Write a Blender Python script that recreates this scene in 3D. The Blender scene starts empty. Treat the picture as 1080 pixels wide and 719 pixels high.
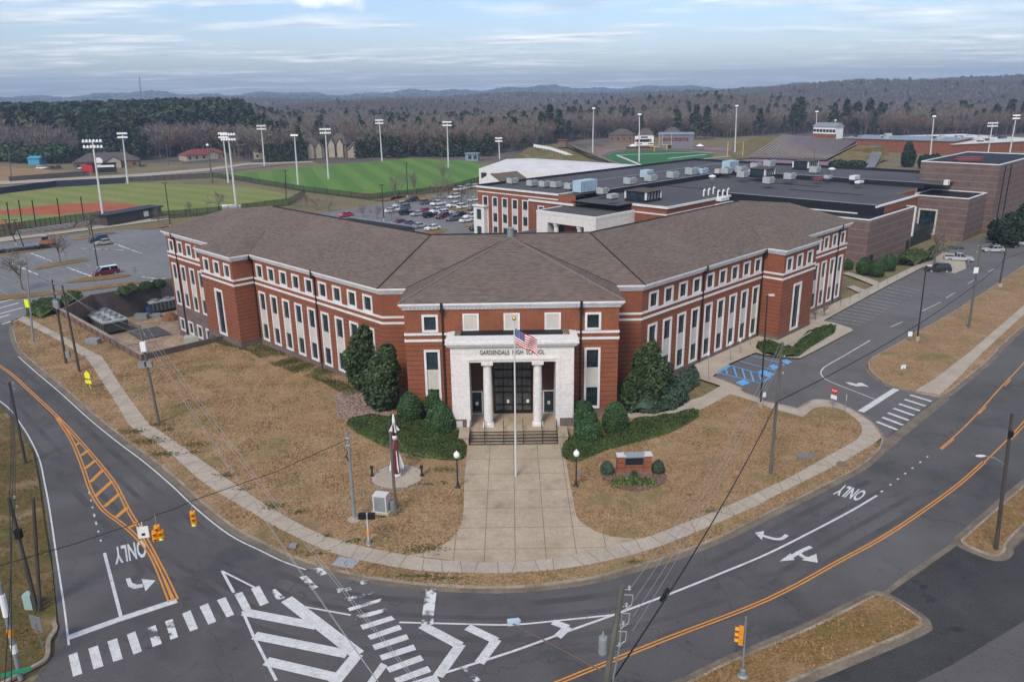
import bpy, math, random
import numpy as np
from mathutils import Vector, Matrix
from mathutils.geometry import delaunay_2d_cdt
from math import sin, cos, pi, sqrt, atan, radians

random.seed(7); np.random.seed(7)
scene = bpy.context.scene
COL = scene.collection

# ------------------------------------------------------------------ camera
W0, H0, F, CX, CY, HY, ROLL, CAMZ = 1080.0, 719.0, 820.0, 540.0, 359.5, 97.0, 0.015, 36.0
TH = atan((CY - HY) / F)
FWD = Vector((0, cos(TH), -sin(TH))); UPV = Vector((0, sin(TH), cos(TH))); RT = Vector((1, 0, 0))
CR, SR = cos(ROLL), sin(ROLL)
cam_r = CR * RT - SR * UPV; cam_u = SR * RT + CR * UPV; cam_b = -FWD
cd = bpy.data.cameras.new("camera"); cam = bpy.data.objects.new("camera", cd); COL.objects.link(cam)
cam.matrix_world = Matrix(((cam_r.x, cam_u.x, cam_b.x, 0), (cam_r.y, cam_u.y, cam_b.y, 0),
                           (cam_r.z, cam_u.z, cam_b.z, CAMZ), (0, 0, 0, 1)))
cd.sensor_fit = 'HORIZONTAL'; cd.sensor_width = 36.0; cd.lens = F / W0 * 36.0
cd.clip_start = 0.5; cd.clip_end = 40000
scene.camera = cam

# ------------------------------------------------------------------ sky, sun, exposure
SUN_EL, SUN_ROT = radians(46), radians(204)
wd = bpy.data.worlds.new("World"); scene.world = wd; wd.use_nodes = True
nt = wd.node_tree; nt.nodes.clear()
def wn(t, **k):
    n = nt.nodes.new(t)
    for a, b in k.items(): setattr(n, a, b)
    return n
L_ = lambda a, b: nt.links.new(a, b)
out = wn('ShaderNodeOutputWorld'); bg = wn('ShaderNodeBackground'); bgc = wn('ShaderNodeBackground')
sky = wn('ShaderNodeTexSky', sky_type='NISHITA', sun_disc=False)
sky.sun_elevation = SUN_EL; sky.sun_rotation = SUN_ROT; sky.air_density = 1.0; sky.dust_density = 1.2; sky.altitude = 200
bg.inputs[1].default_value = 0.085
hs = wn('ShaderNodeHueSaturation'); hs.inputs['Saturation'].default_value = 1.05
tint = wn('ShaderNodeMixRGB', blend_type='MULTIPLY'); tint.inputs[0].default_value = 1.0; tint.inputs[2].default_value = (0.90, 0.94, 1.10, 1)
L_(sky.outputs[0], hs.inputs['Color']); L_(hs.outputs[0], tint.inputs[1]); L_(tint.outputs[0], bg.inputs[0])
tc = wn('ShaderNodeTexCoord'); sep = wn('ShaderNodeSeparateXYZ'); L_(tc.outputs['Generated'], sep.inputs[0])
mz = wn('ShaderNodeMath', operation='MAXIMUM'); L_(sep.outputs[2], mz.inputs[0]); mz.inputs[1].default_value = 0.0
ad = wn('ShaderNodeMath', operation='ADD'); L_(mz.outputs[0], ad.inputs[0]); ad.inputs[1].default_value = 0.035
dx = wn('ShaderNodeMath', operation='DIVIDE'); L_(sep.outputs[0], dx.inputs[0]); L_(ad.outputs[0], dx.inputs[1])
dy = wn('ShaderNodeMath', operation='DIVIDE'); L_(sep.outputs[1], dy.inputs[0]); L_(ad.outputs[0], dy.inputs[1])
cmb = wn('ShaderNodeCombineXYZ'); L_(dx.outputs[0], cmb.inputs[0]); L_(dy.outputs[0], cmb.inputs[1])
mp = wn('ShaderNodeMapping'); mp.inputs['Scale'].default_value = (0.60, 0.95, 1); mp.inputs['Rotation'].default_value = (0, 0, radians(7))
mp.inputs['Location'].default_value = (2.3, 0.6, 0)
L_(cmb.outputs[0], mp.inputs[0])
n1 = wn('ShaderNodeTexNoise'); n1.inputs['Scale'].default_value = 0.55; n1.inputs['Detail'].default_value = 9; n1.inputs['Roughness'].default_value = 0.58; n1.inputs['Distortion'].default_value = 0.35
L_(mp.outputs[0], n1.inputs['Vector'])
rp = wn('ShaderNodeValToRGB'); rp.color_ramp.elements[0].position = 0.48; rp.color_ramp.elements[1].position = 0.63
L_(n1.outputs[0], rp.inputs[0])
n2 = wn('ShaderNodeTexNoise'); n2.inputs['Scale'].default_value = 1.9; n2.inputs['Detail'].default_value = 7; L_(mp.outputs[0], n2.inputs['Vector'])
rp2 = wn('ShaderNodeValToRGB'); rp2.color_ramp.elements[0].position = 0.34; rp2.color_ramp.elements[0].color = (0.33, 0.39, 0.46, 1)
rp2.color_ramp.elements[1].position = 0.66; rp2.color_ramp.elements[1].color = (0.80, 0.78, 0.765, 1)
L_(n2.outputs[0], rp2.inputs[0]); L_(rp2.outputs[0], bgc.inputs[0]); bgc.inputs[1].default_value = 1.0
mx = wn('ShaderNodeMixShader'); fac = wn('ShaderNodeMath', operation='MULTIPLY_ADD')
L_(rp.outputs[0], fac.inputs[0]); fac.inputs[1].default_value = 0.80; fac.inputs[2].default_value = 0.02
L_(fac.outputs[0], mx.inputs[0]); L_(bg.outputs[0], mx.inputs[1]); L_(bgc.outputs[0], mx.inputs[2])
# one bright heap cloud low in the sky ahead
vd = wn('ShaderNodeVectorMath', operation='SUBTRACT'); L_(tc.outputs['Generated'], vd.inputs[0])
caz, cel = radians(-11.8), radians(6.9); vd.inputs[1].default_value = (sin(caz) * cos(cel), cos(caz) * cos(cel), sin(cel))
vsx = wn('ShaderNodeVectorMath', operation='MULTIPLY'); vsx.inputs[1].default_value = (1, 1, 2.6); L_(vd.outputs[0], vsx.inputs[0])
vl = wn('ShaderNodeVectorMath', operation='LENGTH'); L_(vsx.outputs[0], vl.inputs[0])
n3 = wn('ShaderNodeTexNoise'); n3.inputs['Scale'].default_value = 34; n3.inputs['Detail'].default_value = 8; L_(tc.outputs['Generated'], n3.inputs['Vector'])
ma = wn('ShaderNodeMath', operation='MULTIPLY_ADD'); L_(n3.outputs[0], ma.inputs[0]); ma.inputs[1].default_value = 0.09; L_(vl.outputs['Value'], ma.inputs[2])
mr = wn('ShaderNodeMapRange'); mr.inputs[1].default_value = 0.085; mr.inputs[2].default_value = 0.112; mr.inputs[3].default_value = 0.8; mr.inputs[4].default_value = 0.0; L_(ma.outputs[0], mr.inputs[0])
bgp = wn('ShaderNodeBackground'); bgp.inputs[0].default_value = (0.80, 0.79, 0.77, 1); mx2 = wn('ShaderNodeMixShader')
L_(mr.outputs[0], mx2.inputs[0]); L_(mx.outputs[0], mx2.inputs[1]); L_(bgp.outputs[0], mx2.inputs[2]); L_(mx2.outputs[0], out.inputs[0])
sl = bpy.data.lights.new("sun", 'SUN'); sl.energy = 1.5; sl.angle = radians(16); sl.color = (1.0, 0.91, 0.79)
so = bpy.data.objects.new("sun", sl); COL.objects.link(so)
# direction towards the sun, matching the sky's rotation
sd = Vector((sin(SUN_ROT) * cos(SUN_EL), cos(SUN_ROT) * cos(SUN_EL), sin(SUN_EL)))
so.rotation_euler = sd.to_track_quat('Z', 'Y').to_euler(); so.location = (0, 0, 300)
vs = scene.view_settings
scene.display_settings.display_device = 'sRGB'
vs.view_transform = 'Standard'; vs.look = 'None'; vs.exposure = 0.93; vs.gamma = 1.0; vs.use_curve_mapping = False
scene.cycles.volume_bounces = 0
scene.cycles.max_bounces = 5; scene.cycles.diffuse_bounces = 2; scene.cycles.glossy_bounces = 2

# ------------------------------------------------------------------ ground height and picking points on it
def sstep(a, b, x):
    t = min(1.0, max(0.0, (x - a) / (b - a))); return t * t * (3 - 2 * t)
def gh(x, y):
    d = y - abs(x)
    k = sstep(54, 74, d) * (1 - sstep(80, 92, d)) * sstep(5, 17, abs(x))
    if x < 0: k *= 1 - 0.7 * sstep(15, 40, -x)
    else: k *= 1 - 0.6 * sstep(62, 95, x)
    return 0.6 * k
def ray(px, py):
    x, y = px - CX, py - CY
    return RT * (CR * x - SR * y) - UPV * (SR * x + CR * y) + FWD * F
def at(px, py, z=None, dz=0.0):
    r = ray(px, py)
    if z is not None:
        return Vector((0, 0, CAMZ)) + r * ((z - CAMZ) / r.z)
    h = 0.0
    for _ in range(4):
        p = Vector((0, 0, CAMZ)) + r * ((h + dz - CAMZ) / r.z); h = gh(p.x, p.y)
    p.z = h + dz
    return p
def proj(x, y, z):
    d = y * FWD.y + (z - CAMZ) * FWD.z; b = -(y * UPV.y + (z - CAMZ) * UPV.z)
    u, v = x / d * F, b / d * F
    return CX + CR * u + SR * v, CY - SR * u + CR * v
def xy(pts): return [at(*p).to_2d() for p in pts]
Q2 = sqrt(2.0)
def ab(a, b, z=0.0): return Vector(((a - b) / Q2, (a + b) / Q2, z))

# ------------------------------------------------------------------ materials
def newmat(name):
    m = bpy.data.materials.new(name); m.use_nodes = True
    t = m.node_tree; p = t.nodes['Principled BSDF']; return m, t, p
def _n(t, ty, **k):
    n = t.nodes.new(ty)
    for a, b in k.items(): setattr(n, a, b)
    return n
def mat(name, c, rough=0.8, c2=None, scale=1.0, detail=6, lo=0.35, hi=0.65, spec=0.3, metal=0.0, bump=0.0, bscale=20, stretch=None, emit=None, fine=0.0, fscale=14):
    m, t, p = newmat(name)
    p.inputs['Roughness'].default_value = rough; p.inputs['Metallic'].default_value = metal
    p.inputs['Specular IOR Level'].default_value = spec
    p.inputs['Base Color'].default_value = (*c, 1)
    g = _n(t, 'ShaderNodeNewGeometry'); vec = g.outputs['Position']
    if stretch:
        mpn = _n(t, 'ShaderNodeMapping'); mpn.inputs['Scale'].default_value = stretch; t.links.new(vec, mpn.inputs[0]); vec = mpn.outputs[0]
    last = None
    if c2 is not None:
        n = _n(t, 'ShaderNodeTexNoise'); n.inputs['Scale'].default_value = scale; n.inputs['Detail'].default_value = detail
        n.inputs['Roughness'].default_value = 0.65
        t.links.new(vec, n.inputs['Vector'])
        r = _n(t, 'ShaderNodeValToRGB'); r.color_ramp.elements[0].position = lo; r.color_ramp.elements[1].position = hi
        r.color_ramp.elements[0].color = (*c, 1); r.color_ramp.elements[1].color = (*c2, 1)
        t.links.new(n.outputs[0], r.inputs[0]); last = r.outputs[0]
    if fine:
        if last is None:
            rgb = _n(t, 'ShaderNodeRGB'); rgb.outputs[0].default_value = (*c, 1); last = rgb.outputs[0]
        n = _n(t, 'ShaderNodeTexNoise'); n.inputs['Scale'].default_value = fscale; n.inputs['Detail'].default_value = 3; t.links.new(vec, n.inputs['Vector'])
        r = _n(t, 'ShaderNodeMapRange'); r.inputs[1].default_value = 0.3; r.inputs[2].default_value = 0.7
        r.inputs[3].default_value = 1 - fine; r.inputs[4].default_value = 1 + fine; t.links.new(n.outputs[0], r.inputs[0])
        mm = _n(t, 'ShaderNodeVectorMath', operation='SCALE'); t.links.new(last, mm.inputs[0]); t.links.new(r.outputs[0], mm.inputs['Scale']); last = mm.outputs[0]
    if last is not None: t.links.new(last, p.inputs['Base Color'])
    if bump:
        n = _n(t, 'ShaderNodeTexNoise'); n.inputs['Scale'].default_value = bscale; n.inputs['Detail'].default_value = 4; t.links.new(vec, n.inputs['Vector'])
        b = _n(t, 'ShaderNodeBump'); b.inputs['Strength'].default_value = bump; b.inputs['Distance'].default_value = 0.05
        t.links.new(n.outputs[0], b.inputs['Height']); t.links.new(b.outputs[0], p.inputs['Normal'])
    if emit:
        p.inputs['Emission Color'].default_value = (*emit[0], 1); p.inputs['Emission Strength'].default_value = emit[1]
    return m
def mul_layer(m, fac_socket, col):
    """mix the base colour towards col by a factor socket"""
    t = m.node_tree; p = t.nodes['Principled BSDF']; bc = p.inputs['Base Color']
    mxn = _n(t, 'ShaderNodeMixRGB'); mxn.inputs[2].default_value = (*col, 1)
    if bc.links: t.links.new(bc.links[0].from_socket, mxn.inputs[1])
    else: mxn.inputs[1].default_value = bc.default_value
    t.links.new(fac_socket, mxn.inputs[0]); t.links.new(mxn.outputs[0], bc)
def zlines(m, period, width, col, off=0.0, amount=1.0, zmax=None):
    """thin horizontal joints every `period` metres of height"""
    t = m.node_tree; g = _n(t, 'ShaderNodeNewGeometry'); s = _n(t, 'ShaderNodeSeparateXYZ'); t.links.new(g.outputs['Position'], s.inputs[0])
    a = _n(t, 'ShaderNodeMath', operation='ADD'); a.inputs[1].default_value = off + 1000 * period; t.links.new(s.outputs[2], a.inputs[0])
    mo = _n(t, 'ShaderNodeMath', operation='MODULO'); mo.inputs[1].default_value = period; t.links.new(a.outputs[0], mo.inputs[0])
    l = _n(t, 'ShaderNodeMath', operation='LESS_THAN'); l.inputs[1].default_value = width; t.links.new(mo.outputs[0], l.inputs[0])
    k = _n(t, 'ShaderNodeMath', operation='MULTIPLY'); k.inputs[1].default_value = amount; t.links.new(l.outputs[0], k.inputs[0]); o = k.outputs[0]
    if zmax is not None:
        lt = _n(t, 'ShaderNodeMath', operation='LESS_THAN'); lt.inputs[1].default_value = zmax; t.links.new(s.outputs[2], lt.inputs[0])
        k2 = _n(t, 'ShaderNodeMath', operation='MULTIPLY'); t.links.new(o, k2.inputs[0]); t.links.new(lt.outputs[0], k2.inputs[1]); o = k2.outputs[0]
    mul_layer(m, o, col)
def patches(m, col, scale, lo, hi, amount=1.0, detail=8, rough=0.6, off=(0, 0, 0)):
    t = m.node_tree; g = _n(t, 'ShaderNodeNewGeometry'); mpn = _n(t, 'ShaderNodeMapping'); mpn.inputs['Location'].default_value = off
    t.links.new(g.outputs['Position'], mpn.inputs[0])
    n = _n(t, 'ShaderNodeTexNoise'); n.inputs['Scale'].default_value = scale; n.inputs['Detail'].default_value = detail; n.inputs['Roughness'].default_value = rough
    t.links.new(mpn.outputs[0], n.inputs['Vector'])
    r = _n(t, 'ShaderNodeMapRange'); r.inputs[1].default_value = lo; r.inputs[2].default_value = hi; r.inputs[4].default_value = amount
    t.links.new(n.outputs[0], r.inputs[0]); mul_layer(m, r.outputs[0], col)
def cracks(m, col, scale, width, amount, off=(0, 0, 0)):
    t = m.node_tree; g = _n(t, 'ShaderNodeNewGeometry')
    nz = _n(t, 'ShaderNodeTexNoise'); nz.inputs['Scale'].default_value = 0.35; nz.inputs['Detail'].default_value = 5; t.links.new(g.outputs['Position'], nz.inputs['Vector'])
    mxv = _n(t, 'ShaderNodeVectorMath', operation='MULTIPLY_ADD'); mxv.inputs[1].default_value = (5, 5, 0); t.links.new(nz.outputs['Color'], mxv.inputs[0]); t.links.new(g.outputs['Position'], mxv.inputs[2])
    v = _n(t, 'ShaderNodeTexVoronoi', feature='DISTANCE_TO_EDGE'); v.inputs['Scale'].default_value = scale; t.links.new(mxv.outputs[0], v.inputs['Vector'])
    r = _n(t, 'ShaderNodeMapRange'); r.inputs[1].default_value = 0; r.inputs[2].default_value = width * scale; r.inputs[3].default_value = amount; r.inputs[4].default_value = 0
    t.links.new(v.outputs['Distance'], r.inputs[0]); mul_layer(m, r.outputs[0], col)

M = {}
def grass_mat(name, base, dark, green, g_lo, g_amt, seed=0.0, straw=(0.36, 0.26, 0.155)):
    m = mat(name, base, 0.95, dark, 0.9, 9, 0.30, 0.72, spec=0.1, bump=0.6, bscale=9, fine=0.42, fscale=5.5)
    patches(m, straw, 0.22, 0.50, 0.72, 0.55, 6, off=(seed, 3, 0))
    patches(m, (dark[0] * .62, dark[1] * .62, dark[2] * .6), 2.6, 0.56, 0.72, 0.6, 6, off=(seed, 7, 2))
    patches(m, green, 0.16, g_lo, g_lo + 0.14, g_amt, 9, 0.7, off=(seed * 2, 1, 5))
    patches(m, (0.05, 0.085, 0.018), 0.75, 0.64, 0.72, 0.75, 6, 0.6, off=(5, seed, 1))
    return m
M['lawn'] = grass_mat('dry_lawn', (0.325, 0.21, 0.112), (0.225, 0.14, 0.073), (0.15, 0.135, 0.05), 0.52, 0.8)
patches(M['lawn'], (0.19, 0.115, 0.06), 0.11, 0.54, 0.70, 0.45, 8, 0.62, off=(11, 4, 2)); patches(M['lawn'], (0.40, 0.30, 0.19), 0.5, 0.60, 0.75, 0.5, 8, 0.7, off=(1, 14, 2))
M['lawn_dark'] = grass_mat('verge_grass', (0.15, 0.10, 0.04), (0.08, 0.06, 0.022), (0.07, 0.08, 0.022), 0.50, 0.85, 3)
M['lawn_gold'] = grass_mat('golden_grass', (0.25, 0.15, 0.065), (0.17, 0.10, 0.042), (0.14, 0.115, 0.035), 0.52, 0.7, 5)
M['green_strip'] = mat('green_clover', (0.035, 0.075, 0.014), 0.9, (0.10, 0.10, 0.03), 1.6, 6, 0.4, 0.7, fine=0.4, bump=0.5)
M['field'] = mat('field_grass', (0.16, 0.20, 0.035), 0.95, (0.23, 0.215, 0.06), 0.035, 5, 0.35, 0.65, fine=0.15, fscale=0.6)
M['soccer'] = mat('soccer_grass', (0.085, 0.19, 0.02), 0.95, (0.13, 0.20, 0.03), 0.03, 5, 0.35, 0.7, fine=0.15, fscale=0.6)
M['turf'] = mat('football_turf', (0.022, 0.115, 0.025), 0.9, (0.03, 0.13, 0.035), 0.1)
def bands(m, d, period, col, amount):
    t = m.node_tree; g = _n(t, 'ShaderNodeNewGeometry'); dp = _n(t, 'ShaderNodeVectorMath', operation='DOT_PRODUCT'); dp.inputs[1].default_value = (d[0] / period, d[1] / period, 0)
    t.links.new(g.outputs['Position'], dp.inputs[0]); fr = _n(t, 'ShaderNodeMath', operation='FRACT'); t.links.new(dp.outputs['Value'], fr.inputs[0])
    r = _n(t, 'ShaderNodeValToRGB'); e = r.color_ramp.elements; e[0].position = .42; e[1].position = .5; e[0].color = (0, 0, 0, 1); e[1].color = (amount,) * 3 + (1,); q = e.new(.94); q.color = (amount,) * 3 + (1,); q = e.new(1.0); q.color = (0, 0, 0, 1)
    t.links.new(fr.outputs[0], r.inputs[0]); mul_layer(m, r.outputs[0], col)
bands(M['field'], (.6, .8), 11, (0.12, 0.17, 0.03), .55); bands(M['soccer'], (.95, .3), 13, (0.055, 0.14, 0.015), .6)
patches(M['field'], (.24, .20, .08), .02, .52, .7, .5)
M['clay'] = mat('infield_clay', (0.38, 0.10, 0.035), 0.95, (0.28, 0.07, 0.03), 0.15)
M['asphalt'] = mat('asphalt', (0.072, 0.068, 0.066), 0.9, (0.110, 0.104, 0.100), 0.12, 8, 0.3, 0.7, spec=0.25, fine=0.20, fscale=9, bump=0.25, bscale=30)
patches(M['asphalt'], (0.043, 0.042, 0.042), 0.07, 0.53, 0.66, 0.65, 8, 0.62); patches(M['asphalt'], (0.030, 0.029, 0.029), 0.6, 0.66, 0.72, 0.55, 5, 0.6, off=(3, 8, 1))
patches(M['asphalt'], (0.14, 0.135, 0.13), 0.05, 0.52, 0.7, 0.6, 7, 0.55, off=(40, 9, 0)); cracks(M['asphalt'], (0.035, 0.034, 0.033), 0.11, 0.09, 0.45)
M['asphalt_new'] = mat('new_asphalt', (0.034, 0.033, 0.033), 0.88, (0.062, 0.06, 0.058), 0.2, 8, 0.3, 0.7, spec=0.25, fine=0.3, fscale=8, bump=0.3, bscale=25)
patches(M['asphalt_new'], (0.018, 0.018, 0.019), 0.5, 0.60, 0.68, 0.7, 5)
M['asphalt_old'] = mat('weathered_asphalt', (0.15, 0.147, 0.145), 0.92, (0.20, 0.195, 0.19), 0.05, 8, 0.3, 0.7, spec=0.2, fine=0.14, fscale=2)
cracks(M['asphalt_old'], (0.07, 0.07, 0.07), 0.06, 0.12, 0.5)
M['asphalt_mid'] = mat('drive_asphalt', (0.105, 0.10, 0.097), 0.9, (0.145, 0.139, 0.135), 0.1, 8, 0.3, 0.7, spec=0.2, fine=0.18, fscale=6)
patches(M['asphalt_mid'], (0.07, 0.067, 0.066), 0.08, 0.54, 0.68, 0.5, 8, 0.6); cracks(M['asphalt_mid'], (0.05, 0.05, 0.05), 0.10, 0.08, 0.4)
M['concrete'] = mat('walk_concrete', (0.41, 0.355, 0.28), 0.9, (0.32, 0.27, 0.21), 0.35, 7, 0.35, 0.7, fine=0.12, fscale=5)
M['kerb'] = mat('kerb_concrete', (0.33, 0.28, 0.21), 0.9, (0.19, 0.16, 0.12), 0.5, 6, fine=0.2, fscale=4)
M['gutter'] = mat('gutter_concrete', (0.20, 0.165, 0.12), 0.9, (0.12, 0.095, 0.07), 0.4, 6, fine=0.2, fscale=5)
M['joint'] = mat('joint_dark', (0.15, 0.125, 0.095), 0.95)
M['plaza'] = mat('plaza_concrete', (0.42, 0.345, 0.245), 0.9, (0.32, 0.255, 0.175), 0.25, 8, 0.3, 0.7, fine=0.14, fscale=4)
patches(M['plaza'], (0.13, 0.10, 0.07), 0.5, 0.56, 0.75, 0.6, 8, 0.7)
def paint(name, c, c2):
    m = mat(name, c, 0.75, c2, 1.5, 6, 0.35, 0.75, fine=0.12, fscale=7)
    patches(m, (0.14, 0.137, 0.133), 1.1, 0.56, 0.70, 0.75, 8, 0.75); return m
M['white_paint'] = paint('white_road_paint', (0.60, 0.595, 0.575), (0.44, 0.435, 0.42))
M['worn_paint'] = mat('worn_road_paint', (0.60, 0.60, 0.58), 0.8, (0.09, 0.088, 0.088), 0.9, 8, 0.46, 0.56)
M['yellow_paint'] = paint('yellow_road_paint', (0.62, 0.26, 0.045), (0.50, 0.20, 0.035))
M['blue_paint'] = paint('blue_road_paint', (0.10, 0.32, 0.62), (0.16, 0.38, 0.64))
M['faint_paint'] = mat('faint_paint', (0.34, 0.33, 0.32), 0.85, (0.17, 0.165, 0.16), 1.0)
# building
M['brick'] = mat('red_brick', (0.27, 0.098, 0.050), 0.9, (0.185, 0.066, 0.036), 0.45, 8, 0.3, 0.75, fine=0.16, fscale=6, spec=0.2)
zlines(M['brick'], 0.57, 0.075, (0.085, 0.022, 0.013), 0.05, 0.85, zmax=9.6)
zlines(M['brick'], 0.19, 0.03, (0.30, 0.13, 0.085), 0.0, 0.25)
M['stone'] = mat('granite_base', (0.20, 0.145, 0.125), 0.85, (0.13, 0.095, 0.085), 0.9, 8, fine=0.25, fscale=5)
zlines(M['stone'], 0.4, 0.03, (0.08, 0.06, 0.055), 0, 0.6)
M['white'] = mat('white_precast', (0.66, 0.64, 0.60), 0.75, (0.54, 0.52, 0.48), 0.5, 7, fine=0.06, fscale=4)
M['white_trim'] = mat('white_trim', (0.74, 0.73, 0.71), 0.6, (0.62, 0.61, 0.59), 0.8)
M['limestone'] = mat('limestone', (0.71, 0.685, 0.64), 0.8, (0.64, 0.615, 0.575), 0.6, 8, 0.3, 0.7, fine=0.1, fscale=3)
zlines(M['limestone'], 1.2, 0.025, (0.38, 0.37, 0.35), 0.2, 0.7)
patches(M['limestone'], (0.40, 0.385, 0.36), 0.8, 0.62, 0.80, 0.15, 8, 0.7)
M['panel'] = mat('cream_panel', (0.56, 0.53, 0.475), 0.8, (0.49, 0.46, 0.41), 0.7)
M['glass'] = mat('window_glass', (0.010, 0.018, 0.022), 0.08, (0.03, 0.055, 0.062), 0.9, 4, 0.42, 0.62, spec=0.5)
_t = M['glass'].node_tree; _oi = _n(_t, 'ShaderNodeObjectInfo'); _mr = _n(_t, 'ShaderNodeMapRange'); _mr.inputs[1].default_value = .35; _mr.inputs[4].default_value = .75
_t.links.new(_oi.outputs['Random'], _mr.inputs[0]); mul_layer(M['glass'], _mr.outputs[0], (0.035, 0.058, 0.062))
M['stall_paint'] = mat('stall_paint', (0.46, 0.45, 0.43), 0.85, (0.22, 0.215, 0.205), 1.2, 6, 0.4, 0.7); M['stall_red'] = mat('stall_red_paint', (0.34, 0.20, 0.18), 0.85, (0.22, 0.17, 0.16), 1.2, 6, 0.4, 0.7)
M['lane_wear'] = mat('lane_wear_asphalt', (0.058, 0.055, 0.053), 0.85, (0.088, 0.084, 0.081), 0.25, 8, 0.32, 0.62, spec=0.25, fine=0.2, fscale=9)
M['mullion'] = mat('window_mullion', (0.02, 0.03, 0.03), 0.5)
M['dark_metal'] = mat('dark_metal', (0.02, 0.018, 0.017), 0.5)
M['roof'] = mat('shingle_roof', (0.168, 0.132, 0.106), 0.92, (0.122, 0.095, 0.077), 0.9, 8, 0.25, 0.75, spec=0.15, stretch=(0.5, 0.5, 5), fine=0.28, fscale=2.3)
zlines(M['roof'], 0.115, 0.03, (0.085, 0.063, 0.052), 0, 0.5)
patches(M['roof'], (0.20, 0.162, 0.14), 0.12, 0.5, 0.75, 0.4, 8, 0.6)
M['membrane'] = mat('roof_membrane', (0.060, 0.055, 0.054), 0.8, (0.090, 0.085, 0.084), 0.06, 8, 0.3, 0.7, fine=0.12, fscale=0.8)
M['black_membrane'] = mat('black_membrane', (0.012, 0.013, 0.016), 0.7)
M['white_roof'] = mat('white_roof', (0.66, 0.64, 0.60), 0.7, (0.55, 0.53, 0.50), 0.2)
M['block'] = mat('split_face_block', (0.175, 0.12, 0.102), 0.9, (0.125, 0.086, 0.075), 0.5, 8, fine=0.15, fscale=3)
zlines(M['block'], 1.62, 0.16, (0.27, 0.20, 0.175), 0.3, 0.75)
zlines(M['block'], 0.405, 0.04, (0.10, 0.07, 0.06), 0, 0.5)
M['shingle_flat'] = mat('small_roof', (0.10, 0.075, 0.06), 0.9, (0.07, 0.055, 0.045), 1.0)
M['hvac'] = mat('hvac_grey', (0.42, 0.45, 0.43), 0.5, (0.33, 0.36, 0.35), 1.0, metal=0.0)
M['hvac_blue'] = mat('hvac_blue', (0.42, 0.55, 0.62), 0.5, (0.34, 0.46, 0.54), 1.0)
M['hvac_dark'] = mat('hvac_grille', (0.05, 0.055, 0.055), 0.6)
# vegetation
def leafmat(name, c, c2, rough=0.6):
    m, t, p = newmat(name); p.inputs['Roughness'].default_value = rough; p.inputs['Specular IOR Level'].default_value = 0.25
    g = _n(t, 'ShaderNodeNewGeometry'); r = _n(t, 'ShaderNodeValToRGB')
    r.color_ramp.elements[0].color = (*c, 1); r.color_ramp.elements[1].color = (*c2, 1)
    t.links.new(g.outputs['Random Per Island'], r.inputs[0])
    n = _n(t, 'ShaderNodeTexNoise'); n.inputs['Scale'].default_value = 0.5; n.inputs['Detail'].default_value = 3; t.links.new(g.outputs['Position'], n.inputs['Vector'])
    mr = _n(t, 'ShaderNodeMapRange'); mr.inputs[1].default_value = 0.3; mr.inputs[2].default_value = 0.7; mr.inputs[3].default_value = 0.7; mr.inputs[4].default_value = 1.3; t.links.new(n.outputs[0], mr.inputs[0])
    mm = _n(t, 'ShaderNodeVectorMath', operation='SCALE'); t.links.new(r.outputs[0], mm.inputs[0]); t.links.new(mr.outputs[0], mm.inputs['Scale'])
    t.links.new(mm.outputs[0], p.inputs['Base Color']); return m
M['holly'] = leafmat('holly_leaf', (0.022, 0.042, 0.014), (0.065, 0.10, 0.038))
M['boxwood'] = leafmat('round_shrub_leaf', (0.022, 0.056, 0.02), (0.068, 0.13, 0.046))
M['hedge'] = leafmat('hedge_leaf', (0.026, 0.048, 0.012), (0.075, 0.105, 0.028))
M['juniper'] = leafmat('juniper_leaf', (0.026, 0.055, 0.03), (0.08, 0.12, 0.08))
M['pine'] = leafmat('pine_needle', (0.016, 0.030, 0.011), (0.055, 0.070, 0.028))
M['cedar'] = leafmat('cedar_leaf', (0.010, 0.022, 0.010), (0.028, 0.045, 0.020))
M['twig'] = leafmat('winter_twig', (0.105, 0.086, 0.068), (0.25, 0.21, 0.17), 0.9)
M['twig2'] = leafmat('reddish_winter_twig', (0.13, 0.08, 0.065), (0.24, 0.16, 0.135), 0.9)
M['barkg'] = mat('grey_bark', (0.12, 0.095, 0.078), 0.9, (0.19, 0.16, 0.135), 0.8)
M['bark'] = mat('brown_bark', (0.07, 0.05, 0.04), 0.9, (0.12, 0.09, 0.07), 0.8)
# metals, poles, paints
M['pole_wood'] = mat('weathered_pole', (0.085, 0.082, 0.066), 0.9, (0.14, 0.135, 0.112), 1.5, 6, stretch=(3, 3, .3))
M['pole_dark'] = mat('dark_wood_pole', (0.045, 0.04, 0.034), 0.9, (0.08, 0.07, 0.06), 1.5, 6, stretch=(3, 3, .3))
M['galv'] = mat('galvanised_steel', (0.30, 0.32, 0.33), 0.5, (0.22, 0.24, 0.25), 1.0, metal=0.3)
M['steel_white'] = mat('pale_steel', (0.55, 0.55, 0.53), 0.55)
M['black'] = mat('black_paint', (0.012, 0.012, 0.012), 0.45)
M['bronze'] = mat('bronze_lamp', (0.03, 0.026, 0.024), 0.5)
M['wire_dark'] = mat('black_cable', (0.018, 0.018, 0.02), 0.6)
M['wire_light'] = mat('aluminium_wire', (0.30, 0.29, 0.27), 0.5)
M['signal'] = mat('signal_yellow', (0.72, 0.27, 0.012), 0.5)
M['lens_dark'] = mat('signal_lens', (0.05, 0.012, 0.006), 0.3)
M['lens_green'] = mat('lit_green_lens', (0.1, 0.6, 0.3), 0.3, emit=((0.15, 1.0, 0.35), 0.9))
M['sign_yellow'] = mat('school_sign_yellow', (0.74, 0.80, 0.02), 0.45)
M['sign_red'] = mat('stop_red', (0.50, 0.025, 0.03), 0.45)
M['sign_white'] = mat('sign_white', (0.75, 0.75, 0.74), 0.45)
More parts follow.
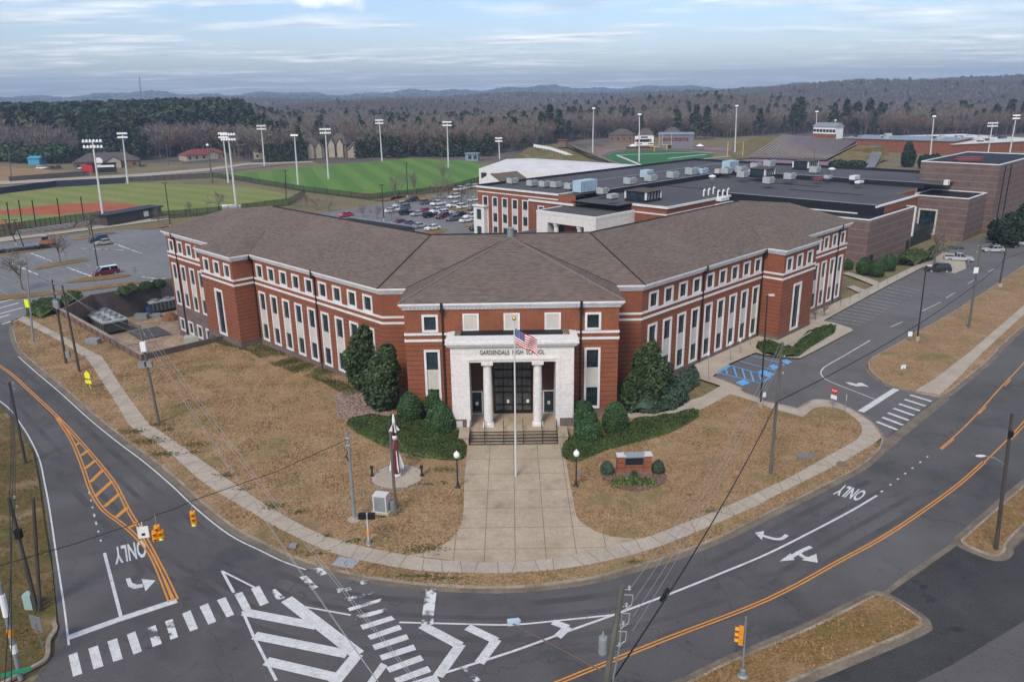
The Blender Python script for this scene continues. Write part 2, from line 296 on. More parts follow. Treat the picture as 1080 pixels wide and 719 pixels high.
M['sign_green'] = mat('sign_green', (0.02, 0.26, 0.13), 0.45)
M['sign_back'] = mat('sign_back', (0.16, 0.17, 0.18), 0.5)
M['sign_blue'] = mat('sign_blue', (0.05, 0.16, 0.5), 0.45)
M['globe'] = mat('white_globe', (0.80, 0.80, 0.78), 0.3)
M['gold'] = mat('gold_ball', (0.75, 0.48, 0.10), 0.3, metal=0.8)
M['maroon'] = mat('maroon_paint', (0.14, 0.018, 0.022), 0.5)
M['maroon_cloth'] = mat('maroon_fence', (0.13, 0.015, 0.025), 0.8)
M['flag_red'] = mat('flag_red', (0.52, 0.02, 0.03), 0.8)
M['flag_white'] = mat('flag_white', (0.74, 0.74, 0.73), 0.8)
M['flag_blue'] = mat('flag_blue', (0.03, 0.045, 0.16), 0.8)
M['screen'] = mat('dark_sign_screen', (0.02, 0.021, 0.024), 0.25)
M['sign_metal'] = mat('grey_sign_metal', (0.20, 0.22, 0.25), 0.45)
M['mulch'] = mat('mulch', (0.10, 0.06, 0.042), 0.95, (0.19, 0.12, 0.09), 3.0, 8, fine=0.5, fscale=6, bump=0.8, bscale=8)
M['rockbed'] = mat('rock_mulch', (0.17, 0.115, 0.09), 0.95, (0.30, 0.22, 0.18), 2.0, 8, 0.35, 0.65, fine=0.6, fscale=4, bump=1.0, bscale=4)
M['dirt'] = mat('bare_dirt', (0.36, 0.27, 0.175), 0.95, (0.19, 0.125, 0.08), 0.28, 8, fine=0.25, fscale=2)
M['railing'] = mat('black_railing', (0.025, 0.022, 0.02), 0.5)
M['house_brick'] = mat('house_brick', (0.22, 0.13, 0.09), 0.9, (0.16, 0.10, 0.07), 0.6)
M['stucco'] = mat('cream_siding', (0.42, 0.36, 0.28), 0.85, (0.33, 0.28, 0.21), 0.4)
M['house_roof'] = mat('house_roof', (0.105, 0.085, 0.08), 0.9, (0.075, 0.062, 0.06), 0.5)
M['red_roof'] = mat('red_metal_roof', (0.20, 0.045, 0.035), 0.6, (0.15, 0.04, 0.035), 0.3)
M['blue_roof'] = mat('pale_blue_roof', (0.30, 0.36, 0.42), 0.5, (0.24, 0.30, 0.36), 0.3)
M['bleacher'] = mat('bleacher_grey', (0.33, 0.28, 0.28), 0.8, (0.26, 0.22, 0.22), 0.4)
M['track'] = mat('mauve_track', (0.20, 0.125, 0.145), 0.9, (0.24, 0.15, 0.17), 0.1)
M['tyre'] = mat('tyre_rubber', (0.015, 0.015, 0.016), 0.85)
M['rim'] = mat('wheel_rim', (0.40, 0.41, 0.42), 0.35, metal=0.6)
M['car_glass'] = mat('car_glass', (0.012, 0.014, 0.017), 0.08, spec=0.6)
M['headlamp'] = mat('headlamp', (0.65, 0.66, 0.68), 0.15)
M['taillamp'] = mat('tail_lamp', (0.35, 0.02, 0.02), 0.25)
CARC = {k: mat('car_' + k, c, 0.3, spec=0.6) for k, c in dict(white=(0.72, 0.73, 0.74), silver=(0.38, 0.39, 0.40), grey=(0.11, 0.115, 0.12),
        black=(0.012, 0.013, 0.015), blue=(0.02, 0.035, 0.08), red=(0.33, 0.02, 0.03), maroon=(0.13, 0.015, 0.03), tan=(0.35, 0.31, 0.25), brightred=(0.50, 0.02, 0.05)).items()}
M['orange'] = mat('orange_machine', (0.38, 0.13, 0.05), 0.6)
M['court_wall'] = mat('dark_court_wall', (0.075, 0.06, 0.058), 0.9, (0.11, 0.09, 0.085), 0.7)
M['retaining'] = mat('brick_retaining_wall', (0.20, 0.125, 0.105), 0.9, (0.13, 0.085, 0.075), 1.2, fine=0.2)

# ------------------------------------------------------------------ mesh builder
class MB:
    def __init__(s): s.v = []; s.f = []; s.m = []
    def add(s, vs, fs, mi=0):
        o = len(s.v); s.v += [tuple(v) for v in vs]; s.f += [tuple(i + o for i in f) for f in fs]; s.m += [mi] * len(fs); return s
    def poly(s, pts, mi=0): return s.add(pts, [tuple(range(len(pts)))], mi)
    def box(s, x0, y0, z0, x1, y1, z1, mi=0):
        return s.prism([(x0, y0), (x1, y0), (x1, y1), (x0, y1)], z0, z1, mi)
    def prism(s, pl, z0, z1, mi=0, cap=True):
        n = len(pl)
        vs = [(p[0], p[1], z0) for p in pl] + [(p[0], p[1], z1) for p in pl]
        fs = [(i, (i + 1) % n, n + (i + 1) % n, n + i) for i in range(n)]
        if cap: fs += [tuple(range(n))[::-1], tuple(range(n, 2 * n))]
        return s.add(vs, fs, mi)
    def obox(s, c, u, v, w, mi=0):
        """box from centre and three half-axes"""
        c, u, v, w = Vector(c), Vector(u), Vector(v), Vector(w)
        vs = [c + u * a + v * b + w * d for d in (-1, 1) for b in (-1, 1) for a in (-1, 1)]
        return s.add(vs, [(0, 2, 3, 1), (4, 5, 7, 6), (0, 1, 5, 4), (2, 6, 7, 3), (0, 4, 6, 2), (1, 3, 7, 5)], mi)
    def tube(s, pts, rads, n=8, mi=0, cap=True):
        pts = [Vector(p) for p in pts]
        if not isinstance(rads, (list, tuple)): rads = [rads] * len(pts)
        vs = []; fs = []
        for i, p in enumerate(pts):
            d = (pts[min(i + 1, len(pts) - 1)] - pts[max(i - 1, 0)]).normalized()
            a = d.orthogonal() if i == 0 else (pa - d * pa.dot(d))
            a.normalize(); pa = a; b = d.cross(a)
            for k in range(n): vs.append(p + (a * cos(2 * pi * k / n) + b * sin(2 * pi * k / n)) * rads[i])
        for i in range(len(pts) - 1):
            for k in range(n): fs.append((i * n + k, i * n + (k + 1) % n, (i + 1) * n + (k + 1) % n, (i + 1) * n + k))
        if cap: fs += [tuple(range(n))[::-1], tuple((len(pts) - 1) * n + k for k in range(n))]
        return s.add(vs, fs, mi)
    def lathe(s, c, prof, n=12, mi=0):
        """profile of (radius, z) turned about a vertical axis through c"""
        vs = []; fs = []
        for r, z in prof:
            for k in range(n): vs.append((c[0] + r * cos(2 * pi * k / n), c[1] + r * sin(2 * pi * k / n), c[2] + z))
        for i in range(len(prof) - 1):
            for k in range(n): fs.append((i * n + k, i * n + (k + 1) % n, (i + 1) * n + (k + 1) % n, (i + 1) * n + k))
        fs += [tuple(range(n))[::-1], tuple((len(prof) - 1) * n + k for k in range(n))]
        return s.add(vs, fs, mi)
    def sweep(s, path, prof, left=True, closed=False, zf=None, mi=0):
        """sweep a closed profile of (offset, z) along a plan path; offsets are to the left of travel"""
        P = [Vector((p[0], p[1])) for p in path]; n = len(P); m = len(prof); sg = 1 if left else -1
        vs = []
        for i, p in enumerate(P):
            a = P[i - 1] if (i or closed) else None; b = P[(i + 1) % n] if (i < n - 1 or closed) else None
            d1 = (p - a).normalized() if a is not None else None; d2 = (b - p).normalized() if b is not None else None
            if d1 is None: d1 = d2
            if d2 is None: d2 = d1
            n1 = Vector((-d1.y, d1.x)); n2 = Vector((-d2.y, d2.x)); nn = (n1 + n2)
            if nn.length < 1e-4: nn = n1.copy()
            nn.normalize(); nn = nn / max(0.35, nn.dot(n1))
            zb = zf(p.x, p.y) if zf else 0.0
            for o, z in prof:
                q = p + nn * o * sg; vs.append((q.x, q.y, z + zb))
        fs = []
        for i in range(n if closed else n - 1):
            j = (i + 1) % n
            for k in range(m): fs.append((i * m + k, i * m + (k + 1) % m, j * m + (k + 1) % m, j * m + k))
        if not closed: fs += [tuple(range(m)), tuple((n - 1) * m + k for k in range(m))]
        return s.add(vs, fs, mi)
    def ell(s, c, r, n=10, m=6, mi=0):
        prof = [(cos(-pi / 2 + pi * i / m), sin(-pi / 2 + pi * i / m)) for i in range(m + 1)]
        vs = [(c[0] + r[0] * a * cos(2 * pi * k / n), c[1] + r[1] * a * sin(2 * pi * k / n), c[2] + r[2] * b) for a, b in prof for k in range(n)]
        fs = [(i * n + k, i * n + (k + 1) % n, (i + 1) * n + (k + 1) % n, (i + 1) * n + k) for i in range(m) for k in range(n)]
        return s.add(vs, fs, mi)
    def build(s, name, mats, parent=None, smooth=False, kind=None):
        off = Vector((0, 0, 0)); p = parent
        while p is not None: off += p.location; p = p.parent
        me = bpy.data.meshes.new(name)
        me.from_pydata([(v[0] - off.x, v[1] - off.y, v[2] - off.z) for v in s.v], [], s.f)
        if not isinstance(mats, (list, tuple)): mats = [mats]
        for m in mats: me.materials.append(m)
        if len(mats) > 1: me.polygons.foreach_set('material_index', s.m)
        if smooth: me.polygons.foreach_set('use_smooth', [True] * len(me.polygons))
        me.update()
        o = bpy.data.objects.new(name, me); COL.objects.link(o)
        if parent is not None: o.parent = parent
        if kind: o['kind'] = kind
        return o
def empty(name, label, cat, loc, group=None):
    o = bpy.data.objects.new(name, None); o.empty_display_size = 0.5; COL.objects.link(o); o.location = loc
    o['label'] = label; o['category'] = cat
    if group: o['group'] = group
    return o
def tag(o, label, cat, group=None):
    o['label'] = label; o['category'] = cat
    if group: o['group'] = group
    return o
def dup(o, parent=None):
    c = o.copy(); COL.objects.link(c); c.parent = parent
    for ch in o.children: dup(ch, c)
    return c
def place(o, loc, rz=0.0, sc=1.0, label=None, group=None):
    o.location = loc; o.rotation_euler = (0, 0, rz); o.scale = (sc, sc, sc) if not isinstance(sc, tuple) else sc
    if label: o['label'] = label
    if group: o['group'] = group
    return o
def inpoly(x, y, P):
    c = False; n = len(P); j = n - 1
    for i in range(n):
        if (P[i][1] > y) != (P[j][1] > y) and x < (P[j][0] - P[i][0]) * (y - P[i][1]) / (P[j][1] - P[i][1]) + P[i][0]: c = not c
        j = i
    return c
def smooth(pts, n=6, closed=False):
    """Catmull-Rom through plan points"""
    P = [Vector(p) for p in pts]; o = []; N = len(P)
    for i in range(N if closed else N - 1):
        g = (lambda k: P[k % N]) if closed else (lambda k: P[min(max(k, 0), N - 1)])
        p0, p1, p2, p3 = g(i - 1), g(i), g(i + 1), g(i + 2)
        for k in range(n):
            t = k / n
            o.append(0.5 * ((2 * p1) + (p2 - p0) * t + (2 * p0 - 5 * p1 + 4 * p2 - p3) * t * t + (3 * p1 - p0 - 3 * p2 + p3) * t ** 3))
    if not closed: o.append(P[-1])
    return o
def sheet_mb(poly, dz, step=3.0, holes=(), zf=gh, mb=None, mi=0, flat=False):
    """triangulated sheet following the ground height"""
    P = [Vector(p[:2]) for p in poly]
    def dens(P):
        o = []
        for i in range(len(P)):
            a, b = P[i], P[(i + 1) % len(P)]; k = max(1, int((b - a).length / step))
            if flat: k = 1
            o += [a + (b - a) * (t / k) for t in range(k)]
        return o
    loops = [dens(P)] + [dens([Vector(q[:2]) for q in h]) for h in holes]
    vs = []; ed = []
    for lp in loops:
        o = len(vs); vs += lp; ed += [(o + i, o + (i + 1) % len(lp)) for i in range(len(lp))]
    if not flat:
        x0, x1 = min(p.x for p in P), max(p.x for p in P); y0, y1 = min(p.y for p in P), max(p.y for p in P)
        nx, ny = int((x1 - x0) / step), int((y1 - y0) / step)
        for i in range(1, nx):
            for j in range(1, ny):
                q = Vector((x0 + (i + .13) * step, y0 + (j + .29) * step))
                if inpoly(q.x, q.y, P) and not any(inpoly(q.x, q.y, h) for h in holes): vs.append(q)
    r = delaunay_2d_cdt(vs, ed, [], 1, 1e-4)
    V, Fc = r[0], r[2]
    fs = []
    for f in Fc:
        c = (V[f[0]] + V[f[1]] + V[f[2]]) / 3
        if inpoly(c.x, c.y, P) and not any(inpoly(c.x, c.y, h) for h in holes): fs.append(tuple(f))
    mb = mb or MB()
    return mb.add([(v.x, v.y, zf(v.x, v.y) + dz) for v in V], fs, mi)
def sheet(name, poly, dz, m, step=3.0, holes=(), kind='structure', zf=gh, flat=False):
    return sheet_mb(poly, dz, step, holes, zf, flat=flat).build(name, m, kind=kind)
def ribbon(mb, path, w, dz, mi=0, dash=None):
    """painted line of width w along a plan path"""
    P = [Vector(p[:2]) for p in path]
    if dash:
        on, off = dash; segs = []; acc = 0.0; cur = []
        # walk along
        Q = [P[0]]
        for a, b in zip(P, P[1:]):
            k = max(1, int((b - a).length / 0.3)); Q += [a + (b - a) * (t / k) for t in range(1, k + 1)]
        for a, b in zip(Q, Q[1:]):
            if acc % (on + off) < on: cur.append(a)
            elif len(cur) > 1: segs.append(cur); cur = []
            acc += (b - a).length
        if len(cur) > 1: segs.append(cur)
    else: segs = [P]
    for sg in segs:
        n = len(sg); vs = []
        for i, p in enumerate(sg):
            d = (sg[min(i + 1, n - 1)] - sg[max(i - 1, 0)]).normalized(); q = Vector((-d.y, d.x)) * w / 2
            for e in (p + q, p - q): vs.append((e.x, e.y, gh(e.x, e.y) + dz))
        mb.add(vs, [(2 * i, 2 * i + 1, 2 * i + 3, 2 * i + 2) for i in range(n - 1)], mi)
    return mb
# ================================================================== THE GROUND
def seg(z): return z
def el_far(az):   # elevation angle of the far skyline by azimuth (degrees)
    return 0.22 + 0.22 * sin(az * 0.23 + 1.0) * 0.5 + 0.10 * sin(az * 0.71) + 0.06 * sin(az * 1.9 + 2)
def hf(x, y):
    r = sqrt(x * x + y * y); az = math.degrees(math.atan2(x, y))
    if r < 380: return gh(x, y)
    h = 0.0
    # wooded rise on the left behind the houses
    h += 8 * sstep(520, 680, r) * (1 - sstep(900, 1300, r)) * sstep(-15, -19, az)
    # gentle rolling country
    h += (7 * sin(r * 0.006 + az * 0.11) + 6 * sin(r * 0.0031 - az * 0.23 + 1.3)) * sstep(640, 1200, r) * (1 - .75 * sstep(2400, 3600, r))
    h += 3 * sstep(640, 1200, r)
    # nearer wooded hills on the right
    k = sstep(2, 26, az); tgt = radians(-0.05 + 0.46 * k + 0.07 * sin(az * 0.45))
    hr = CAMZ + 2500 * math.tan(tgt)
    b = sstep(1300, 2500, r) * (1 - 0.75 * sstep(2600, 3600, r))
    h += (hr - 14) * b * (0.35 + 0.65 * k) if k > 0 else (CAMZ - 20) * b * 0.5
    # far ridge
    f = sstep(3600, 5400, r) * (1 - 0.5 * sstep(5600, 7500, r))
    h += (CAMZ + 5400 * math.tan(radians(el_far(az))) - 20) * f
    h += 5 * sin(x * 0.011 + 2) * sin(y * 0.009) * sstep(1300, 2200, r)
    return h
COURT = [ab(37.2, 112), ab(49.3, 112), ab(49.3, 117.2), ab(52.4, 117.2), ab(52.4, 136.9), ab(70, 136.9), ab(70, 155.5), ab(44.6, 156), ab(37.2, 148.5)]
gm = MB()
ring = [Vector((380 * sin(2 * pi * i / 72), 380 * cos(2 * pi * i / 72))) for i in range(72)]
sheet_mb(ring, -0.14, 6, [COURT], gh, gm)
N_AZ, N_R = 200, 84
a0, a1 = radians(-62), radians(62)
rs = [370 * (9000 / 370) ** (i / (N_R - 1)) for i in range(N_R)]
vs = []
for r in rs:
    for i in range(N_AZ + 1):
        a = a0 + (a1 - a0) * i / N_AZ; x, y = r * sin(a), r * cos(a); vs.append((x, y, hf(x, y) - (0.16 if r < 700 else 0.5)))
gm.add(vs, [(j * (N_AZ + 1) + i, j * (N_AZ + 1) + i + 1, (j + 1) * (N_AZ + 1) + i + 1, (j + 1) * (N_AZ + 1) + i) for j in range(N_R - 1) for i in range(N_AZ)], 1)
for k_, f_ in enumerate(gm.f):
    if gm.m[k_] == 1:
        c_ = [sum(gm.v[i][a] for i in f_) / len(f_) for a in (0, 1)]
        if sqrt(c_[0] ** 2 + c_[1] ** 2) < 1200:
            px_, py_ = proj(c_[0], c_[1], 0)
            if py_ > 171 - 27 * sstep(500, 720, px_) * 1.0 + .5: gm.m[k_] = 0
m_g = mat('open_ground', (0.21, 0.15, 0.08), 0.95, (0.12, 0.115, 0.045), 0.05, 9, 0.3, 0.7, fine=0.25, fscale=1.5)
m_w = mat('wooded_ground', (0.13, 0.10, 0.085), 0.95, (0.075, 0.065, 0.05), 0.006, 9, 0.42, 0.6, fine=0.4, fscale=0.06)
gm.build('ground', [m_g, m_w], kind='structure')

# ---- edges read off the photograph's ground plane
C_KERB = [(14, 343), (13.5, 350), (20, 368), (38, 385.5), (70, 412), (100, 438.5), (130, 462.5), (160, 484.5), (190, 509.5), (215, 532.5), (250, 559.5),
          (285, 577), (307.6, 587.5), (345, 600), (377.7, 607.5), (420, 614.5), (470, 619), (540, 620.5), (615, 612.5), (665, 600), (715, 585), (765, 565), (810, 542.5),
          (860, 518), (902.7, 495.5), (920, 483), (930, 471), (931, 461), (925, 452), (915, 442.5), (892, 429), (875, 422.5), (857, 422.5), (840, 431), (810, 424.5), (784, 413.5), (781, 409), (752, 397.5)]
U_WALK = [(25, 334), (37.6, 340), (75, 360), (100, 373), (110, 380), (125, 404), (155, 445), (165, 452.6), (215, 487.7), (250, 513), (270, 526.5), (290, 539), (330, 560.5), (370, 574), (430, 586.6),
          (485, 593), (540, 593.5), (572, 591.5), (610, 585), (645, 576.5), (680, 568), (715, 555), (757, 539), (810, 515), (835, 503), (885, 475), (902.6, 465), (909, 455), (905, 445), (890, 434), (875, 430), (860, 431), (847.5, 440)]
L_WALK = [(17.5, 337.7), (62.6, 360), (85, 375), (92.6, 380), (125, 430), (140, 452.6), (175, 475), (215, 510), (270, 544), (290, 556), (345, 582), (395, 595), (445, 603), (487.8, 605), (540, 605),
          (600, 600), (665, 586.5), (715, 570), (790, 538), (810, 527.7), (879, 492.7), (905, 479), (927.7, 464), (929, 459), (924, 452), (914.5, 443), (892, 429.7), (875, 423.3), (857, 423.3), (840.5, 431.6)]
Cw = smooth(xy(C_KERB), 5)
Uw = smooth(xy(U_WALK), 4); Lw = smooth(xy(L_WALK), 4)
# road
road = xy([(-260, 352), (-60, 343), (8, 336)]) + Cw[:171] + xy([(945, 448), (1000, 412), (1018, 399), (1043, 379), (1080, 343), (1180, 262), (1330, 262), (1180, 430), (1080, 512), (1046, 545), (1012, 572), (935, 627), (920, 631),
       (860, 661), (765, 701), (725, 721), (640, 760), (480, 860), (100, 890), (-60, 830), (40, 712), (58, 690), (62, 660), (60, 640), (52, 560), (43, 505), (37, 477), (20, 450), (0, 426), (-60, 384), (-260, 372)])
sheet('road', road, 0.0, M['asphalt'], 4)
# asphalt of the school drive, right
drive = xy([(752, 398), (770, 385), (797, 373), (806, 375.5), (826, 378.4), (844, 378.8), (861, 370.4), (885, 357.4), (899, 349.5), (897, 347), (880, 341.4), (868.5, 339.4), (871, 337.8), (972.6, 282.8), (985, 276), (996, 262), (1010, 256), (1080, 243), (1200, 215), (1240, 225), (1080, 281),
            (1022, 319.5), (960, 355.5), (920, 379), (917, 387), (920, 394), (935, 405), (960, 412.5), (965, 414), (990, 418), (1000, 413), (945, 449), (930, 470), (931, 461), (925, 452), (915, 442.5), (892, 429), (875, 422.5), (857, 422.5), (840, 431), (810, 424.5), (784, 413.5), (781, 409)])
sheet('driveway_road', drive, 0.012, M['asphalt_mid'], 4)
for pp_ in ([(888, 289), (895, 287.5), (932, 299.5), (924, 302.5)], [(893, 303), (900, 301.5), (918, 308), (910, 311)]): sheet('path', xy(pp_), .1, M['concrete'], 3)
# weathered car parks behind
lot = xy([(-200, 352), (-40, 345), (9, 339.5), (25, 333), (64, 325), (100, 313.5)]) + [ab(44.6, 156.6), ab(70, 156.1), ab(75, 140), ab(140, 140)] + xy([(505, 249), (512, 214), (500, 203), (440, 207), (395, 216), (300, 232), (190, 240), (120, 243), (0, 256), (-200, 268)])
sheet('parking_lot', lot, 0.004, M['asphalt_old'], 8)
# dark new asphalt lot, lower right
lot2 = xy([(935, 626.5), (1012, 571.5), (1050, 588), (1060, 586), (1200, 470), (1400, 520), (1400, 1000), (640, 1000), (725, 721), (836, 720), (962, 668), (973, 655)])
sheet('new_parking_lot', lot2, 0.008, M['asphalt_new'], 4)
lot3 = xy([(960, 722), (1002, 702), (1080, 655), (1400, 560), (1400, 1100), (860, 1100)])
sheet('older_parking_lot', lot3, 0.016, M['asphalt'], 5)

# grass
left_lawn = Uw[:57] + xy([(443, 585), (460, 580), (478, 569), (486.6, 554), (489, 539), (490, 505), (493, 470)]) + [Vector((-6.6, 79.2)), Vector((-12.2, 83)), Vector((-16, 90.6))] + [ab(53, 75.5).to_2d(), ab(53, 106).to_2d(), ab(50, 107).to_2d(), ab(49.8, 112.0).to_2d(), ab(36.9, 112.0).to_2d(), ab(36.9, 148.5).to_2d()]
sheet('lawn', left_lawn, 0.13, M['lawn'], 2.0)
walk_in = xy([(848, 441), (810, 430.5), (798, 425), (770, 416.5), (740, 432.5), (720, 437.5), (690, 442), (661, 442)])
right_lawn = xy([(599, 500), (605, 530), (607.5, 544), (612, 551), (627, 561), (645, 567), (670, 569), (680, 568)]) + Uw[84:] + walk_in + [Vector((10.5, 83)), Vector((6.6, 79.2))] + xy([(594, 470), (597, 487)])
sheet('lawn', right_lawn, 0.13, M['lawn'], 2.0)
# narrow verge between walk and kerb
def nearest_cut(path, px, py):
    q = at(px, py).to_2d(); return min(range(len(path)), key=lambda i: (path[i] - q).length)
i0, i1 = 0, nearest_cut(Cw, 930, 470); j1 = nearest_cut(Lw, 926, 465)
verge = Cw[i0:i1] + list(reversed(Lw[:j1])) + [at(14, 338).to_2d()]
sheet('verge_lawn', verge, 0.128, M['lawn'], 2.0)
sheet('pavement', Uw + list(reversed(Lw)), 0.136, M['concrete'], 2.5)
sheet('pavement', xy([(661, 437), (703, 434.5), (726, 423.5), (740, 419.3), (760, 407.7), (741, 401.5), (731, 397), (727, 389), (740, 381), (791.7, 358), (815, 345), (868, 325), (905, 310), (972.6, 277), (990, 270), (1000, 262), (1004, 266), (985, 279), (972.6, 282.5), (871, 337.5),
     (868.5, 339), (880, 341), (897, 346.7), (899.7, 349.3), (885, 357), (861, 370), (844, 378.4), (826, 378), (806, 375), (797, 372.5), (770, 384), (751.5, 397.5), (780, 409), (783.5, 413.5), (810, 424.5), (840, 431)]) + walk_in, 0.14, M['concrete'], 2.0)
# turn-round bulb with trees on the right
sheet('pavement', xy([(977, 281), (1000, 266), (1017, 270), (1019, 284), (1007, 289), (990, 287)]), 0.13, M['concrete'], 3)
plaza = xy([(493, 470), (490, 505), (489, 539), (486.6, 554), (478, 569), (460, 580), (443, 585), (430, 586.7), (485, 593.2), (540, 593.7), (572, 591.7), (610, 585.2), (645, 576.7), (680, 568.2), (670, 569), (645, 567), (627, 561), (612, 551), (607.5, 544), (605, 530), (599, 500), (597, 487), (594, 470)]) + [Vector((4.8, 77)), Vector((-4.8, 77))]
sheet('plaza_pavement', plaza, 0.132, M['plaza'], 2.5)
# joints
jm = MB()
def cut_poly_lines(P, p, d, w, dz):
    """lines clipped to a plan polygon"""
    d = Vector(d).normalized(); hits = []
    n = Vector((-d.y, d.x))
    for i in range(len(P)):
        a, b = Vector(P[i][:2]) - p, Vector(P[(i + 1) % len(P)][:2]) - p
        ha, hb = a.dot(n), b.dot(n)
        if (ha > 0) != (hb > 0): hits.append((a + (b - a) * (ha / (ha - hb))).dot(d))
    hits.sort()
    for s, e in zip(hits[::2], hits[1::2]): ribbon(jm, [p + d * s, p + d * e], w * .75, dz)
for k in range(-6, 7): cut_poly_lines(plaza, Vector((k * 2.5, 60)), (0, 1), 0.07, 0.137)
for k in range(10): cut_poly_lines(plaza, Vector((0, 46 + k * 3.3)), (1, 0), 0.07, 0.137)
def resample(path, n):
    L = [0]
    for a, b in zip(path, path[1:]): L.append(L[-1] + (b - a).length)
    o = []; k = 0
    for i in range(n):
        t = L[-1] * i / (n - 1)
        while k < len(path) - 2 and L[k + 1] < t: k += 1
        o.append(path[k] + (path[k + 1] - path[k]) * ((t - L[k]) / max(1e-6, L[k + 1] - L[k])))
    return o
nj = 118
for a in resample(Uw, nj):
    b = min(Lw, key=lambda q: (q - a).length)
    if (b - a).length < 4: ribbon(jm, [a, b], 0.05, 0.141)
jm.build('pavement_joint_line', M['joint'], kind='structure')
# kerbs and gutters
km = MB(); kp = [(0.0, 0.004), (0.0, 0.15), (0.2, 0.155), (0.2, 0.004)]; gp = [(-0.55, 0.003), (-0.55, 0.009), (-0.004, 0.02), (-0.004, 0.003)]
km.sweep(Cw, kp, zf=gh); km.sweep(Cw, gp, mi=1, zf=gh)
isl_r = xy([(1330, 190), (1080, 280), (1022, 319), (960, 355), (920, 378), (916, 387), (920, 394.5), (935, 405.5), (960, 413), (975, 416), (995, 417.5), (1018, 400.5), (1043, 380), (1080, 344), (1180, 262), (1330, 230)])
isl_rs = smooth(isl_r[1:-1], 4)
km.sweep(isl_rs, kp, left=True, zf=gh); km.sweep(isl_rs, gp, left=True, mi=1, zf=gh)
sheet('verge_lawn', [isl_r[0]] + isl_rs + [isl_r[-1]], 0.128, M['lawn_dark'] if False else M['lawn'], 3)
sheet('pavement', xy([(1080, 322.5), (1020, 374), (986, 400), (965, 413), (991, 417), (1010, 400), (1035, 373.5), (1080, 332), (1180, 245), (1180, 238)]), 0.135, M['concrete'], 3)
isl1 = smooth(xy([(640, 757), (725, 720), (765, 700), (860, 659.5), (916, 631), (926, 628), (938, 631), (968, 650), (972, 657), (962, 667), (836, 720), (740, 770)]), 5, True)
isl2 = smooth(xy([(1014, 573), (1020, 564), (1046, 541), (1080, 512), (1180, 430), (1200, 450), (1080, 555), (1060, 582), (1052, 587), (1040, 585)]), 5, True)
for isl in (isl1, isl2):
    ar = sum(a.x * b.y - b.x * a.y for a, b in zip(isl, isl[1:] + isl[:1])) > 0
    km.sweep(isl, kp, left=ar, closed=True); km.sweep(isl, gp, left=ar, mi=1, closed=True)
    sheet('verge_lawn', isl, 0.128, M['lawn_gold'], 2)
# driveway apron strip between the two islands, concrete across the school drive mouth
sheet('pavement', xy([(922, 631), (936, 627), (1013, 572.5), (1006, 571), (960, 602)]), 0.02, M['gutter'], 3)
sheet('pavement', xy([(929, 472), (935, 463), (985, 424), (998, 416), (1002, 421), (960, 455), (936, 476)]), 0.02, M['gutter'], 2)
# left roadside grass
lg = xy([(-200, 405), (-60, 386), (0, 427), (19, 450), (35, 477), (40.5, 505), (48, 560), (55, 600), (59, 640), (60, 660), (54, 668), (50, 695), (0, 719), (-200, 800)])
sheet('verge_lawn', lg, 0.06, M['lawn_dark'], 3)
km.sweep(smooth(xy([(59, 655), (61, 664), (54, 676), (52, 694), (36, 705), (0, 724), (-60, 750)]), 4), [(0, 0.0), (0, .16), (.3, .16), (.3, 0)], left=False)
km.build('kerb', [M['kerb'], M['gutter']], kind='structure')

# green clover patches along the walk
gp_ = MB()
for c, rx, ry in (((140, 456), 2.0, .7), ((156, 466), 2.6, .9), ((172, 480), 2.2, .6), ((178, 454), 1.0, .6), ((206, 470), 1.6, .7), ((205, 478), .9, .5), ((240, 502), 1.4, .6), ((168, 449), 1.3, .5), ((256, 517), .9, .4),
                  ((290, 535), 1.5, .7), ((315, 541), 1.2, .5), ((345, 566), .8, .4), ((374, 572), 1.0, .4), ((445, 580), 2.0, .7), ((403, 546), .7, .3), ((450, 512), 1.2, .4), ((470, 496), 1.6, .6), ((468, 510), .7, .3), ((433, 483), 1.2, .5), ((750, 540), 1.0, .4), ((445, 608.5), 2.6, .28), ((470, 611), 2.0, .28), ((330, 585), 1.3, .4), ((668, 594), .9, .3)):
    q = at(*c)
    for _ in range(int(150 * rx * max(ry, .35))):
        x_, y_ = q.x + random.gauss(0, rx * .45), q.y + random.gauss(0, ry * .5); z_ = gh(x_, y_) + .14; a_ = random.uniform(0, pi); w_ = random.uniform(.05, .14); gp_.poly([(x_ - w_ * cos(a_), y_ - w_ * sin(a_), z_), (x_ + w_ * cos(a_), y_ + w_ * sin(a_), z_), (x_ + random.uniform(-.1, .1), y_ + random.uniform(-.1, .1), z_ + random.uniform(.02, .12))])
gp_.build('clover_grass', M['green_strip'], kind='stuff')
# rock mulch bed left of the entrance, planting bed at the sign, concrete disc
sheet('rock_mulch_bed_ground', xy([(352, 418), (368, 410), (395, 402), (416, 425), (412, 445), (398, 452), (372, 448), (356, 440)]), 0.15, M['rockbed'], 1.5)
sheet('mulch_bed_ground', smooth(xy([(634, 502), (650, 494), (690, 494), (703, 503), (697, 513), (672, 519), (648, 515)]), 5, True), 0.15, M['mulch'], 1.5)

tw = MB()
for o_ in (2.0, 3.7, 6.0, 7.6):
    q_ = []
    for i in range(14, nearest_cut(Cw, 905, 494)):
        d = (Cw[i + 1] - Cw[i - 1]).normalized(); q_.append(Cw[i] - Vector((-d.y, d.x)) * (o_ + .25 * sin(i * .21)))
    ribbon(tw, q_, .55 + .1 * sin(o_), .0035)
tw.build('wheel_track_road', M['lane_wear'], kind='structure')
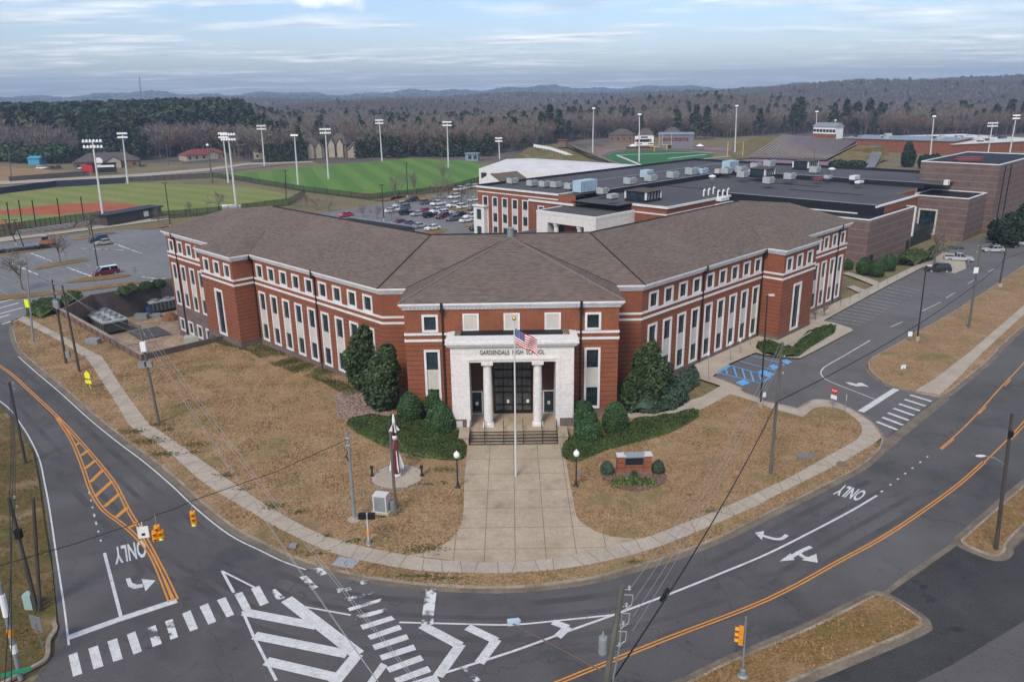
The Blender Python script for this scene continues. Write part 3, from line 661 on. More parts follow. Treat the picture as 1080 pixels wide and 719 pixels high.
# ================================================================== ROAD MARKINGS
wm, ym, bm_, wn_, fm, sw_, sr_ = (MB() for _ in range(7))
DZ = 0.008
def s399(o): return lambda pts: [(o[0] + x / 3.993, o[1] + y / 3.993) for x, y in pts]
A_ = s399((0, 539)); B_ = s399((270, 539)); C_ = s399((540, 539)); D_ = s399((810, 380)); E_ = s399((0, 380)); G_ = s399((810, 220))
GO = lambda pts: [(230 + x / 4.32, 620 + y / 4.32) for x, y in pts]
HP = lambda pts: [(740 + x / 5.99, 340 + y / 5.99) for x, y in pts]
LAY = [0]
def lay(): LAY[0] += 1; return LAY[0] * .00016
def quad(mb, px, dz=DZ):
    dz += lay()
    if mb is wn_: dz += .018
    mb.poly([at(*p, dz=dz) for p in px])
def line(mb, px, w, dz=DZ, dash=None, sm=True):
    dz += lay()
    if mb is wn_: dz += .018
    if mb is ym: dz += .003
    if sm is True and mb is wm: dz += .0015
    p = xy(px); ribbon(mb, smooth(p, 5) if sm and len(p) > 2 else p, w, dz, dash=dash)
def dbl(mb, px, gap=0.26, w=0.13, dz=DZ):
    dz += .004 + lay()
    p = smooth(xy(px), 5)
    for s in (-1, 1):
        o = []
        for i, q in enumerate(p):
            d = (p[min(i + 1, len(p) - 1)] - p[max(0, i - 1)]).normalized(); o.append(q + Vector((-d.y, d.x)) * s * gap / 2)
        ribbon(mb, o, w, dz)
ec = Cw[12:nearest_cut(Cw, 338, 598)]; eo = []
for i, q in enumerate(ec):
    d = (ec[min(i + 1, len(ec) - 1)] - ec[max(0, i - 1)]).normalized(); eo.append(q - Vector((-d.y, d.x)) * .78)
ribbon(wm, eo, .14, .03)
line(wm, [(-60, 390), (0, 423), (22.5, 448), (40, 480), (47.6, 512), (52.6, 539), (60, 589), (67.6, 639), (72.6, 680)], .13)
dbl(ym, [(-70, 345), (0, 386), (30, 411), (60, 439)])
dbl(ym, [(60, 439), (82.5, 463), (117.7, 505), (135, 537), (152.6, 566), (172.6, 604), (186, 632)])
dbl(ym, [(60, 440), (75, 463), (86.4, 490), (95, 515), (107.6, 536), (128, 552), (142, 564), (160, 586), (180, 634)])
for a, b in (((337, 345), (320, 356)), ((372, 378), (342, 400)), ((402, 420), (357, 456)), ((434, 460), (380, 512)), ((472, 508), (400, 572)), ((504, 560), (440, 615)), ((537, 618), (490, 660)), ((577, 680), (547, 702))):
    line(ym, E_([a, b]), .42, sm=False)
line(wm, [(94, 518), (101, 550), (108.5, 578)], .14, dash=(.7, .95))
line(wm, A_([(440, 175), (510, 445)]), .24, sm=False)
line(wm, A_([(290, 530), (500, 455), (745, 375)]), .62, sm=False)
for q in ([(288, 605), (325, 592), (347, 682), (308, 695)], [(372, 577), (412, 563), (436, 650), (394, 664)], [(452, 547), (493, 533), (517, 620), (477, 633)], [(534, 518), (570, 504), (598, 588), (562, 602)],
          [(767, 430), (802, 415), (834, 493), (800, 505)], [(840, 400), (876, 386), (911, 463), (877, 476)], [(914, 373), (950, 360), (986, 434), (955, 446)], [(986, 348), (1020, 338), (1058, 408), (1024, 420)], [(1057, 325), (1092, 312), (1132, 384), (1096, 398)]):
    quad(wm, A_(q))
for q in ([(620, 490), (655, 478), (682, 556), (643, 570)], [(695, 462), (727, 452), (750, 528), (718, 540)]): quad(wn_, A_(q))
quad(wn_, B_([(60, 335), (80, 325), (122, 362), (95, 378)])); quad(wn_, B_([(182, 275), (212, 270), (262, 318), (235, 330)])); quad(wn_, B_([(240, 240), (275, 235), (300, 262), (270, 270)]))
# left-turn arrow and straight lines
quad(wm, A_([(529, 283), (548, 279), (557, 300), (577, 308), (600, 304), (603, 318), (566, 326), (540, 316)])); quad(wm, A_([(596, 284), (655, 290), (613, 336)]), DZ + .004)
line(wm, A_([(935, 250), (985, 342)]), .22, sm=False); line(wm, A_([(937, 252), (1072, 320)]), .16, sm=False)
# hatched island in the junction
line(wm, GO([(112, 105), (160, 215), (265, 420)]), .20, sm=False)
for a, b in (((118, 108), (450, 172)), ((165, 215), (590, 300)), ((218, 332), (545, 408))): line(wm, GO([a, b]), .80, sm=False)
line(wm, GO([(312, 50), (640, 303)]), .95, DZ + .004, sm=False); line(wm, GO([(636, 300), (528, 432)]), .85, DZ + .008, sm=False); line(wm, GO([(380, 82), (604, 122)]), .16, sm=False)
for q in ([(648, 168), (790, 125), (806, 142), (660, 188)], [(680, 215), (825, 165), (838, 186), (695, 234)], [(702, 258), (858, 208), (870, 231), (715, 281)], [(735, 305), (890, 255), (903, 279), (748, 328)], [(765, 360), (922, 303), (938, 327), (782, 383)], [(800, 410), (955, 353), (972, 379), (817, 434)], [(835, 462), (990, 405), (1008, 432), (852, 488)]):
    quad(wm, GO(q))
for q in ([(610, 128), (762, 90), (774, 104), (626, 146)], [(590, 90), (720, 52), (745, 46), (735, 62), (600, 104)], [(572, 47), (700, 12), (716, 20), (590, 62)], [(540, 10), (600, -8), (610, 6), (555, 22)]): quad(wn_, GO(q))
quad(wn_, B_([(435, 295), (475, 286), (482, 300), (445, 308)])); quad(wn_, B_([(338, 325), (380, 322), (384, 335), (345, 343)]))
quad(wm, GO([(742, 338), (772, 352), (712, 432), (676, 432)]))
# painted chevrons
line(wm, [(421, 656), (480, 657.5), (540, 658.5), (595, 653.5), (648, 648)], .17)
line(wm, [(415, 726), (460, 712), (540, 686.8), (600, 665), (647.7, 648), (705, 626.6), (760, 604.5), (810, 583.5), (857, 560), (897.7, 538.5), (925, 522.3)], .20)
line(wm, [(445, 659), (485.4, 680.5)], .75, DZ + .004, sm=False); line(wm, [(486, 679), (462, 713)], .75, DZ + .008, sm=False)
line(wm, [(493, 661), (523.5, 675.5)], .70, DZ + .004, sm=False); line(wm, [(524, 674), (505.5, 699)], .70, DZ + .008, sm=False)
line(wm, [(583, 655.5), (599, 661.5)], .60, DZ + .004, sm=False); line(wm, [(599.5, 660.5), (588, 671.5)], .60, DZ + .008, sm=False)
line(wn_, [(455.3, 621), (453, 636), (450.5, 659)], .85, DZ + .012)
quad(wn_, B_([(860, 655), (890, 655), (950, 712), (920, 719)])); quad(wm, B_([(690, 719), (760, 690), (775, 719)]))
line(wm, [(929, 518.8), (957, 497.5), (985, 476.4)], .16, dash=(.75, .95))
dbl(ym, [(560, 731), (590, 719), (700, 674.5), (810, 631.7), (885, 591.6), (940, 561), (1005, 515.5), (1038, 487)])
line(ym, [(1038, 487.5), (1060, 466), (1080, 444), (1120, 398)], .14); line(ym, [(1062, 468), (1080, 449)], .13)
line(ym, [(991.6, 473), (1010, 457), (1030, 437), (1055, 409), (1080, 382.5), (1120, 336)], .15); line(ym, [(993, 474), (1006, 463)], .13); line(ym, [(1032, 437), (1040, 429)], .13); line(ym, [(1060, 407), (1066, 400)], .13)
line(wm, D_([(390, 218), (540, 122)]), .75, .055, sm=False)
for i in range(7):
    t = i / 6; line(wm, D_([(458 + 140 * t, 260 - 113 * t), (544 + 143 * t, 294 - 120 * t)]), .46, .055, sm=False)
line(wm, HP([(1065, 115), (900, 212), (790, 275), (758, 305), (756, 332), (790, 365), (900, 412), (1095, 488)]), .16, .055)
quad(wm, D_([(325, 92), (345, 92), (372, 99), (390, 94), (394, 102), (372, 108), (350, 104)]), .055); quad(wm, D_([(378, 94), (396, 94), (427, 112), (398, 108), (366, 110)]), .060)
quad(wm, [(796, 561.2), (806, 559.6), (803.5, 569.2)], DZ); line(wm, [(803, 564.3), (816, 568), (824, 568), (830, 564)], .34, DZ + .004)
quad(wm, [(822, 591.5), (834, 583), (838, 590)], DZ); line(wm, [(834, 587.5), (845, 581), (855.5, 576.5)], .36, DZ + .004); line(wm, [(841, 581.5), (847, 587), (853, 588.5)], .36, DZ + .008); quad(wm, [(845.5, 590), (861, 583.5), (862.5, 593)], DZ)
# far-left crossing
for a, b in (((0, 331), (24, 324.5)), ((-6, 326.5), (20, 319.5)), ((-12, 322), (16, 315)), ((-4, 336), (10, 332)), ((2, 342), (12, 339))): line(wm, [a, b], .5, .012, sm=False)
# accessible bays
quad(bm_, HP([(72, 318), (165, 265), (188, 274), (95, 328)]), .055)
for a, b in (((182, 276), (440, 346)), ((105, 320), (372, 386)), ((372, 386), (440, 346)), ((150, 290), (162, 328)), ((202, 286), (222, 344)), ((256, 300), (275, 358)), ((308, 314), (328, 372)), ((362, 330), (384, 384)), ((240, 247), (470, 308)), ((310, 212), (500, 258))): line(bm_, HP([a, b]), .22, .060, sm=False)
for q in ([(215, 378), (265, 358), (307, 380), (255, 401)], [(350, 312), (385, 297), (466, 326), (420, 346)], [(425, 278), (450, 262), (493, 281), (455, 299)], [(500, 242), (530, 230), (571, 248), (540, 266)]): quad(bm_, HP(q), .055)
# drive bays and dashes
for i in range(20):
    t = i / 19
    line(sr_ if i > 13 else sw_, [(872 + 100.5 * t, 337.4 - 53.4 * t), (908 + 92 * t, 343.6 - 53.5 * t)], .17, .055, sm=False)
for a, b in (((515, 500), (567, 478)), ((650, 432), (728, 395)), ((750, 378), (787, 355)), ((840, 318), (868, 302)), ((925, 268), (955, 255))): line(wm, G_([a, b]), .14, .055, sm=False)
# faint bay lines of the old car parks
def in_lot(a, b):
    p = ab(a, b); return inpoly(p.x, p.y, lot)
for (aa, ab_, bb) in ((10, 66, 176), (8, 62, 192), (8, 75, 205), (30, 110, 226), (60, 150, 236), (95, 138, 146), (97, 138, 162), (99, 138, 178), (102, 140, 194), (112, 150, 209)):
    a = aa
    while a < ab_:
        if in_lot(a, bb - 5.2) and in_lot(a, bb + 5.2) : ribbon(fm, [ab(a, bb - 5.2), ab(a, bb + 5.2)], .16, .012)
        a += 2.75
for p in ([(32, 267), (58, 277)], [(68, 281), (96, 291.5)], [(12, 278), (40, 290)], [(80, 262), (130, 264)], [(150, 292), (176, 296)], [(152, 299), (175, 293)], [(96, 248), (150, 268)]): line(wn_, p, .5, .016, sm=False)
wm.build('white_road_markings', M['white_paint'], kind='structure'); ym.build('yellow_road_markings', M['yellow_paint'], kind='structure'); bm_.build('blue_road_markings', M['blue_paint'], kind='structure')
sw_.build('white_bay_markings', M['stall_paint'], kind='structure'); sr_.build('red_bay_markings', M['stall_red'], kind='structure'); wn_.build('worn_road_markings', M['worn_paint'], kind='structure'); fm.build('faint_road_markings', M['faint_paint'], kind='structure')
def text_mesh(s, size=1.0, extrude=0.0, bold=0.0, align='LEFT', spacing=1.0):
    cu = bpy.data.curves.new('lettering', 'FONT'); cu.body = s; cu.size = size; cu.extrude = extrude; cu.offset = bold; cu.align_x = align; cu.space_character = spacing
    cu.resolution_u = 3
    o = bpy.data.objects.new('lettering', cu); COL.objects.link(o)
    dg = bpy.context.evaluated_depsgraph_get(); me = bpy.data.meshes.new_from_object(o.evaluated_get(dg))
    V = [v.co.copy() for v in me.vertices]; Fs = [tuple(p.vertices) for p in me.polygons]
    bpy.data.objects.remove(o); bpy.data.curves.remove(cu); bpy.data.meshes.remove(me)
    return V, Fs
def road_text(s, o, ex, ey, dz, name):
    V, Fs = text_mesh(s, 1.0, 0, 0.025)
    w = max(v.x for v in V); x0 = min(v.x for v in V); h = max(v.y for v in V)
    O, X, Y = at(*o), at(*ex), at(*ey)
    mb = MB(); mb.add([O + (X - O) * ((v.x - x0) / (w - x0)) + (Y - O) * (v.y / h) + Vector((0, 0, dz)) for v in V], Fs)
    mb.build(name, M['white_paint'], kind='structure')
road_text('ONLY', (152.3, 569.5), (119.5, 577.8), (155.5, 586.5), DZ, 'painted_word_road_markings')
road_text('ONLY', (915, 518.4), (888, 511), (905.5, 528.5), DZ, 'painted_word_road_markings')
# planted islands in the car parks
isl_m = s399
def isle(px, sc, o, m='lawn_gold'):
    P = xy([(o[0] + x / sc, o[1] + y / sc) for x, y in px]); sheet('island_lawn', smooth(P, 4, True), 0.1, M[m], 4)
S5 = 5.99
for p in ([(220, 320), (300, 292), (430, 272), (545, 264), (545, 274), (380, 300), (240, 326)], [(422, 408), (520, 380), (600, 368), (810, 356), (800, 372), (640, 394), (440, 411)], [(-20, 492), (150, 482), (300, 465), (480, 448), (700, 420), (840, 403), (912, 404), (860, 420), (640, 448), (420, 475), (200, 500), (-20, 521)],
          [(450, 132), (560, 108), (700, 92), (720, 100), (560, 130), (470, 140)], [(-20, 225), (100, 195), (200, 183), (330, 185), (200, 210), (10, 238)], [(885, 72), (980, 45), (1090, 36), (1090, 48), (960, 70)]): isle(p, S5, (0, 230))
S7 = 7.2
for p in ([(540, 400), (620, 380), (740, 375), (700, 398), (620, 412)], [(760, 208), (900, 190), (1000, 180), (1000, 230), (880, 240), (760, 225)], [(300, 140), (480, 110), (650, 140), (640, 152), (400, 165)], [(185, 152), (330, 130), (420, 128), (330, 150), (200, 158)], [(0, 110), (120, 90), (190, 100), (110, 120), (0, 130)], [(860, 345), (930, 340), (935, 352), (880, 358)]): isle(p, S7, (370, 190))
# ================================================================== THE SCHOOL
class Fr:
    """a wall plane: t runs along u, d is out along n, z is height"""
    def __init__(s, o, u, n): s.o = Vector((o[0], o[1], 0)); s.u = Vector((u[0], u[1], 0)); s.n = Vector((n[0], n[1], 0))
    def p(s, t, d, z): return s.o + s.u * t + s.n * d + Vector((0, 0, z))
    def box(s, mb, t0, t1, d0, d1, z0, z1, mi=0):
        mb.obox(s.p((t0 + t1) / 2, (d0 + d1) / 2, (z0 + z1) / 2), s.u * ((t1 - t0) / 2), s.n * ((d1 - d0) / 2), Vector((0, 0, (z1 - z0) / 2)), mi)
    def wall(s, mb, t0, t1, z0, z1, ops, depth=0.22, d=0.0, mi=0):
        """wall with real openings and their reveals; ops are (t0,t1,z0,z1)"""
        ts = sorted({t0, t1} | {o[0] for o in ops} | {o[1] for o in ops}); zs = sorted({z0, z1} | {o[2] for o in ops} | {o[3] for o in ops})
        ts = [t for t in ts if t0 <= t <= t1]; zs = [z for z in zs if z0 <= z <= z1]
        for a, b in zip(ts, ts[1:]):
            for e, f in zip(zs, zs[1:]):
                m_, n_ = (a + b) / 2, (e + f) / 2
                if any(o[0] < m_ < o[1] and o[2] < n_ < o[3] for o in ops): continue
                mb.poly([s.p(a, d, e), s.p(b, d, e), s.p(b, d, f), s.p(a, d, f)], mi)
        for o in ops:
            a, b, e, f = o; q = [(a, e), (b, e), (b, f), (a, f)]
            for (t1_, z1_), (t2_, z2_) in zip(q, q[1:] + q[:1]):
                mb.poly([s.p(t1_, d, z1_), s.p(t2_, d, z2_), s.p(t2_, d - depth, z2_), s.p(t1_, d - depth, z1_)], mi)
def ring_boxes(fr, mb, t0, t1, z0, z1, w, d0, d1, mi=0):
    fr.box(mb, t0, t1, d0, d1, z1 - w, z1, mi); fr.box(mb, t0, t1, d0, d1, z0, z0 + w, mi)
    fr.box(mb, t0, t0 + w, d0, d1, z0 + w, z1 - w, mi); fr.box(mb, t1 - w, t1, d0, d1, z0 + w, z1 - w, mi)
def window(fr, parent, tc_, z0, z1, w=1.42, sur=0.27, ops=None, panes=None, panel=None, bars=(1, 1)):
    """surround, glass and glazing bars; panes: list of (z0,z1) of glass, panel: list of (z0,z1) cream spandrels"""
    a, b = tc_ - w / 2, tc_ + w / 2
    ops.append((a - 0.05, b + 0.05, z0 - 0.05, z1 + 0.05))
    mb = MB(); ring_boxes(fr, mb, a - sur, b + sur, z0 - sur, z1 + sur, sur, -0.10, 0.09)
    wo = mb.build('window', M['white_trim'], parent)
    for (p0, p1) in (panes or [(z0, z1)]):
        g = MB(); fr.box(g, a - .02, b + .02, -0.19, -0.15, p0, p1)
        n_ = max(1, round((p1 - p0) / 0.75))
        fr.box(g, (a + b) / 2 - .035, (a + b) / 2 + .035, -0.16, -0.11, p0, p1, 1)
        for k in range(0, n_ + 1): z = p0 + (p1 - p0) * k / n_; fr.box(g, a, b, -0.155, -0.115, z - .03, z + .03, 1)
        for t in (a + .04, b - .04): fr.box(g, t - .04, t + .04, -0.157, -0.112, p0, p1, 1)
        g.build('pane', [M['glass'], M['mullion']], wo)
    for (p0, p1) in (panel or []):
        g = MB(); fr.box(g, a - .02, b + .02, -0.17, -0.04, p0, p1)
        for t in (a + .36, b - .36): fr.box(g, t - .02, t + .02, -0.05, -0.025, p0 + .1, p1 - .1)
        g.build('panel', M['panel'], wo)
    return wo
def wingframe(side, D=74.2):
    # origin at s=0 on the wall plane, t = s
    return Fr((-side * D / 2, D / 2), (side / Q2, 1 / Q2), (side / Q2, -1 / Q2))
school = empty('school_building', 'three-storey red brick school with white portico, two angled wings and brown shingle roof', 'school', (0, 82.6, 0))
FL, FRt = wingframe(-1), wingframe(1)
FC = Fr((0, 82.6), (1, 0), (0, -1))
HL = dict(fr=FL, end=136.8, p0=106.3, p1=117.0, po=3.04, bays=[77.2 + 3.355 * i for i in range(9)], ew=[134.82, 131.35, 127.85, 124.5, 120.9], tall=111.75, pw=[107.95, 111.3, 114.7], base=-5.2)
HR = dict(fr=FRt, end=134.0, p0=104.6, p1=115.1, po=3.04, bays=[76.9 + 3.228 * i for i in range(9)], ew=[132.0, 128.85, 125.6, 122.6, 119.4], tall=109.7, pw=[106.35, 109.6, 112.9], base=-0.4)
UPW = (10.88, 12.55)
brick = MB(); stone = MB()
def pane_strip(fr, t, ops): window(fr, school, t, 1.5, 8.45, ops=ops, panes=[(5.97, 8.45), (1.5, 3.72)], panel=[(3.72, 5.97)])
for S in (HL, HR):
    fr = S['fr']; ops = []
    for s in S['bays']: window(fr, school, s, *UPW, ops=ops); pane_strip(fr, s, ops)
    fr.wall(brick, 74.4, S['p0'], 0.0, 14.0, ops)
    # pavilion
    pf = Fr((fr.o + fr.n * S['po']).to_2d(), fr.u, fr.n); ops = []
    for s in S['pw']: window(pf, school, s, *UPW, ops=ops)
    window(pf, school, S['tall'], 1.5, 8.05, w=1.9, sur=.36, ops=ops, panes=[(1.5, 4.1), (4.75, 8.05)], panel=None)
    g = MB(); pf.box(g, S['tall'] - .97, S['tall'] + .97, -.19, -.12, 4.1, 4.75); g.build('spandrel_panel', M['mullion'], school)
    pf.wall(brick, S['p0'], S['p1'], 0.0, 14.0, ops)
    for s in (S['p0'], S['p1']):
        brick.poly([fr.p(s, 0, 0), fr.p(s, S['po'], 0), fr.p(s, S['po'], 14), fr.p(s, 0, 14)])
    # end bays
    ops = []
    for s in S['ew']:
        if s < S['p1'] + 1.2: continue
        window(fr, school, s, *UPW, ops=ops); pane_strip(fr, s, ops)
    fr.wall(brick, S['p1'], S['end'], 1.3 if S is HL else 0.0, 14.0, ops)
    if S is HL:
        ops = []
        for s in S['ew']: window(fr, school, s, -3.3, -1.45, ops=ops)
        fr.wall(stone, S['p1'], S['end'], S['base'], 1.3, ops)
    # gable-end and back walls
    brick.poly([fr.p(S['end'], 0, S['base']), fr.p(S['end'], -24, S['base']), fr.p(S['end'], -24, 14), fr.p(S['end'], 0, 14)])
    brick.poly([fr.p(S['end'], -24, S['base']), fr.p(86, -24, -.4), fr.p(86, -24, 14), fr.p(S['end'], -24, 14)])
# infill walls and centre block
for sx in (-1, 1):
    brick.poly([(sx * 15.57, 89.7, 0), (sx * 11.88, 89.7, 0), (sx * 11.88, 89.7, 14), (sx * 15.57, 89.7, 14)])
    brick.poly([(sx * 11.88, 89.7, 0), (sx * 11.88, 82.6, 0), (sx * 11.88, 82.6, 14), (sx * 11.88, 89.7, 14)])
ops = []
for x in (-9.05, 9.0): window(FC, school, x, 10.95, 12.5, w=1.3, sur=.25, ops=ops)
for x in (-9.0, 9.0):
    window(FC, school, x, 1.6, 8.42, w=1.3, sur=.25, ops=ops, panes=[(6.27, 8.42), (1.6, 3.9)], panel=[(3.9, 6.27)])
for x in (-4.53, 0.0, 4.54):
    g = MB(); ring_boxes(FC, g, x - .9, x + .9, 10.75, 12.8, .2, -.02, .09); FC.box(g, x - .7, x + .7, -.02, .03, 10.95, 12.6, 1)
    g.build('blind_window', [M['white_trim'], M['panel']], school)
ops += [(-4.75, -3.45, .9, 3.5), (-2.2, 2.2, .9, 8.6), (3.45, 4.75, .9, 3.5)]
FC.wall(brick, -11.88, 11.88, 0.0, 14.0, ops, depth=.3)
brick.build('brick_wall', M['brick'], school)
# plan path of the whole front, left to right
def wp(fr, s, p): return fr.p(s, p, 0).to_2d()
PATH = [wp(FL, HL['end'], -10), wp(FL, HL['end'], 0), wp(FL, HL['p1'], 0), wp(FL, HL['p1'], HL['po']), wp(FL, HL['p0'], HL['po']), wp(FL, HL['p0'], 0), Vector((-15.57, 89.75)), Vector((-11.88, 89.75)), Vector((-11.88, 82.6)),
        Vector((11.88, 82.6)), Vector((11.88, 89.75)), Vector((15.57, 89.75)), wp(FRt, HR['p0'], 0), wp(FRt, HR['p0'], HR['po']), wp(FRt, HR['p1'], HR['po']), wp(FRt, HR['p1'], 0), wp(FRt, HR['end'], 0), wp(FRt, HR['end'], -10)]
def rect(d0, d1, z0, z1): return [(d0, z0), (d1, z0), (d1, z1), (d0, z1)]
cm = MB()
for pr in (rect(-.05, .14, 13.32, 13.5), rect(-.05, .24, 13.503, 13.72), rect(-.05, .42, 13.723, 13.9), rect(-.05, .55, 13.903, 14.12)): cm.sweep(PATH, pr, left=False)
# dentils
dm = MB()
for a, b in zip(PATH[1:-2], PATH[2:-1]):
    d = (b - a); L = d.length; d.normalize(); nn = Vector((d.y, -d.x)); k = int(L / .42)
    for i in range(k):
        c = a + d * ((i + .5) * L / k) + nn * .19; cm.obox((c.x, c.y, 13.61), (d.x * .1, d.y * .1, 0), (nn.x * .13, nn.y * .13, 0), (0, 0, .1))
cm.build('cornice', M['white_trim'], school)
bm2 = MB(); bm2.sweep(PATH, rect(-.05, .085, 10.36, 10.63), left=False); bm2.build('band_course', M['white_trim'], school)
bm2 = MB(); bm2.sweep(PATH, rect(-.05, .085, 9.62, 9.9), left=False); bm2.build('band_course', M['white_trim'], school)
stone.sweep(PATH[3:], rect(-.05, .10, -.5, 1.12), left=False); stone.sweep(PATH[3:], rect(-.05, .14, 1.12, 1.22), left=False)
stone.build('granite_base', M['stone'], school)
# downspouts
for fr, s, d, z0 in ((FL, 89.0, .1, .3), (FL, HL['p0'] - .45, .1, .1), (FL, 133.2, .1, -5), (FRt, 88.1, .1, .4), (FRt, HR['p0'] - .45, .1, .3), (FRt, 130.4, .1, 0), (FC, -7.66, .1, .3), (FC, 7.66, .1, .3)):
    g = MB(); fr.box(g, s - .1, s + .1, .0, .17, z0, 13.3); fr.box(g, s - .2, s + .2, .0, .58, 13.05, 13.4); fr.box(g, s - .15, s + .15, .5, .62, 13.35, 14.2)
    g.build('downspout', M['dark_metal'], school)
# ---- roof
EZ, RZ, EO = 14.13, 18.3, 0.55
rm = MB()
def rp_(P): rm.poly(P)
for S, sd_ in ((HL, -1), (HR, 1)):
    fr = S['fr']; e = S['end']
    V0 = Vector((sd_ * 15.8, 89.2, EZ)); Vr = Vector((sd_ * 10.4, 101.2, RZ))
    rend = e - 16.3
    A = fr.p(e + EO, EO, EZ); B = fr.p(rend, -12.0, RZ); Cc = fr.p(e - 4.9, -8.6, 17.0)
    rp_([V0, A, Cc]); rp_([V0, Cc, B]); rp_([V0, B, Vr])
    A2 = fr.p(e + EO, -24.5, EZ); rp_([A, A2, Cc]); rp_([Cc, A2, B])
    bk = fr.p(86, -24.5, EZ); rp_([B, A2, bk, Vr])
    # pavilion roof
    q0, q1 = S['p0'] - EO, S['p1'] + EO; mid = (q0 + q1) / 2; hw = (q1 - q0) / 2; sl_ = (RZ - EZ) / 12.55; pz = EZ + hw * sl_
    po = S['po'] + EO; ap = fr.p(mid, po - hw, pz); ri = fr.p(mid, EO - hw - .15, pz + .02)
    c0, c1 = fr.p(q0, po, EZ), fr.p(q1, po, EZ); i0_, i1_ = fr.p(q0, EO - .02, EZ + .01), fr.p(q1, EO - .02, EZ + .01)
    rp_([c0, c1, ap]); rp_([c0, ap, ri, i0_]); rp_([c1, i1_, ri, ap])
# infill and centre
for sd_ in (-1, 1):
    V0 = Vector((sd_ * 15.8, 89.2, EZ)); Vr = Vector((sd_ * 10.4, 101.2, RZ))
    ci = Vector((sd_ * 12.43, 89.2, EZ)); cf = Vector((sd_ * 12.43, 82.05, EZ)); apx = Vector((0, 97.8, RZ + .15))
    rp_([V0, Vr, Vector((0, 101.2, RZ)), apx, ci]); rp_([ci, apx, cf])
rp_([Vector((-12.43, 82.05, EZ)), Vector((12.43, 82.05, EZ)), Vector((0, 97.8, RZ + .15))])
rp_([Vector((-10.4, 101.2, RZ)), FL.p(86, -24.5, EZ), FRt.p(86, -24.5, EZ), Vector((10.4, 101.2, RZ))])
roof = rm.build('roof', M['roof'], school)
rc = MB()
for S, sd_ in ((HL, -1), (HR, 1)):
    fr = S['fr']; rc.tube([fr.p(S['end'] - 16.3, -12.0, RZ + .03), Vector((sd_ * 10.4, 101.2, RZ + .03)), Vector((0, 101.2, RZ + .03))], .13, 5)
rc.build('ridge_cap', M['dark_metal'], roof)
M['hip'] = mat('hip_shingle', (.21, .17, .145), .92, (.16, .13, .11), 1.5); apx_ = Vector((0, 97.8, RZ + .17))  # caps paler than the roof: light on the side slopes put into their colour
for sd_ in (-1, 1):
    hc = MB(); hc.tube([Vector((sd_ * 12.43, 82.05, EZ + .03)), apx_], .11, 5); hc.build('hip_cap', M['hip'], roof)
    for S, s2_ in ((HL, -1), (HR, 1)):
        if s2_ == sd_: hc = MB(); hc.tube([S['fr'].p(S['end'] + EO, EO, EZ + .03), S['fr'].p(S['end'] - 4.9, -8.6, 17.03), S['fr'].p(S['end'] - 16.3, -12, RZ + .03)], .11, 5); hc.build('hip_cap', M['hip'], roof)
vf = MB()
for sd_ in (-1, 1):
    vf.tube([Vector((sd_ * 15.8, 89.2, EZ + .02)), Vector((sd_ * 10.4, 101.2, RZ + .02))], .09, 4); vf.tube([Vector((sd_ * 12.43, 89.2, EZ + .02)), apx_], .06, 4)
vf.build('valley_flashing', M['dark_metal'], roof)
vt = MB(); vt.lathe((0, 98.6, RZ - .1), [(.42, 0), (.42, 1.15), (.5, 1.2), (.5, 1.35), (.1, 1.42)], 14); vt.build('roof_vent', M['galv'], roof)
wl = MB(); a_, b_ = [at(*p, 17.4) for p in ((352, 230), (420, 240))]; dd = (b_ - a_).normalized(); nn = Vector((-dd.y, dd.x, 0))
c_ = (a_ + b_) / 2 + nn * 3.4; c_ -= nn * 1.9 + Vector((0, 0, .35)); wl.obox(c_ + Vector((0, 0, -1.5)), (b_ - a_) / 2, nn * 1.7, (0, 0, 1.4)); wl.obox(c_ + Vector((0, 0, -.04)), (b_ - a_) / 2 * .98, nn * 1.5, (0, 0, .04), 1)
for t in (-1, 1): wl.obox(c_ + nn * 1.6 * t + Vector((0, 0, .05)), (b_ - a_) / 2, nn * .15, (0, 0, .14), 2)
wl.build('flat_roof_well', [M['membrane'], M['black_membrane'], M['galv']], roof)

# ---- portico
PF = Fr((0, 78.7), (1, 0), (0, -1)); PZ = 0.92
pm = MB()
PF.box(pm, -6.62, -4.66, -3.7, 0, PZ - .1, 8.44); PF.box(pm, 4.66, 6.62, -3.7, 0, PZ - .1, 8.44)        # piers / side walls
PF.box(pm, -6.62, 6.62, -3.7, 0, 8.443, 10.15)
for s in (-1, 1):
    PF.box(pm, s * 4.9 - .24 - .0, s * 4.9 + .24, 0.003, .09, PZ, 8.7)
    PF.box(pm, s * 5.8 - .68, s * 5.8 + .68, 0.003, .05, 1.9, 8.2)
PF.box(pm, -5.14, 5.14, 0.004, .1, 8.7, 8.95)
pm.build('portico_wall', M['limestone'], school)
pm = MB(); pp = [Vector((-6.62, 82.4)), Vector((-6.62, 78.7)), Vector((6.62, 78.7)), Vector((6.62, 82.4))]
for pr in (rect(-.05, .14, 10.15, 10.32), rect(-.05, .34, 10.323, 10.55), rect(-.05, .5, 10.553, 10.78)): pm.sweep(pp, pr, left=False)
PF.box(pm, -6.7, 6.7, -3.75, .1, 10.4, 10.84)
pm.build('portico_cornice', M['limestone'], school)
pm = MB(); PF.box(pm, -5.6, 5.6, -3.72, -2.0, 10.843, 10.88); pm.build('portico_roof', M['black_membrane'], school)
for s in (-1, 1): pm = MB(); pm.box(s * 5.95 - .3, 80.7, 10.62, s * 5.95 + .3, 82.3, 11.0); pm.build('parapet_block', M['granite' if 0 else 'gutter'], school)
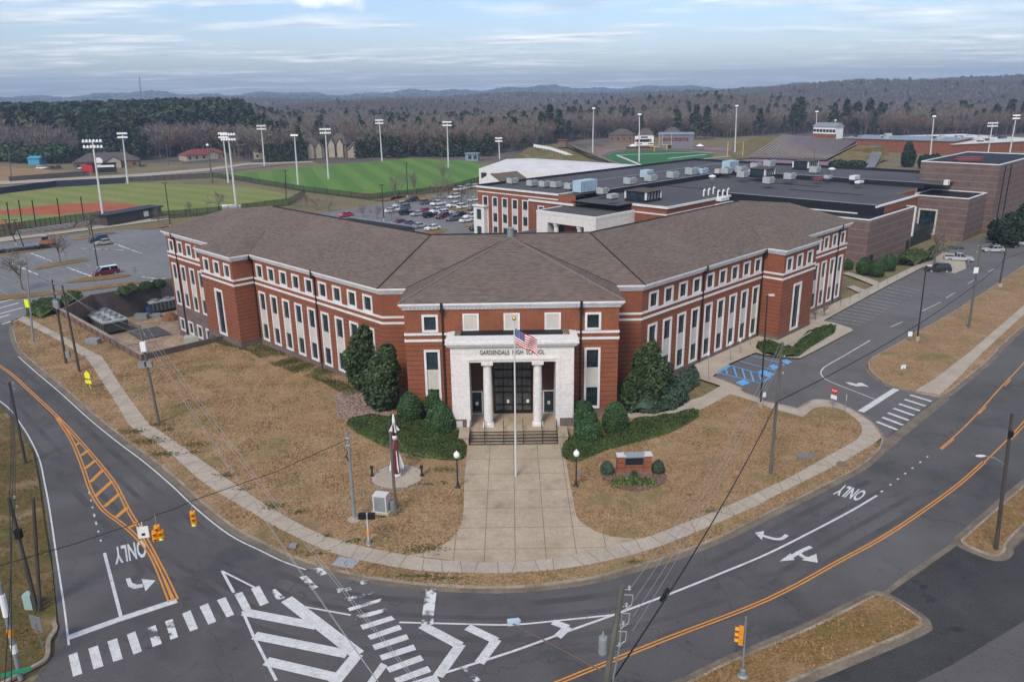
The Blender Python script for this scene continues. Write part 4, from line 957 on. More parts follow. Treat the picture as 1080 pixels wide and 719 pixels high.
for x in (-2.72, 2.72):
    g = MB(); c = (x, 78.25 - .0 + .95, PZ)
    g.box(x - .62, c[1] - .62, PZ - .02, x + .62, c[1] + .62, PZ + .18)
    g.lathe(c, [(.60, .18), (.60, .3), (.54, .36), (.5, .42), (.5, 2.4), (.485, 4.2), (.44, 6.9), (.47, 6.95), (.47, 7.05), (.6, 7.2)], 20)
    g.box(x - .63, c[1] - .63, PZ + 7.2, x + .63, c[1] + .63, PZ + 7.5)
    g.build('column', M['limestone'], school)
fl = MB(); PF.box(fl, -6.62, 6.62, -3.85, .55, -.3, PZ)
NS = 6
for k in range(NS):
    z1 = PZ - (k + 1) * PZ / (NS + 1); y0 = 78.15 - .36 * k; fl.box(-4.78, y0 - .36, -.3, 4.78, y0 + .001, z1)
fl.build('porch_steps', M['plaza'], school)
for s in (-1, 1):
    ck = MB(); x = s * 5.3; ck.box(x - .5, 75.7, -.3, x + .5, 78.14, 1.0); ck.box(x - .55, 75.6, 1.0, x + .55, 78.14, 1.15); ck.build('cheek_wall', M['plaza'], school)
for s in (-1, 1): pl = MB(); pl.box(s * 5.9 - .78, 78.52, .3, s * 5.9 + .78, 78.69, 1.9); pl.build('plinth', M['stone'], school)
nt_ = MB(); nt_.box(-6.25, 78.45, 1.0, -5.55, 78.52, 1.75); nt_.build('plaque', M['panel'], school)
for x in (-4.7, -3.1, -1.05, 1.05, 3.1, 4.7):
    g = MB()
    for k in range(4):
        pass
    g.tube([(x, 78.4, PZ), (x, 78.4, PZ + .95), (x, 76.0, .98), (x, 76.0, 0.1)], .035, 6); g.tube([(x, 78.4, PZ + .5), (x, 76.0, .5)], .025, 6); g.tube([(x, 77.2, .45), (x, 77.2, 1.4)], .025, 6)
    g.build('handrail', M['railing'], school)
g = MB()
for k in range(5): z = .18 + k * .19; g.box(-4.75, 75.80 + .36 * k, z - .045, 4.75, 75.88 + .36 * k, z + .04)
g.build('step_nosing', M['railing'], school)
# door wall
DF = Fr((0, 82.42), (1, 0), (0, -1)); M['brown_panel'] = mat('brown_panel', (0.10, 0.04, 0.025), 0.7, (0.075, 0.03, 0.02), 1.0)
for x in (-3.95, 3.95): dw = MB(); DF.box(dw, x - .72, x + .72, -.25, .0, 3.75, 8.43); dw.build('porch_panel', M['brown_panel'], school)
for x in (-4.1, 4.1):
    g = MB(); ring_boxes(DF, g, x - .68, x + .68, PZ - .1, 3.72, .14, -.2, .1)
    fo = g.build('door', M['white_trim'], school)
    g = MB(); DF.box(g, x - .54, x + .54, -.18, -.1, PZ, 3.58); g.build('door_leaf', M['black'], fo)
    g = MB(); DF.box(g, x - .42, x + .42, -.1, -.085, PZ + .25, 3.35); g.build('pane', M['glass'], fo)
    g = MB(); DF.box(g, x - .16, x + .16, -.085, -.075, 1.95, 2.35); g.build('notice', M['sign_white'], fo)
g = MB(); g2 = MB(); X0, X1, Z1 = -2.12, 2.12, 8.4
DF.box(g2, X0, X1, -.2, -.14, PZ, Z1)
for x in (X0, -1.06, 0, 1.06, X1): DF.box(g, x - .07, x + .07, -.15, .02, PZ, Z1)
for z in (PZ + .06, 3.5, 4.2, 5.2, 6.2, 7.2, 7.45, Z1 - .05): DF.box(g, X0, X1, -.148, .018, z - .06, z + .06)
for k in range(4):
    for z0 in (3.5,):
        x = -1.59 + 1.06 * k; DF.box(g, x - .03, x + .03, -.147, -.02, 3.5, Z1)
for k in range(4): x = -1.59 + 1.06 * k; DF.box(g, x - .5, x + .5, -.146, -.03, PZ, PZ + .35); DF.box(g, x - .5, x + .5, -.146, -.03, 1.95, 2.05)
en = g.build('entrance_door', M['black'], school)
g2.build('pane', mat('entrance_glass', (0.045, 0.047, 0.045), 0.15, (0.09, 0.09, 0.083), 1.4, spec=.5), en)
for x in (-.55, 1.7):
    g = MB(); DF.box(g, x - .13, x + .13, -.03, -.018, 2.2, 2.6); g.build('notice', M['sign_white'], en)
V, Fs = text_mesh('GARDENDALE  HIGH  SCHOOL', 1.0, .02, -.006)
x0, x1 = min(v.x for v in V), max(v.x for v in V); h = max(v.y for v in V); g = MB()
g.add([(-3.45 + 6.9 * (v.x - x0) / (x1 - x0), 78.69 - v.z - .05, 9.32 + .5 * v.y / h) for v in V], Fs)
g.build('lettering', M['bronze'], school)
# mark on the front doors' left wing corner: security lights
# ================================================================== SUNKEN SERVICE YARD (left)
sheet('yard_ground', COURT, -4.7, M['dirt'], 4, zf=lambda x, y: 0.0)
wt = MB()
def abwall(mb, a0_, b0_, a1_, b1_, z0, z1, t=.35, mi=0):
    p, q = ab(a0_, b0_), ab(a1_, b1_); d = (q - p).normalized(); n = Vector((-d.y, d.x, 0)); c = (p + q) / 2
    mb.obox((c.x, c.y, (z0 + z1) / 2), (q - p) / 2 + d * t / 2 * .98, n * t / 2, (0, 0, (z1 - z0) / 2), mi)
abwall(wt, 37.2, 112.2, 37.2, 148.4, -4.8, 1.02); abwall(wt, 37.2, 148.4, 44.5, 155.9, -4.8, 1.0)
for k in range(13): q = ab(36.95, 113.5 + k * 2.75); wt.obox((q.x, q.y, .3), (.25, -.25, 0), (.07, .07, 0), (0, 0, .55))
abwall(wt, 37.2, 112.2, 49.1, 112.2, -4.8, 1.0, mi=1)
abwall(wt, 37.18, 112.2, 37.18, 148.4, 1.02, 1.13, .5, 2)
tag(wt.build('retaining_wall', [M['retaining'], M['court_wall'], M['kerb']]), 'low brick retaining wall along the near edge of the sunken service yard', 'wall')
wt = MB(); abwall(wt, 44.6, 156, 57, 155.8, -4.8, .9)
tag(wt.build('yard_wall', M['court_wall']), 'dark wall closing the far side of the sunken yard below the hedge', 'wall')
wt = MB(); abwall(wt, 57.3, 155.8, 70.5, 155.4, -4.8, 1.5); 
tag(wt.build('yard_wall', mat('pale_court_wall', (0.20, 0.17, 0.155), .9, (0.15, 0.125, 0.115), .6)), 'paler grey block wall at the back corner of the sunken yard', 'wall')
def chiller(px, lab, L=8.5, W=3.2, nf=3):
    r = empty('chiller', lab, 'chiller', at(*px, -4.7), 'chillers in the service yard')
    g = MB(); g.box(-L / 2, -W / 2, .5, L / 2, W / 2, 2.2)
    for k in range(9): x = -L / 2 + .4 + k * (L - .8) / 8; g.box(x - .05, -W / 2 - .03, .6, x + .05, W / 2 + .03, 2.1, 1)
    b = g; 
    o = MB(); o.v, o.f, o.m = g.v, g.f, g.m
    base = r.location
    def bb(mb, nm, m): 
        mb.v = [(v[0] + base.x, v[1] + base.y, v[2] + base.z) for v in mb.v]; return mb.build(nm, m, r)
    bb(o, 'coil_cabinet', [M['hvac_dark'], M['galv']])
    g = MB(); g.box(-L / 2 - .1, -W / 2 - .1, 2.2, L / 2 + .1, W / 2 + .1, 2.5); bb(g, 'top_deck', M['hvac'])
    for i in range(nf):
        for j in (-1, 1):
            g = MB(); c = (-L / 2 + (i + .5) * L / nf, j * W / 4, 2.5); g.lathe(c, [(.72, 0), (.72, .35), (.6, .35), (.55, .12), (.1, .1)], 14); bb(g, 'fan', M['galv'])
    g = MB()
    for x in (-L / 2 + .3, L / 2 - .3):
        for y in (-W / 2 + .2, W / 2 - .2): g.box(x - .1, y - .1, 0, x + .1, y + .1, .5)
    bb(g, 'support', M['galv'])
    return r
c1 = chiller((113, 346), 'grey roof-fan chiller in the open corner of the sunken yard', 10.5, 4.2, 4); c1.rotation_euler.z = radians(135)
c2 = chiller((176, 327), 'grey chiller half hidden behind the end of the left wing', 7, 3); c2.rotation_euler.z = radians(45)
g = MB(); q = at(158, 330, -4.7); g.lathe((q.x, q.y, -4.7), [(.8, 0), (.9, .9), (.6, 1.6), (.1, 1.9)], 12); tag(g.build('blue_tarpaulin_bundle', M['sign_blue']), 'blue covered bundle on the bare dirt of the service yard', 'bundle')
for i, p in enumerate(((150, 362), (180, 350))):
    q = at(*p, -4.7); g = MB(); g.tube([(q.x - 3, q.y - 1.5, -4.6), (q.x + 3, q.y + 1.5 + i * .4, -4.6)], .07, 6); tag(g.build('pipe', M['galv']), 'grey pipe lying on the dirt of the sunken service yard', 'pipe', 'pipes lying in the service yard')
q = at(206, 361, -4.7); g = MB(); g.obox(q + Vector((0, 0, .6)), (1.6, .5, 0), (-.3, .9, 0), (0, 0, .6)); tag(g.build('pale_green_unit', mat('pale_green_cover', (.36, .42, .36), .7)), 'low pale green covered unit at the near corner of the sunken yard', 'equipment')
q = at(158, 352, -4.7); g = MB(); g.obox(q + Vector((0, 0, .12)), (1.9, 1.7, 0), (-2.2, 2.4, 0), (0, 0, .12)); tag(g.build('dark_cover_slab', M['membrane']), 'dark flat slab on the pale dirt of the sunken yard', 'slab')
q = at(150, 336, -4.7); g = MB(); g.obox(q + Vector((0, 0, .5)), (1.2, 0, 0), (0, .6, 0), (0, 0, .5)); g.obox(q + Vector((2.4, 1, .35)), (.7, .2, 0), (-.2, .6, 0), (0, 0, .35)); tag(g.build('pump_unit', M['galv']), 'small grey pump unit against the far yard wall', 'equipment')
q = at(180, 337, -4.7); g = MB(); g.lathe(q, [(1.6, 0), (1.3, .7), (.7, 1.3), (.1, 1.5)], 9); tag(g.build('dirt_heap', mat('red_dirt', (.22, .10, .05), .95, (.14, .07, .04), 1.0)), 'heap of reddish dirt below the end bay windows', 'heap')
# ================================================================== BUILDINGS BEHIND
def abpoly(pts): return [ab(*p).to_2d() for p in pts]
def slab_roof(parent, pts, z0, z1, wallm, roofm, cap=M['white_trim'], par=.35, name='wall'):
    P = abpoly(pts); ar = sum(a.x * b.y - b.x * a.y for a, b in zip(P, P[1:] + P[:1])) > 0
    g = MB(); g.prism(P, z0, z1, cap=False); g.build(name, wallm, parent)
    g = MB(); g.sweep(P, [(-.02, z1 - .12), (-.02, z1 + .1), (-.5 if False else .35, z1 + .1), (.35, z1 - .12)], left=ar, closed=True); g.build('coping', cap, parent)
    g = MB(); g.poly([(p.x, p.y, z1 - .25) for p in P]); g.build('roof', roofm, parent)
annex = empty('classroom_building', 'brick classroom block with flat dark roof and white columned entrance behind the school', 'school wing', ab(141, 140))
FA = Fr(ab(140.2, 0).to_2d(), (-1 / Q2, 1 / Q2), (-1 / Q2, -1 / Q2))   # t = b
FB = Fr(ab(139.6, 0).to_2d(), (-1 / Q2, 1 / Q2), (-1 / Q2, -1 / Q2))
bk_ = MB(); ops = []
def awin(fr, b, zz, ops, d=0, strips=None):
    a0_, b0_ = b - .85, b + .85
    for (z0, z1) in zz: pass
    ops.append((b - .8, b + .8, zz[0][0], zz[-1][1]))
    g = MB(); ring_boxes(fr, g, b - 1.05, b + 1.05, zz[0][0] - .25, zz[-1][1] + .25, .26, -.1, .1); fo = g.build('window', M['white_trim'], annex)
    for z0, z1 in zz: g = MB(); fr.box(g, b - .82, b + .82, -.2, -.14, z0, z1); fr.box(g, b - .04, b + .04, -.14, -.1, z0, z1, 1); fr.box(g, b - .82, b + .82, -.139, -.11, (z0 + z1) / 2 - .04, (z0 + z1) / 2 + .04, 1); g.build('pane', [M['glass'], M['mullion']], fo)
    for (z0, z1), (y0, y1) in zip(zz, zz[1:]): g = MB(); fr.box(g, b - .82, b + .82, -.18, -.05, z1, y0); g.build('panel', M['panel'], fo)
for b in (149.2, 145.6, 142.0, 138.4, 134.8): awin(FA, b, [(0.6, 2.6), (3.9, 6.1), (7.9, 10.1)], ops)
FA.wall(bk_, 118.5, 152.1, 0, 12.7, ops)
ops = []
for b in (128.9,): awin(FB, b, [(7.2, 9.3)], ops)
FB.wall(bk_, 118.5, 132.6, 0, 10.7, ops)
bk_.poly([ab(139.6, 132.6, 0), ab(140.3, 132.6, 0), ab(140.3, 132.6, 10.7), ab(139.6, 132.6, 10.7)])
bk_.poly([ab(145, 96.5, 0), ab(145, 106, 0), ab(145, 106, 11.5), ab(145, 96.5, 11.5)]); bk_.poly([ab(145, 96.5, 0), ab(172, 96.5, 0), ab(172, 96.5, 11.5), ab(145, 96.5, 11.5)])
bk_.poly([ab(140.2, 152.1, 0), ab(240, 150, 0), ab(240, 150, 12.7), ab(140.2, 152.1, 12.7)])
bk_.build('brick_wall', M['brick'], annex)
def trim_line(pts, z0, z1, d, m, nm):
    g = MB(); g.sweep(abpoly(pts), rect(-.05, d, z0, z1), left=False); g.build(nm, m, annex)
fr_path = [(240, 150), (140.2, 152.1), (140.2, 124.0), (150, 124.0)]
trim_line([(140.2, 132.65), (139.6, 132.65), (139.6, 118.5)], 10.4, 10.85, .3, M['white_trim'], 'coping'); trim_line([(145, 105.5), (145, 96.4), (172, 96.4)], 11.1, 11.6, .3, M['white_trim'], 'coping'); trim_line([(145, 105.5), (145, 96.4), (172, 96.4)], 9.6, 9.9, .1, M['white_trim'], 'band_course'); trim_line(fr_path, 12.3, 12.75, .3, M['white_trim'], 'coping'); trim_line(fr_path, 11.2, 11.45, .08, M['white_trim'], 'band_course'); trim_line(fr_path, 0, 1.2, .1, M['stone'], 'granite_base')
g = MB(); g.poly([ab(*p, 12.5) for p in ((140.3, 152), (239.5, 149.8), (239.5, 120), (140.3, 120))]); g.build('roof', M['membrane'], annex)
g = MB(); abwall(g, 140.4, 151.7, 239.8, 149.6, 12.45, 13.1, .5); abwall(g, 239.8, 149.6, 239.8, 70, 12.45, 13.2, .5); abwall(g, 150.2, 119.8, 214, 119.8, 11.4, 12.75, .4); abwall(g, 213, 119.8, 213, 66, 11.4, 12.75, .4); g.build('roof_parapet', M['black_membrane'], annex)
g = MB(); abwall(g, 150.2, 119.8, 214, 119.8, 12.76, 12.84, .6); abwall(g, 213, 119.8, 213, 66, 12.76, 12.84, .6); abwall(g, 160, 135.5, 238, 135.5, 12.5, 12.75, .35); abwall(g, 172, 97, 172, 62.2, 11.96, 12.06, .5); g.build('metal_edge', M['galv'], annex)
g = MB(); g.poly([ab(*p, 11.5) for p in ((139.8, 119.6), (212.8, 119.6), (212.8, 67), (197, 67), (197, 62), (172, 62), (172, 96.6), (145.1, 96.6), (145.1, 106), (139.8, 106))]); g.poly([ab(*p, 12.5) for p in ((213.2, 119.6), (239.5, 119.6), (239.5, 62), (213.2, 62))]); g.build('lower_roof', M['membrane'], annex)
g = MB(); abwall(g, 172, 62, 172, 100, 0, 11.95, .4)
for k in range(40): q = ab(171.7, 62.5 + k * .95, 11); g.obox(q, (.03, -.03, 0), (.05, .05, 0), (0, 0, .9))
g.build('black_clad_wall', M['black_membrane'], annex)
for a, b_ in ((200, 105), (178, 118.5), (190, 90)):
    g = MB(); abwall(g, a, b_, a - .01, b_ - 18, 11.5, 11.62, .25); g.build('roof_seam', M['black_membrane'], annex)
g = MB(); abwall(g, 176, 62, 197, 62, 0, 11.5, .3); g.build('brick_wall', M['brick'], annex)
g = MB(); abwall(g, 172.2, 61.98, 176, 61.98, 0, 11.5, .34); g.build('black_clad_wall', M['black_membrane'], annex)
g = MB(); abwall(g, 172, 61.9, 197, 61.9, 11.5, 11.85, .5); g.build('coping', M['white_trim'], annex)
# white columned entrance block
P = [(131.0, 105.0), (131.0, 122.4), (146, 122.4), (146, 105.0)]
g = MB(); FP = Fr(ab(131.0, 0).to_2d(), (-1 / Q2, 1 / Q2), (-1 / Q2, -1 / Q2)); FP.wall(g, 105, 122.4, 0, 9.6, [(108.3, 119.0, 0, 7.6)], depth=2.5)
g.poly([ab(131, 105, 0), ab(146, 105, 0), ab(146, 105, 9.6), ab(131, 105, 9.6)]); g.poly([ab(131, 122.4, 0), ab(140, 122.4, 0), ab(140, 122.4, 9.6), ab(131, 122.4, 9.6)])
g.build('entrance_block', M['limestone'], annex)
g = MB(); FP.box(g, 108.3, 119, -2.6, -2.45, 0, 7.6); g.build('entrance_panel', M['mullion'], annex)
g = MB(); FP.box(g, 111.2, 116, -2.44, -2.3, 4.4, 7.0); g.build('brick_infill', M['brick'], annex)
for b in (110.2, 117.1): g = MB(); q = ab(131.9, b); g.lathe((q.x, q.y, 0), [(.7, 0), (.6, .4), (.55, 6.6), (.75, 7.2), (.75, 7.6)], 14); g.build('column', M['limestone'], annex)
g = MB(); g.sweep(abpoly([P[2], P[1], P[0], P[3]]), [(-.05, 9.5), (.3, 9.5), (.5, 9.9), (.5, 10.1), (-.05, 10.1)], left=True if False else False); 
g2_ = MB(); g2_.sweep(abpoly([P[2], P[1], P[0], P[3]]), [(-.05, 9.5), (.3, 9.5), (.5, 9.9), (.5, 10.1), (-.05, 10.1)], left=True); g2_.build('entrance_cornice', M['limestone'], annex)
g = MB(); g.poly([ab(p[0], p[1], 10.05) for p in P]); g.build('entrance_roof', M['membrane'], annex)
g = MB(); g.prism(abpoly([(124.5, 114), (124.5, 130), (140, 130), (140, 114)]), 0, 3.9); g.build('low_wing', M['limestone'], annex)
g = MB(); g.poly([ab(*p, 3.93) for p in ((124.7, 114.2), (124.7, 129.8), (140, 129.8), (140, 114.2))]); g.build('low_roof', M['membrane'], annex)
for b in (117, 120.5, 124, 127.5): q = MB(); FQ = Fr(ab(124.5, 0).to_2d(), (-1 / Q2, 1 / Q2), (-1 / Q2, -1 / Q2)); FQ.box(q, b - .8, b + .8, -.02, .05, 1.6, 3.2); q.build('window', M['glass'], annex)
# white precast bay at the corner
FQ = Fr(ab(138.8, 0).to_2d(), (-1 / Q2, 1 / Q2), (-1 / Q2, -1 / Q2)); g = MB(); ops = [(149.5, 151.3, 4.2, 6.9), (149.5, 151.3, .4, 2.4)]; FQ.wall(g, 148.4, 152.4, 0, 7.6, ops); g.poly([ab(138.8, 148.4, 0), ab(140.2, 148.4, 0), ab(140.2, 148.4, 7.6), ab(138.8, 148.4, 7.6)]); g.poly([ab(138.8, 152.4, 0), ab(142, 152.4, 0), ab(142, 152.4, 7.6), ab(138.8, 152.4, 7.6)])
g.prism(abpoly([(138.5, 148.1), (138.5, 152.7), (141, 152.7), (141, 148.1)]), 7.6, 7.9); g.build('corner_bay', M['limestone'], annex)
g = MB(); FQ.box(g, 149.4, 151.4, -.3, -.2, .4, 6.9); g.build('pane', M['glass'], annex)

# block-walled gymnasium, low front and stage tower
gym = empty('gymnasium', 'brown block-walled gymnasium with pale stripes and low flat roof beside the right wing', 'gym', ab(172, 62))
slab_roof(gym, [(164, 60), (164, 96), (171.7, 96), (171.7, 66), (190, 66), (190, 60)], -.3, 10.0, M['block'], M['black_membrane'])
FG = Fr(ab(0, 60).to_2d(), (1 / Q2, 1 / Q2), (1 / Q2, -1 / Q2))
for s in (167, 188.2): g = MB(); FG.box(g, s - 1, s + 1, -.05, .06, 0, 2.4); g.build('door', M['black'], gym)
g = MB(); FG.box(g, 189.7, 190.2, -.1, .3, 3.2, 9.9); g.build('downspout', M['white_trim'], gym)
hall = empty('auditorium', 'brown block auditorium with a tall framed opening at the far end of the drive', 'auditorium', ab(208, 60))
slab_roof(hall, [(208, 54), (208, 67), (222.6, 67), (222.6, 54)], -.3, 10.3, M['block'], M['black_membrane'])
FH = Fr(ab(208, 0).to_2d(), (-1 / Q2, 1 / Q2), (-1 / Q2, -1 / Q2))
g = MB(); ring_boxes(FH, g, 60.4, 64.8, 1.0, 7.2, .4, -.05, .12); fo = g.build('window', M['panel'], hall); g = MB(); FH.box(g, 60.7, 64.5, 0, .04, 1.2, 7.0); g.build('pane', M['glass'], fo)
g = MB(); g.poly([ab(190, 66.2, 0), ab(208, 66.2, 0), ab(208, 66.2, 11.6), ab(190, 66.2, 11.6)]); g.build('brick_wall', M['brick'], hall)
g = MB(); g.prism(abpoly([(190.2, 61), (190.2, 66), (207.8, 66), (207.8, 61)]), 0, 3.4); g.build('recess_shade_block', M['mullion'], hall)  # solid near-black block, its colour stands for shade inside the recess
twr = empty('stage_tower', 'tall plain brown block stage tower with pale stripes and black roof', 'tower', ab(240, 60))
slab_roof(twr, [(222.8, 52.2), (222.8, 70.5), (262, 70.5), (262, 52.2)], -.3, 17.2, M['block'], M['black_membrane'])
FT = Fr(ab(0, 52.2).to_2d(), (1 / Q2, 1 / Q2), (1 / Q2, -1 / Q2))
for s in (227.6, 233.0): g = MB(); FT.box(g, s - .15, s + .15, 0, .2, .1, 16.6); g.build('downspout', M['dark_metal'], twr)
g = MB(); FT.box(g, 223.4, 226.4, 0, .9, 0, 3.6); g.build('door_surround', M['white_trim'], twr); g = MB(); FT.box(g, 224, 225.8, .9, .95, 0, 2.6); g.build('door', M['black'], twr)
for i, (a, b) in enumerate(((233, 62.5), (240, 64))): g = MB(); c = ab(a, b, 17.05); g.prism([(c.x + dx_ * 3.2, c.y + dy_ * 1.5) for dx_, dy_ in ((-1, -1), (1, -1), (1, 1), (-1, 1))], 17.0, 17.5); g.build('smoke_hatch', M['red_roof'], twr)
# pale metal-roofed fieldhouse behind the classroom block
fhs = empty('practice_hall', 'long pale metal roofed practice hall with shallow gable behind the classroom block', 'hall', at(620, 184, 8))
a1_, a2_, a3_, a4_ = at(505, 178, 9), at(640, 187, 9), at(705, 176, 9), at(560, 167, 9)
rdg1, rdg2 = (a1_ + a4_) / 2 + Vector((0, 0, 1.6)), (a2_ + a3_) / 2 + Vector((0, 0, 1.6))
g = MB(); g.poly([a1_, a2_, rdg2, rdg1]); g.poly([a4_, rdg1, rdg2, a3_]); g.build('roof', M['white_roof'], fhs)
g = MB()
for p, q in ((a1_, a2_), (a2_, a3_), (a3_, a4_), (a4_, a1_)): g.poly([p, q, Vector((q.x, q.y, 0)), Vector((p.x, p.y, 0))])
g.poly([a1_, rdg1, a4_]); g.poly([a2_, rdg2, a3_]); g.build('wall', M['limestone'], fhs)
d_ = (a2_ - a1_).normalized(); n_2 = Vector((d_.y, -d_.x, 0))
for k in range(3): c = a1_ + d_ * (2.5 + k * 5) + n_2 * .05; g = MB(); g.obox((c.x, c.y, 6.5), d_ * 1.3, n_2 * .05, (0, 0, 1.2)); g.build('window', M['mullion'], fhs)
h2 = empty('gabled_block', 'small brown shingled gable roof standing beside the pale metal roof', 'building', at(525, 190, 8))
q = at(531, 189, 12.0); u_ = Vector((1 / Q2, 1 / Q2, 0)); w_ = Vector((-1 / Q2, 1 / Q2, 0)); g = MB(); gw = MB(); L2, W2 = 5.5, 4.2
cs = [q + u_ * a * L2 + w_ * b * W2 for a, b in ((-1, -1), (1, -1), (1, 1), (-1, 1))]; r1, r2 = q - u_ * L2 + Vector((0, 0, 1.9)), q + u_ * L2 + Vector((0, 0, 1.9))
g.poly([cs[0], cs[1], r2, r1]); g.poly([cs[3], r1, r2, cs[2]]); g.build('roof', M['roof'], h2)
for i in range(4): p, s = cs[i], cs[(i + 1) % 4]; gw.poly([p, s, Vector((s.x, s.y, 0)), Vector((p.x, p.y, 0))])
gw.poly([cs[0], r1, cs[3]]); gw.poly([cs[1], r2, cs[2]]); gw.build('wall', M['limestone'], h2)

# ---- roof-top plant
def rooftop(px, py, L, W, Hh, lab, z=12.5, m='hvac', hood=True, rz=45, group=None, cat='air handler', name='rooftop_air_unit'):
    c = at(px, py, z); r = empty(name, lab, cat, c, group)
    g = MB(); g.box(-L / 2, -W / 2, .35, L / 2, W / 2, Hh)
    g.v = [(v[0] + c.x, v[1] + c.y, v[2] + c.z) for v in g.v]; g.build('cabinet', M[m], r)
    g = MB(); g.box(-L / 2 + .1, -W / 2 + .1, 0, L / 2 - .1, W / 2 - .1, .35); g.v = [(v[0] + c.x, v[1] + c.y, v[2] + c.z) for v in g.v]; g.build('curb_base', M['hvac_dark'], r)
    g = MB()
    for k in range(max(2, int(L / .5))): x = -L / 2 + .2 + k * (L - .4) / max(1, int(L / .5) - 1) if L > .9 else 0; g.box(x - .04, -W / 2 - .02, .6, x + .04, W / 2 + .02, Hh - .25)
    g.v = [(v[0] + c.x, v[1] + c.y, v[2] + c.z) for v in g.v]; g.build('louvre', M['hvac_dark'], r)
    if hood:
        g = MB(); g.add([(L / 2, -W / 2, Hh), (L / 2 + .7, -W / 2, Hh * .55), (L / 2, -W / 2, Hh * .45), (L / 2, W / 2, Hh), (L / 2 + .7, W / 2, Hh * .55), (L / 2, W / 2, Hh * .45)], [(0, 1, 2), (3, 5, 4), (0, 3, 4, 1), (1, 4, 5, 2)])
        g.v = [(v[0] + c.x, v[1] + c.y, v[2] + c.z) for v in g.v]; g.build('intake_hood', M['hvac'], r)
        g = MB(); g.lathe((0, 0, Hh), [(min(W, L) * .3, 0), (min(W, L) * .3, .15), (.05, .16)], 12); g.v = [(v[0] + c.x, v[1] + c.y, v[2] + c.z) for v in g.v]; g.build('fan', M['hvac_dark'], r)
    r.rotation_euler.z = radians(rz); return r
rooftop(617, 203, 6.2, 2.6, 3.0, 'long pale blue air handler, biggest unit on the left part of the roof', m='hvac_blue', hood=False)
row = 'grey rooftop units along the left roof edge'
for i, (x, y) in enumerate(((540, 194.5), (561, 197), (574, 198), (586, 198.5))):
    rooftop(x, y, 2.2, 1.9, 1.7, 'small grey unit near the left end of the roof over the brick classroom wall', group=row)
rooftop(601, 200.5, 2.2, 2.0, 1.8, 'grey unit butted against the left end of the long blue air handler')
rooftop(635, 205.5, 2.0, 2.0, 1.7, 'grey cube unit just right of the long blue air handler')
rooftop(646, 210.5, 2.6, 1.4, 1.3, 'low condenser set beside the first roof lantern', hood=False)
rooftop(664, 195, 2.6, 2.2, 1.9, 'grey unit alone behind the first roof lantern')
rooftop(682, 188, 3.2, 2.4, 2.3, 'pale blue box unit standing behind a smaller grey one', m='hvac_blue', hood=False)
rooftop(686, 192, 2.6, 2.2, 2.0, 'grey unit in front of the paler blue box unit')
rooftop(709, 188.5, 2.6, 2.2, 2.0, 'grey unit standing alone midway along the roof')
rooftop(729, 185, 3.0, 2.4, 2.2, 'grey unit at the left of a touching pair')
rooftop(740, 184, 3.0, 2.2, 1.8, 'pale blue unit at the right of a touching pair', m='hvac_blue')
rooftop(770, 179.5, 5.4, 2.6, 2.8, 'large pale blue unit with two grey ones before it', m='hvac_blue', hood=False)
rooftop(757, 184, 1.4, 1.4, 1.5, 'small tan box unit left of the large pale blue one', m='panel', hood=False)
rooftop(766, 184, 2.6, 2.2, 1.9, 'grey unit before the left end of the large blue unit')
rooftop(781, 182.5, 2.8, 2.2, 2.0, 'grey unit before the right end of the large blue unit')
rooftop(797, 178.5, 3.0, 2.2, 1.9, 'grey unit behind the second roof lantern')
rooftop(811, 176.5, 3.2, 2.4, 2.2, 'grey unit farthest back by the mauve bleacher deck')
rooftop(783, 188, 2.6, 2.2, 2.0, 'grey unit close to the left side of the second roof lantern')
rooftop(810, 194.5, 2.4, 2.0, 1.9, 'grey unit at the corner of the roof edge trim')
rooftop(832.5, 190, 2.6, 2.2, 1.9, 'grey unit between the second and third roof lanterns')
rooftop(859, 183, 2.6, 2.2, 2.0, 'grey unit in front of the third roof lantern')
rooftop(901, 190.5, 3.4, 1.5, 1.3, 'white low exhaust unit, back one of two on the right part of the roof', m='white_trim', hood=False)
rooftop(906, 194.5, 3.0, 1.2, .9, 'white low box, front one of two on the right part of the roof', m='white_trim', hood=False)
rooftop(873, 189.5, 2.0, 1.5, 1.2, 'pale grey low unit beside a reddish hatch')
rooftop(762, 213, 3.4, 1.4, 1.1, 'white flat box at the roof edge next to the gooseneck vents', z=11.5, m='white_trim', hood=False)
rooftop(998, 196.5, 1.5, 1.0, 1.5, 'small white framed louvre box at the foot of the tower', z=12.5, m='white_trim', hood=False)
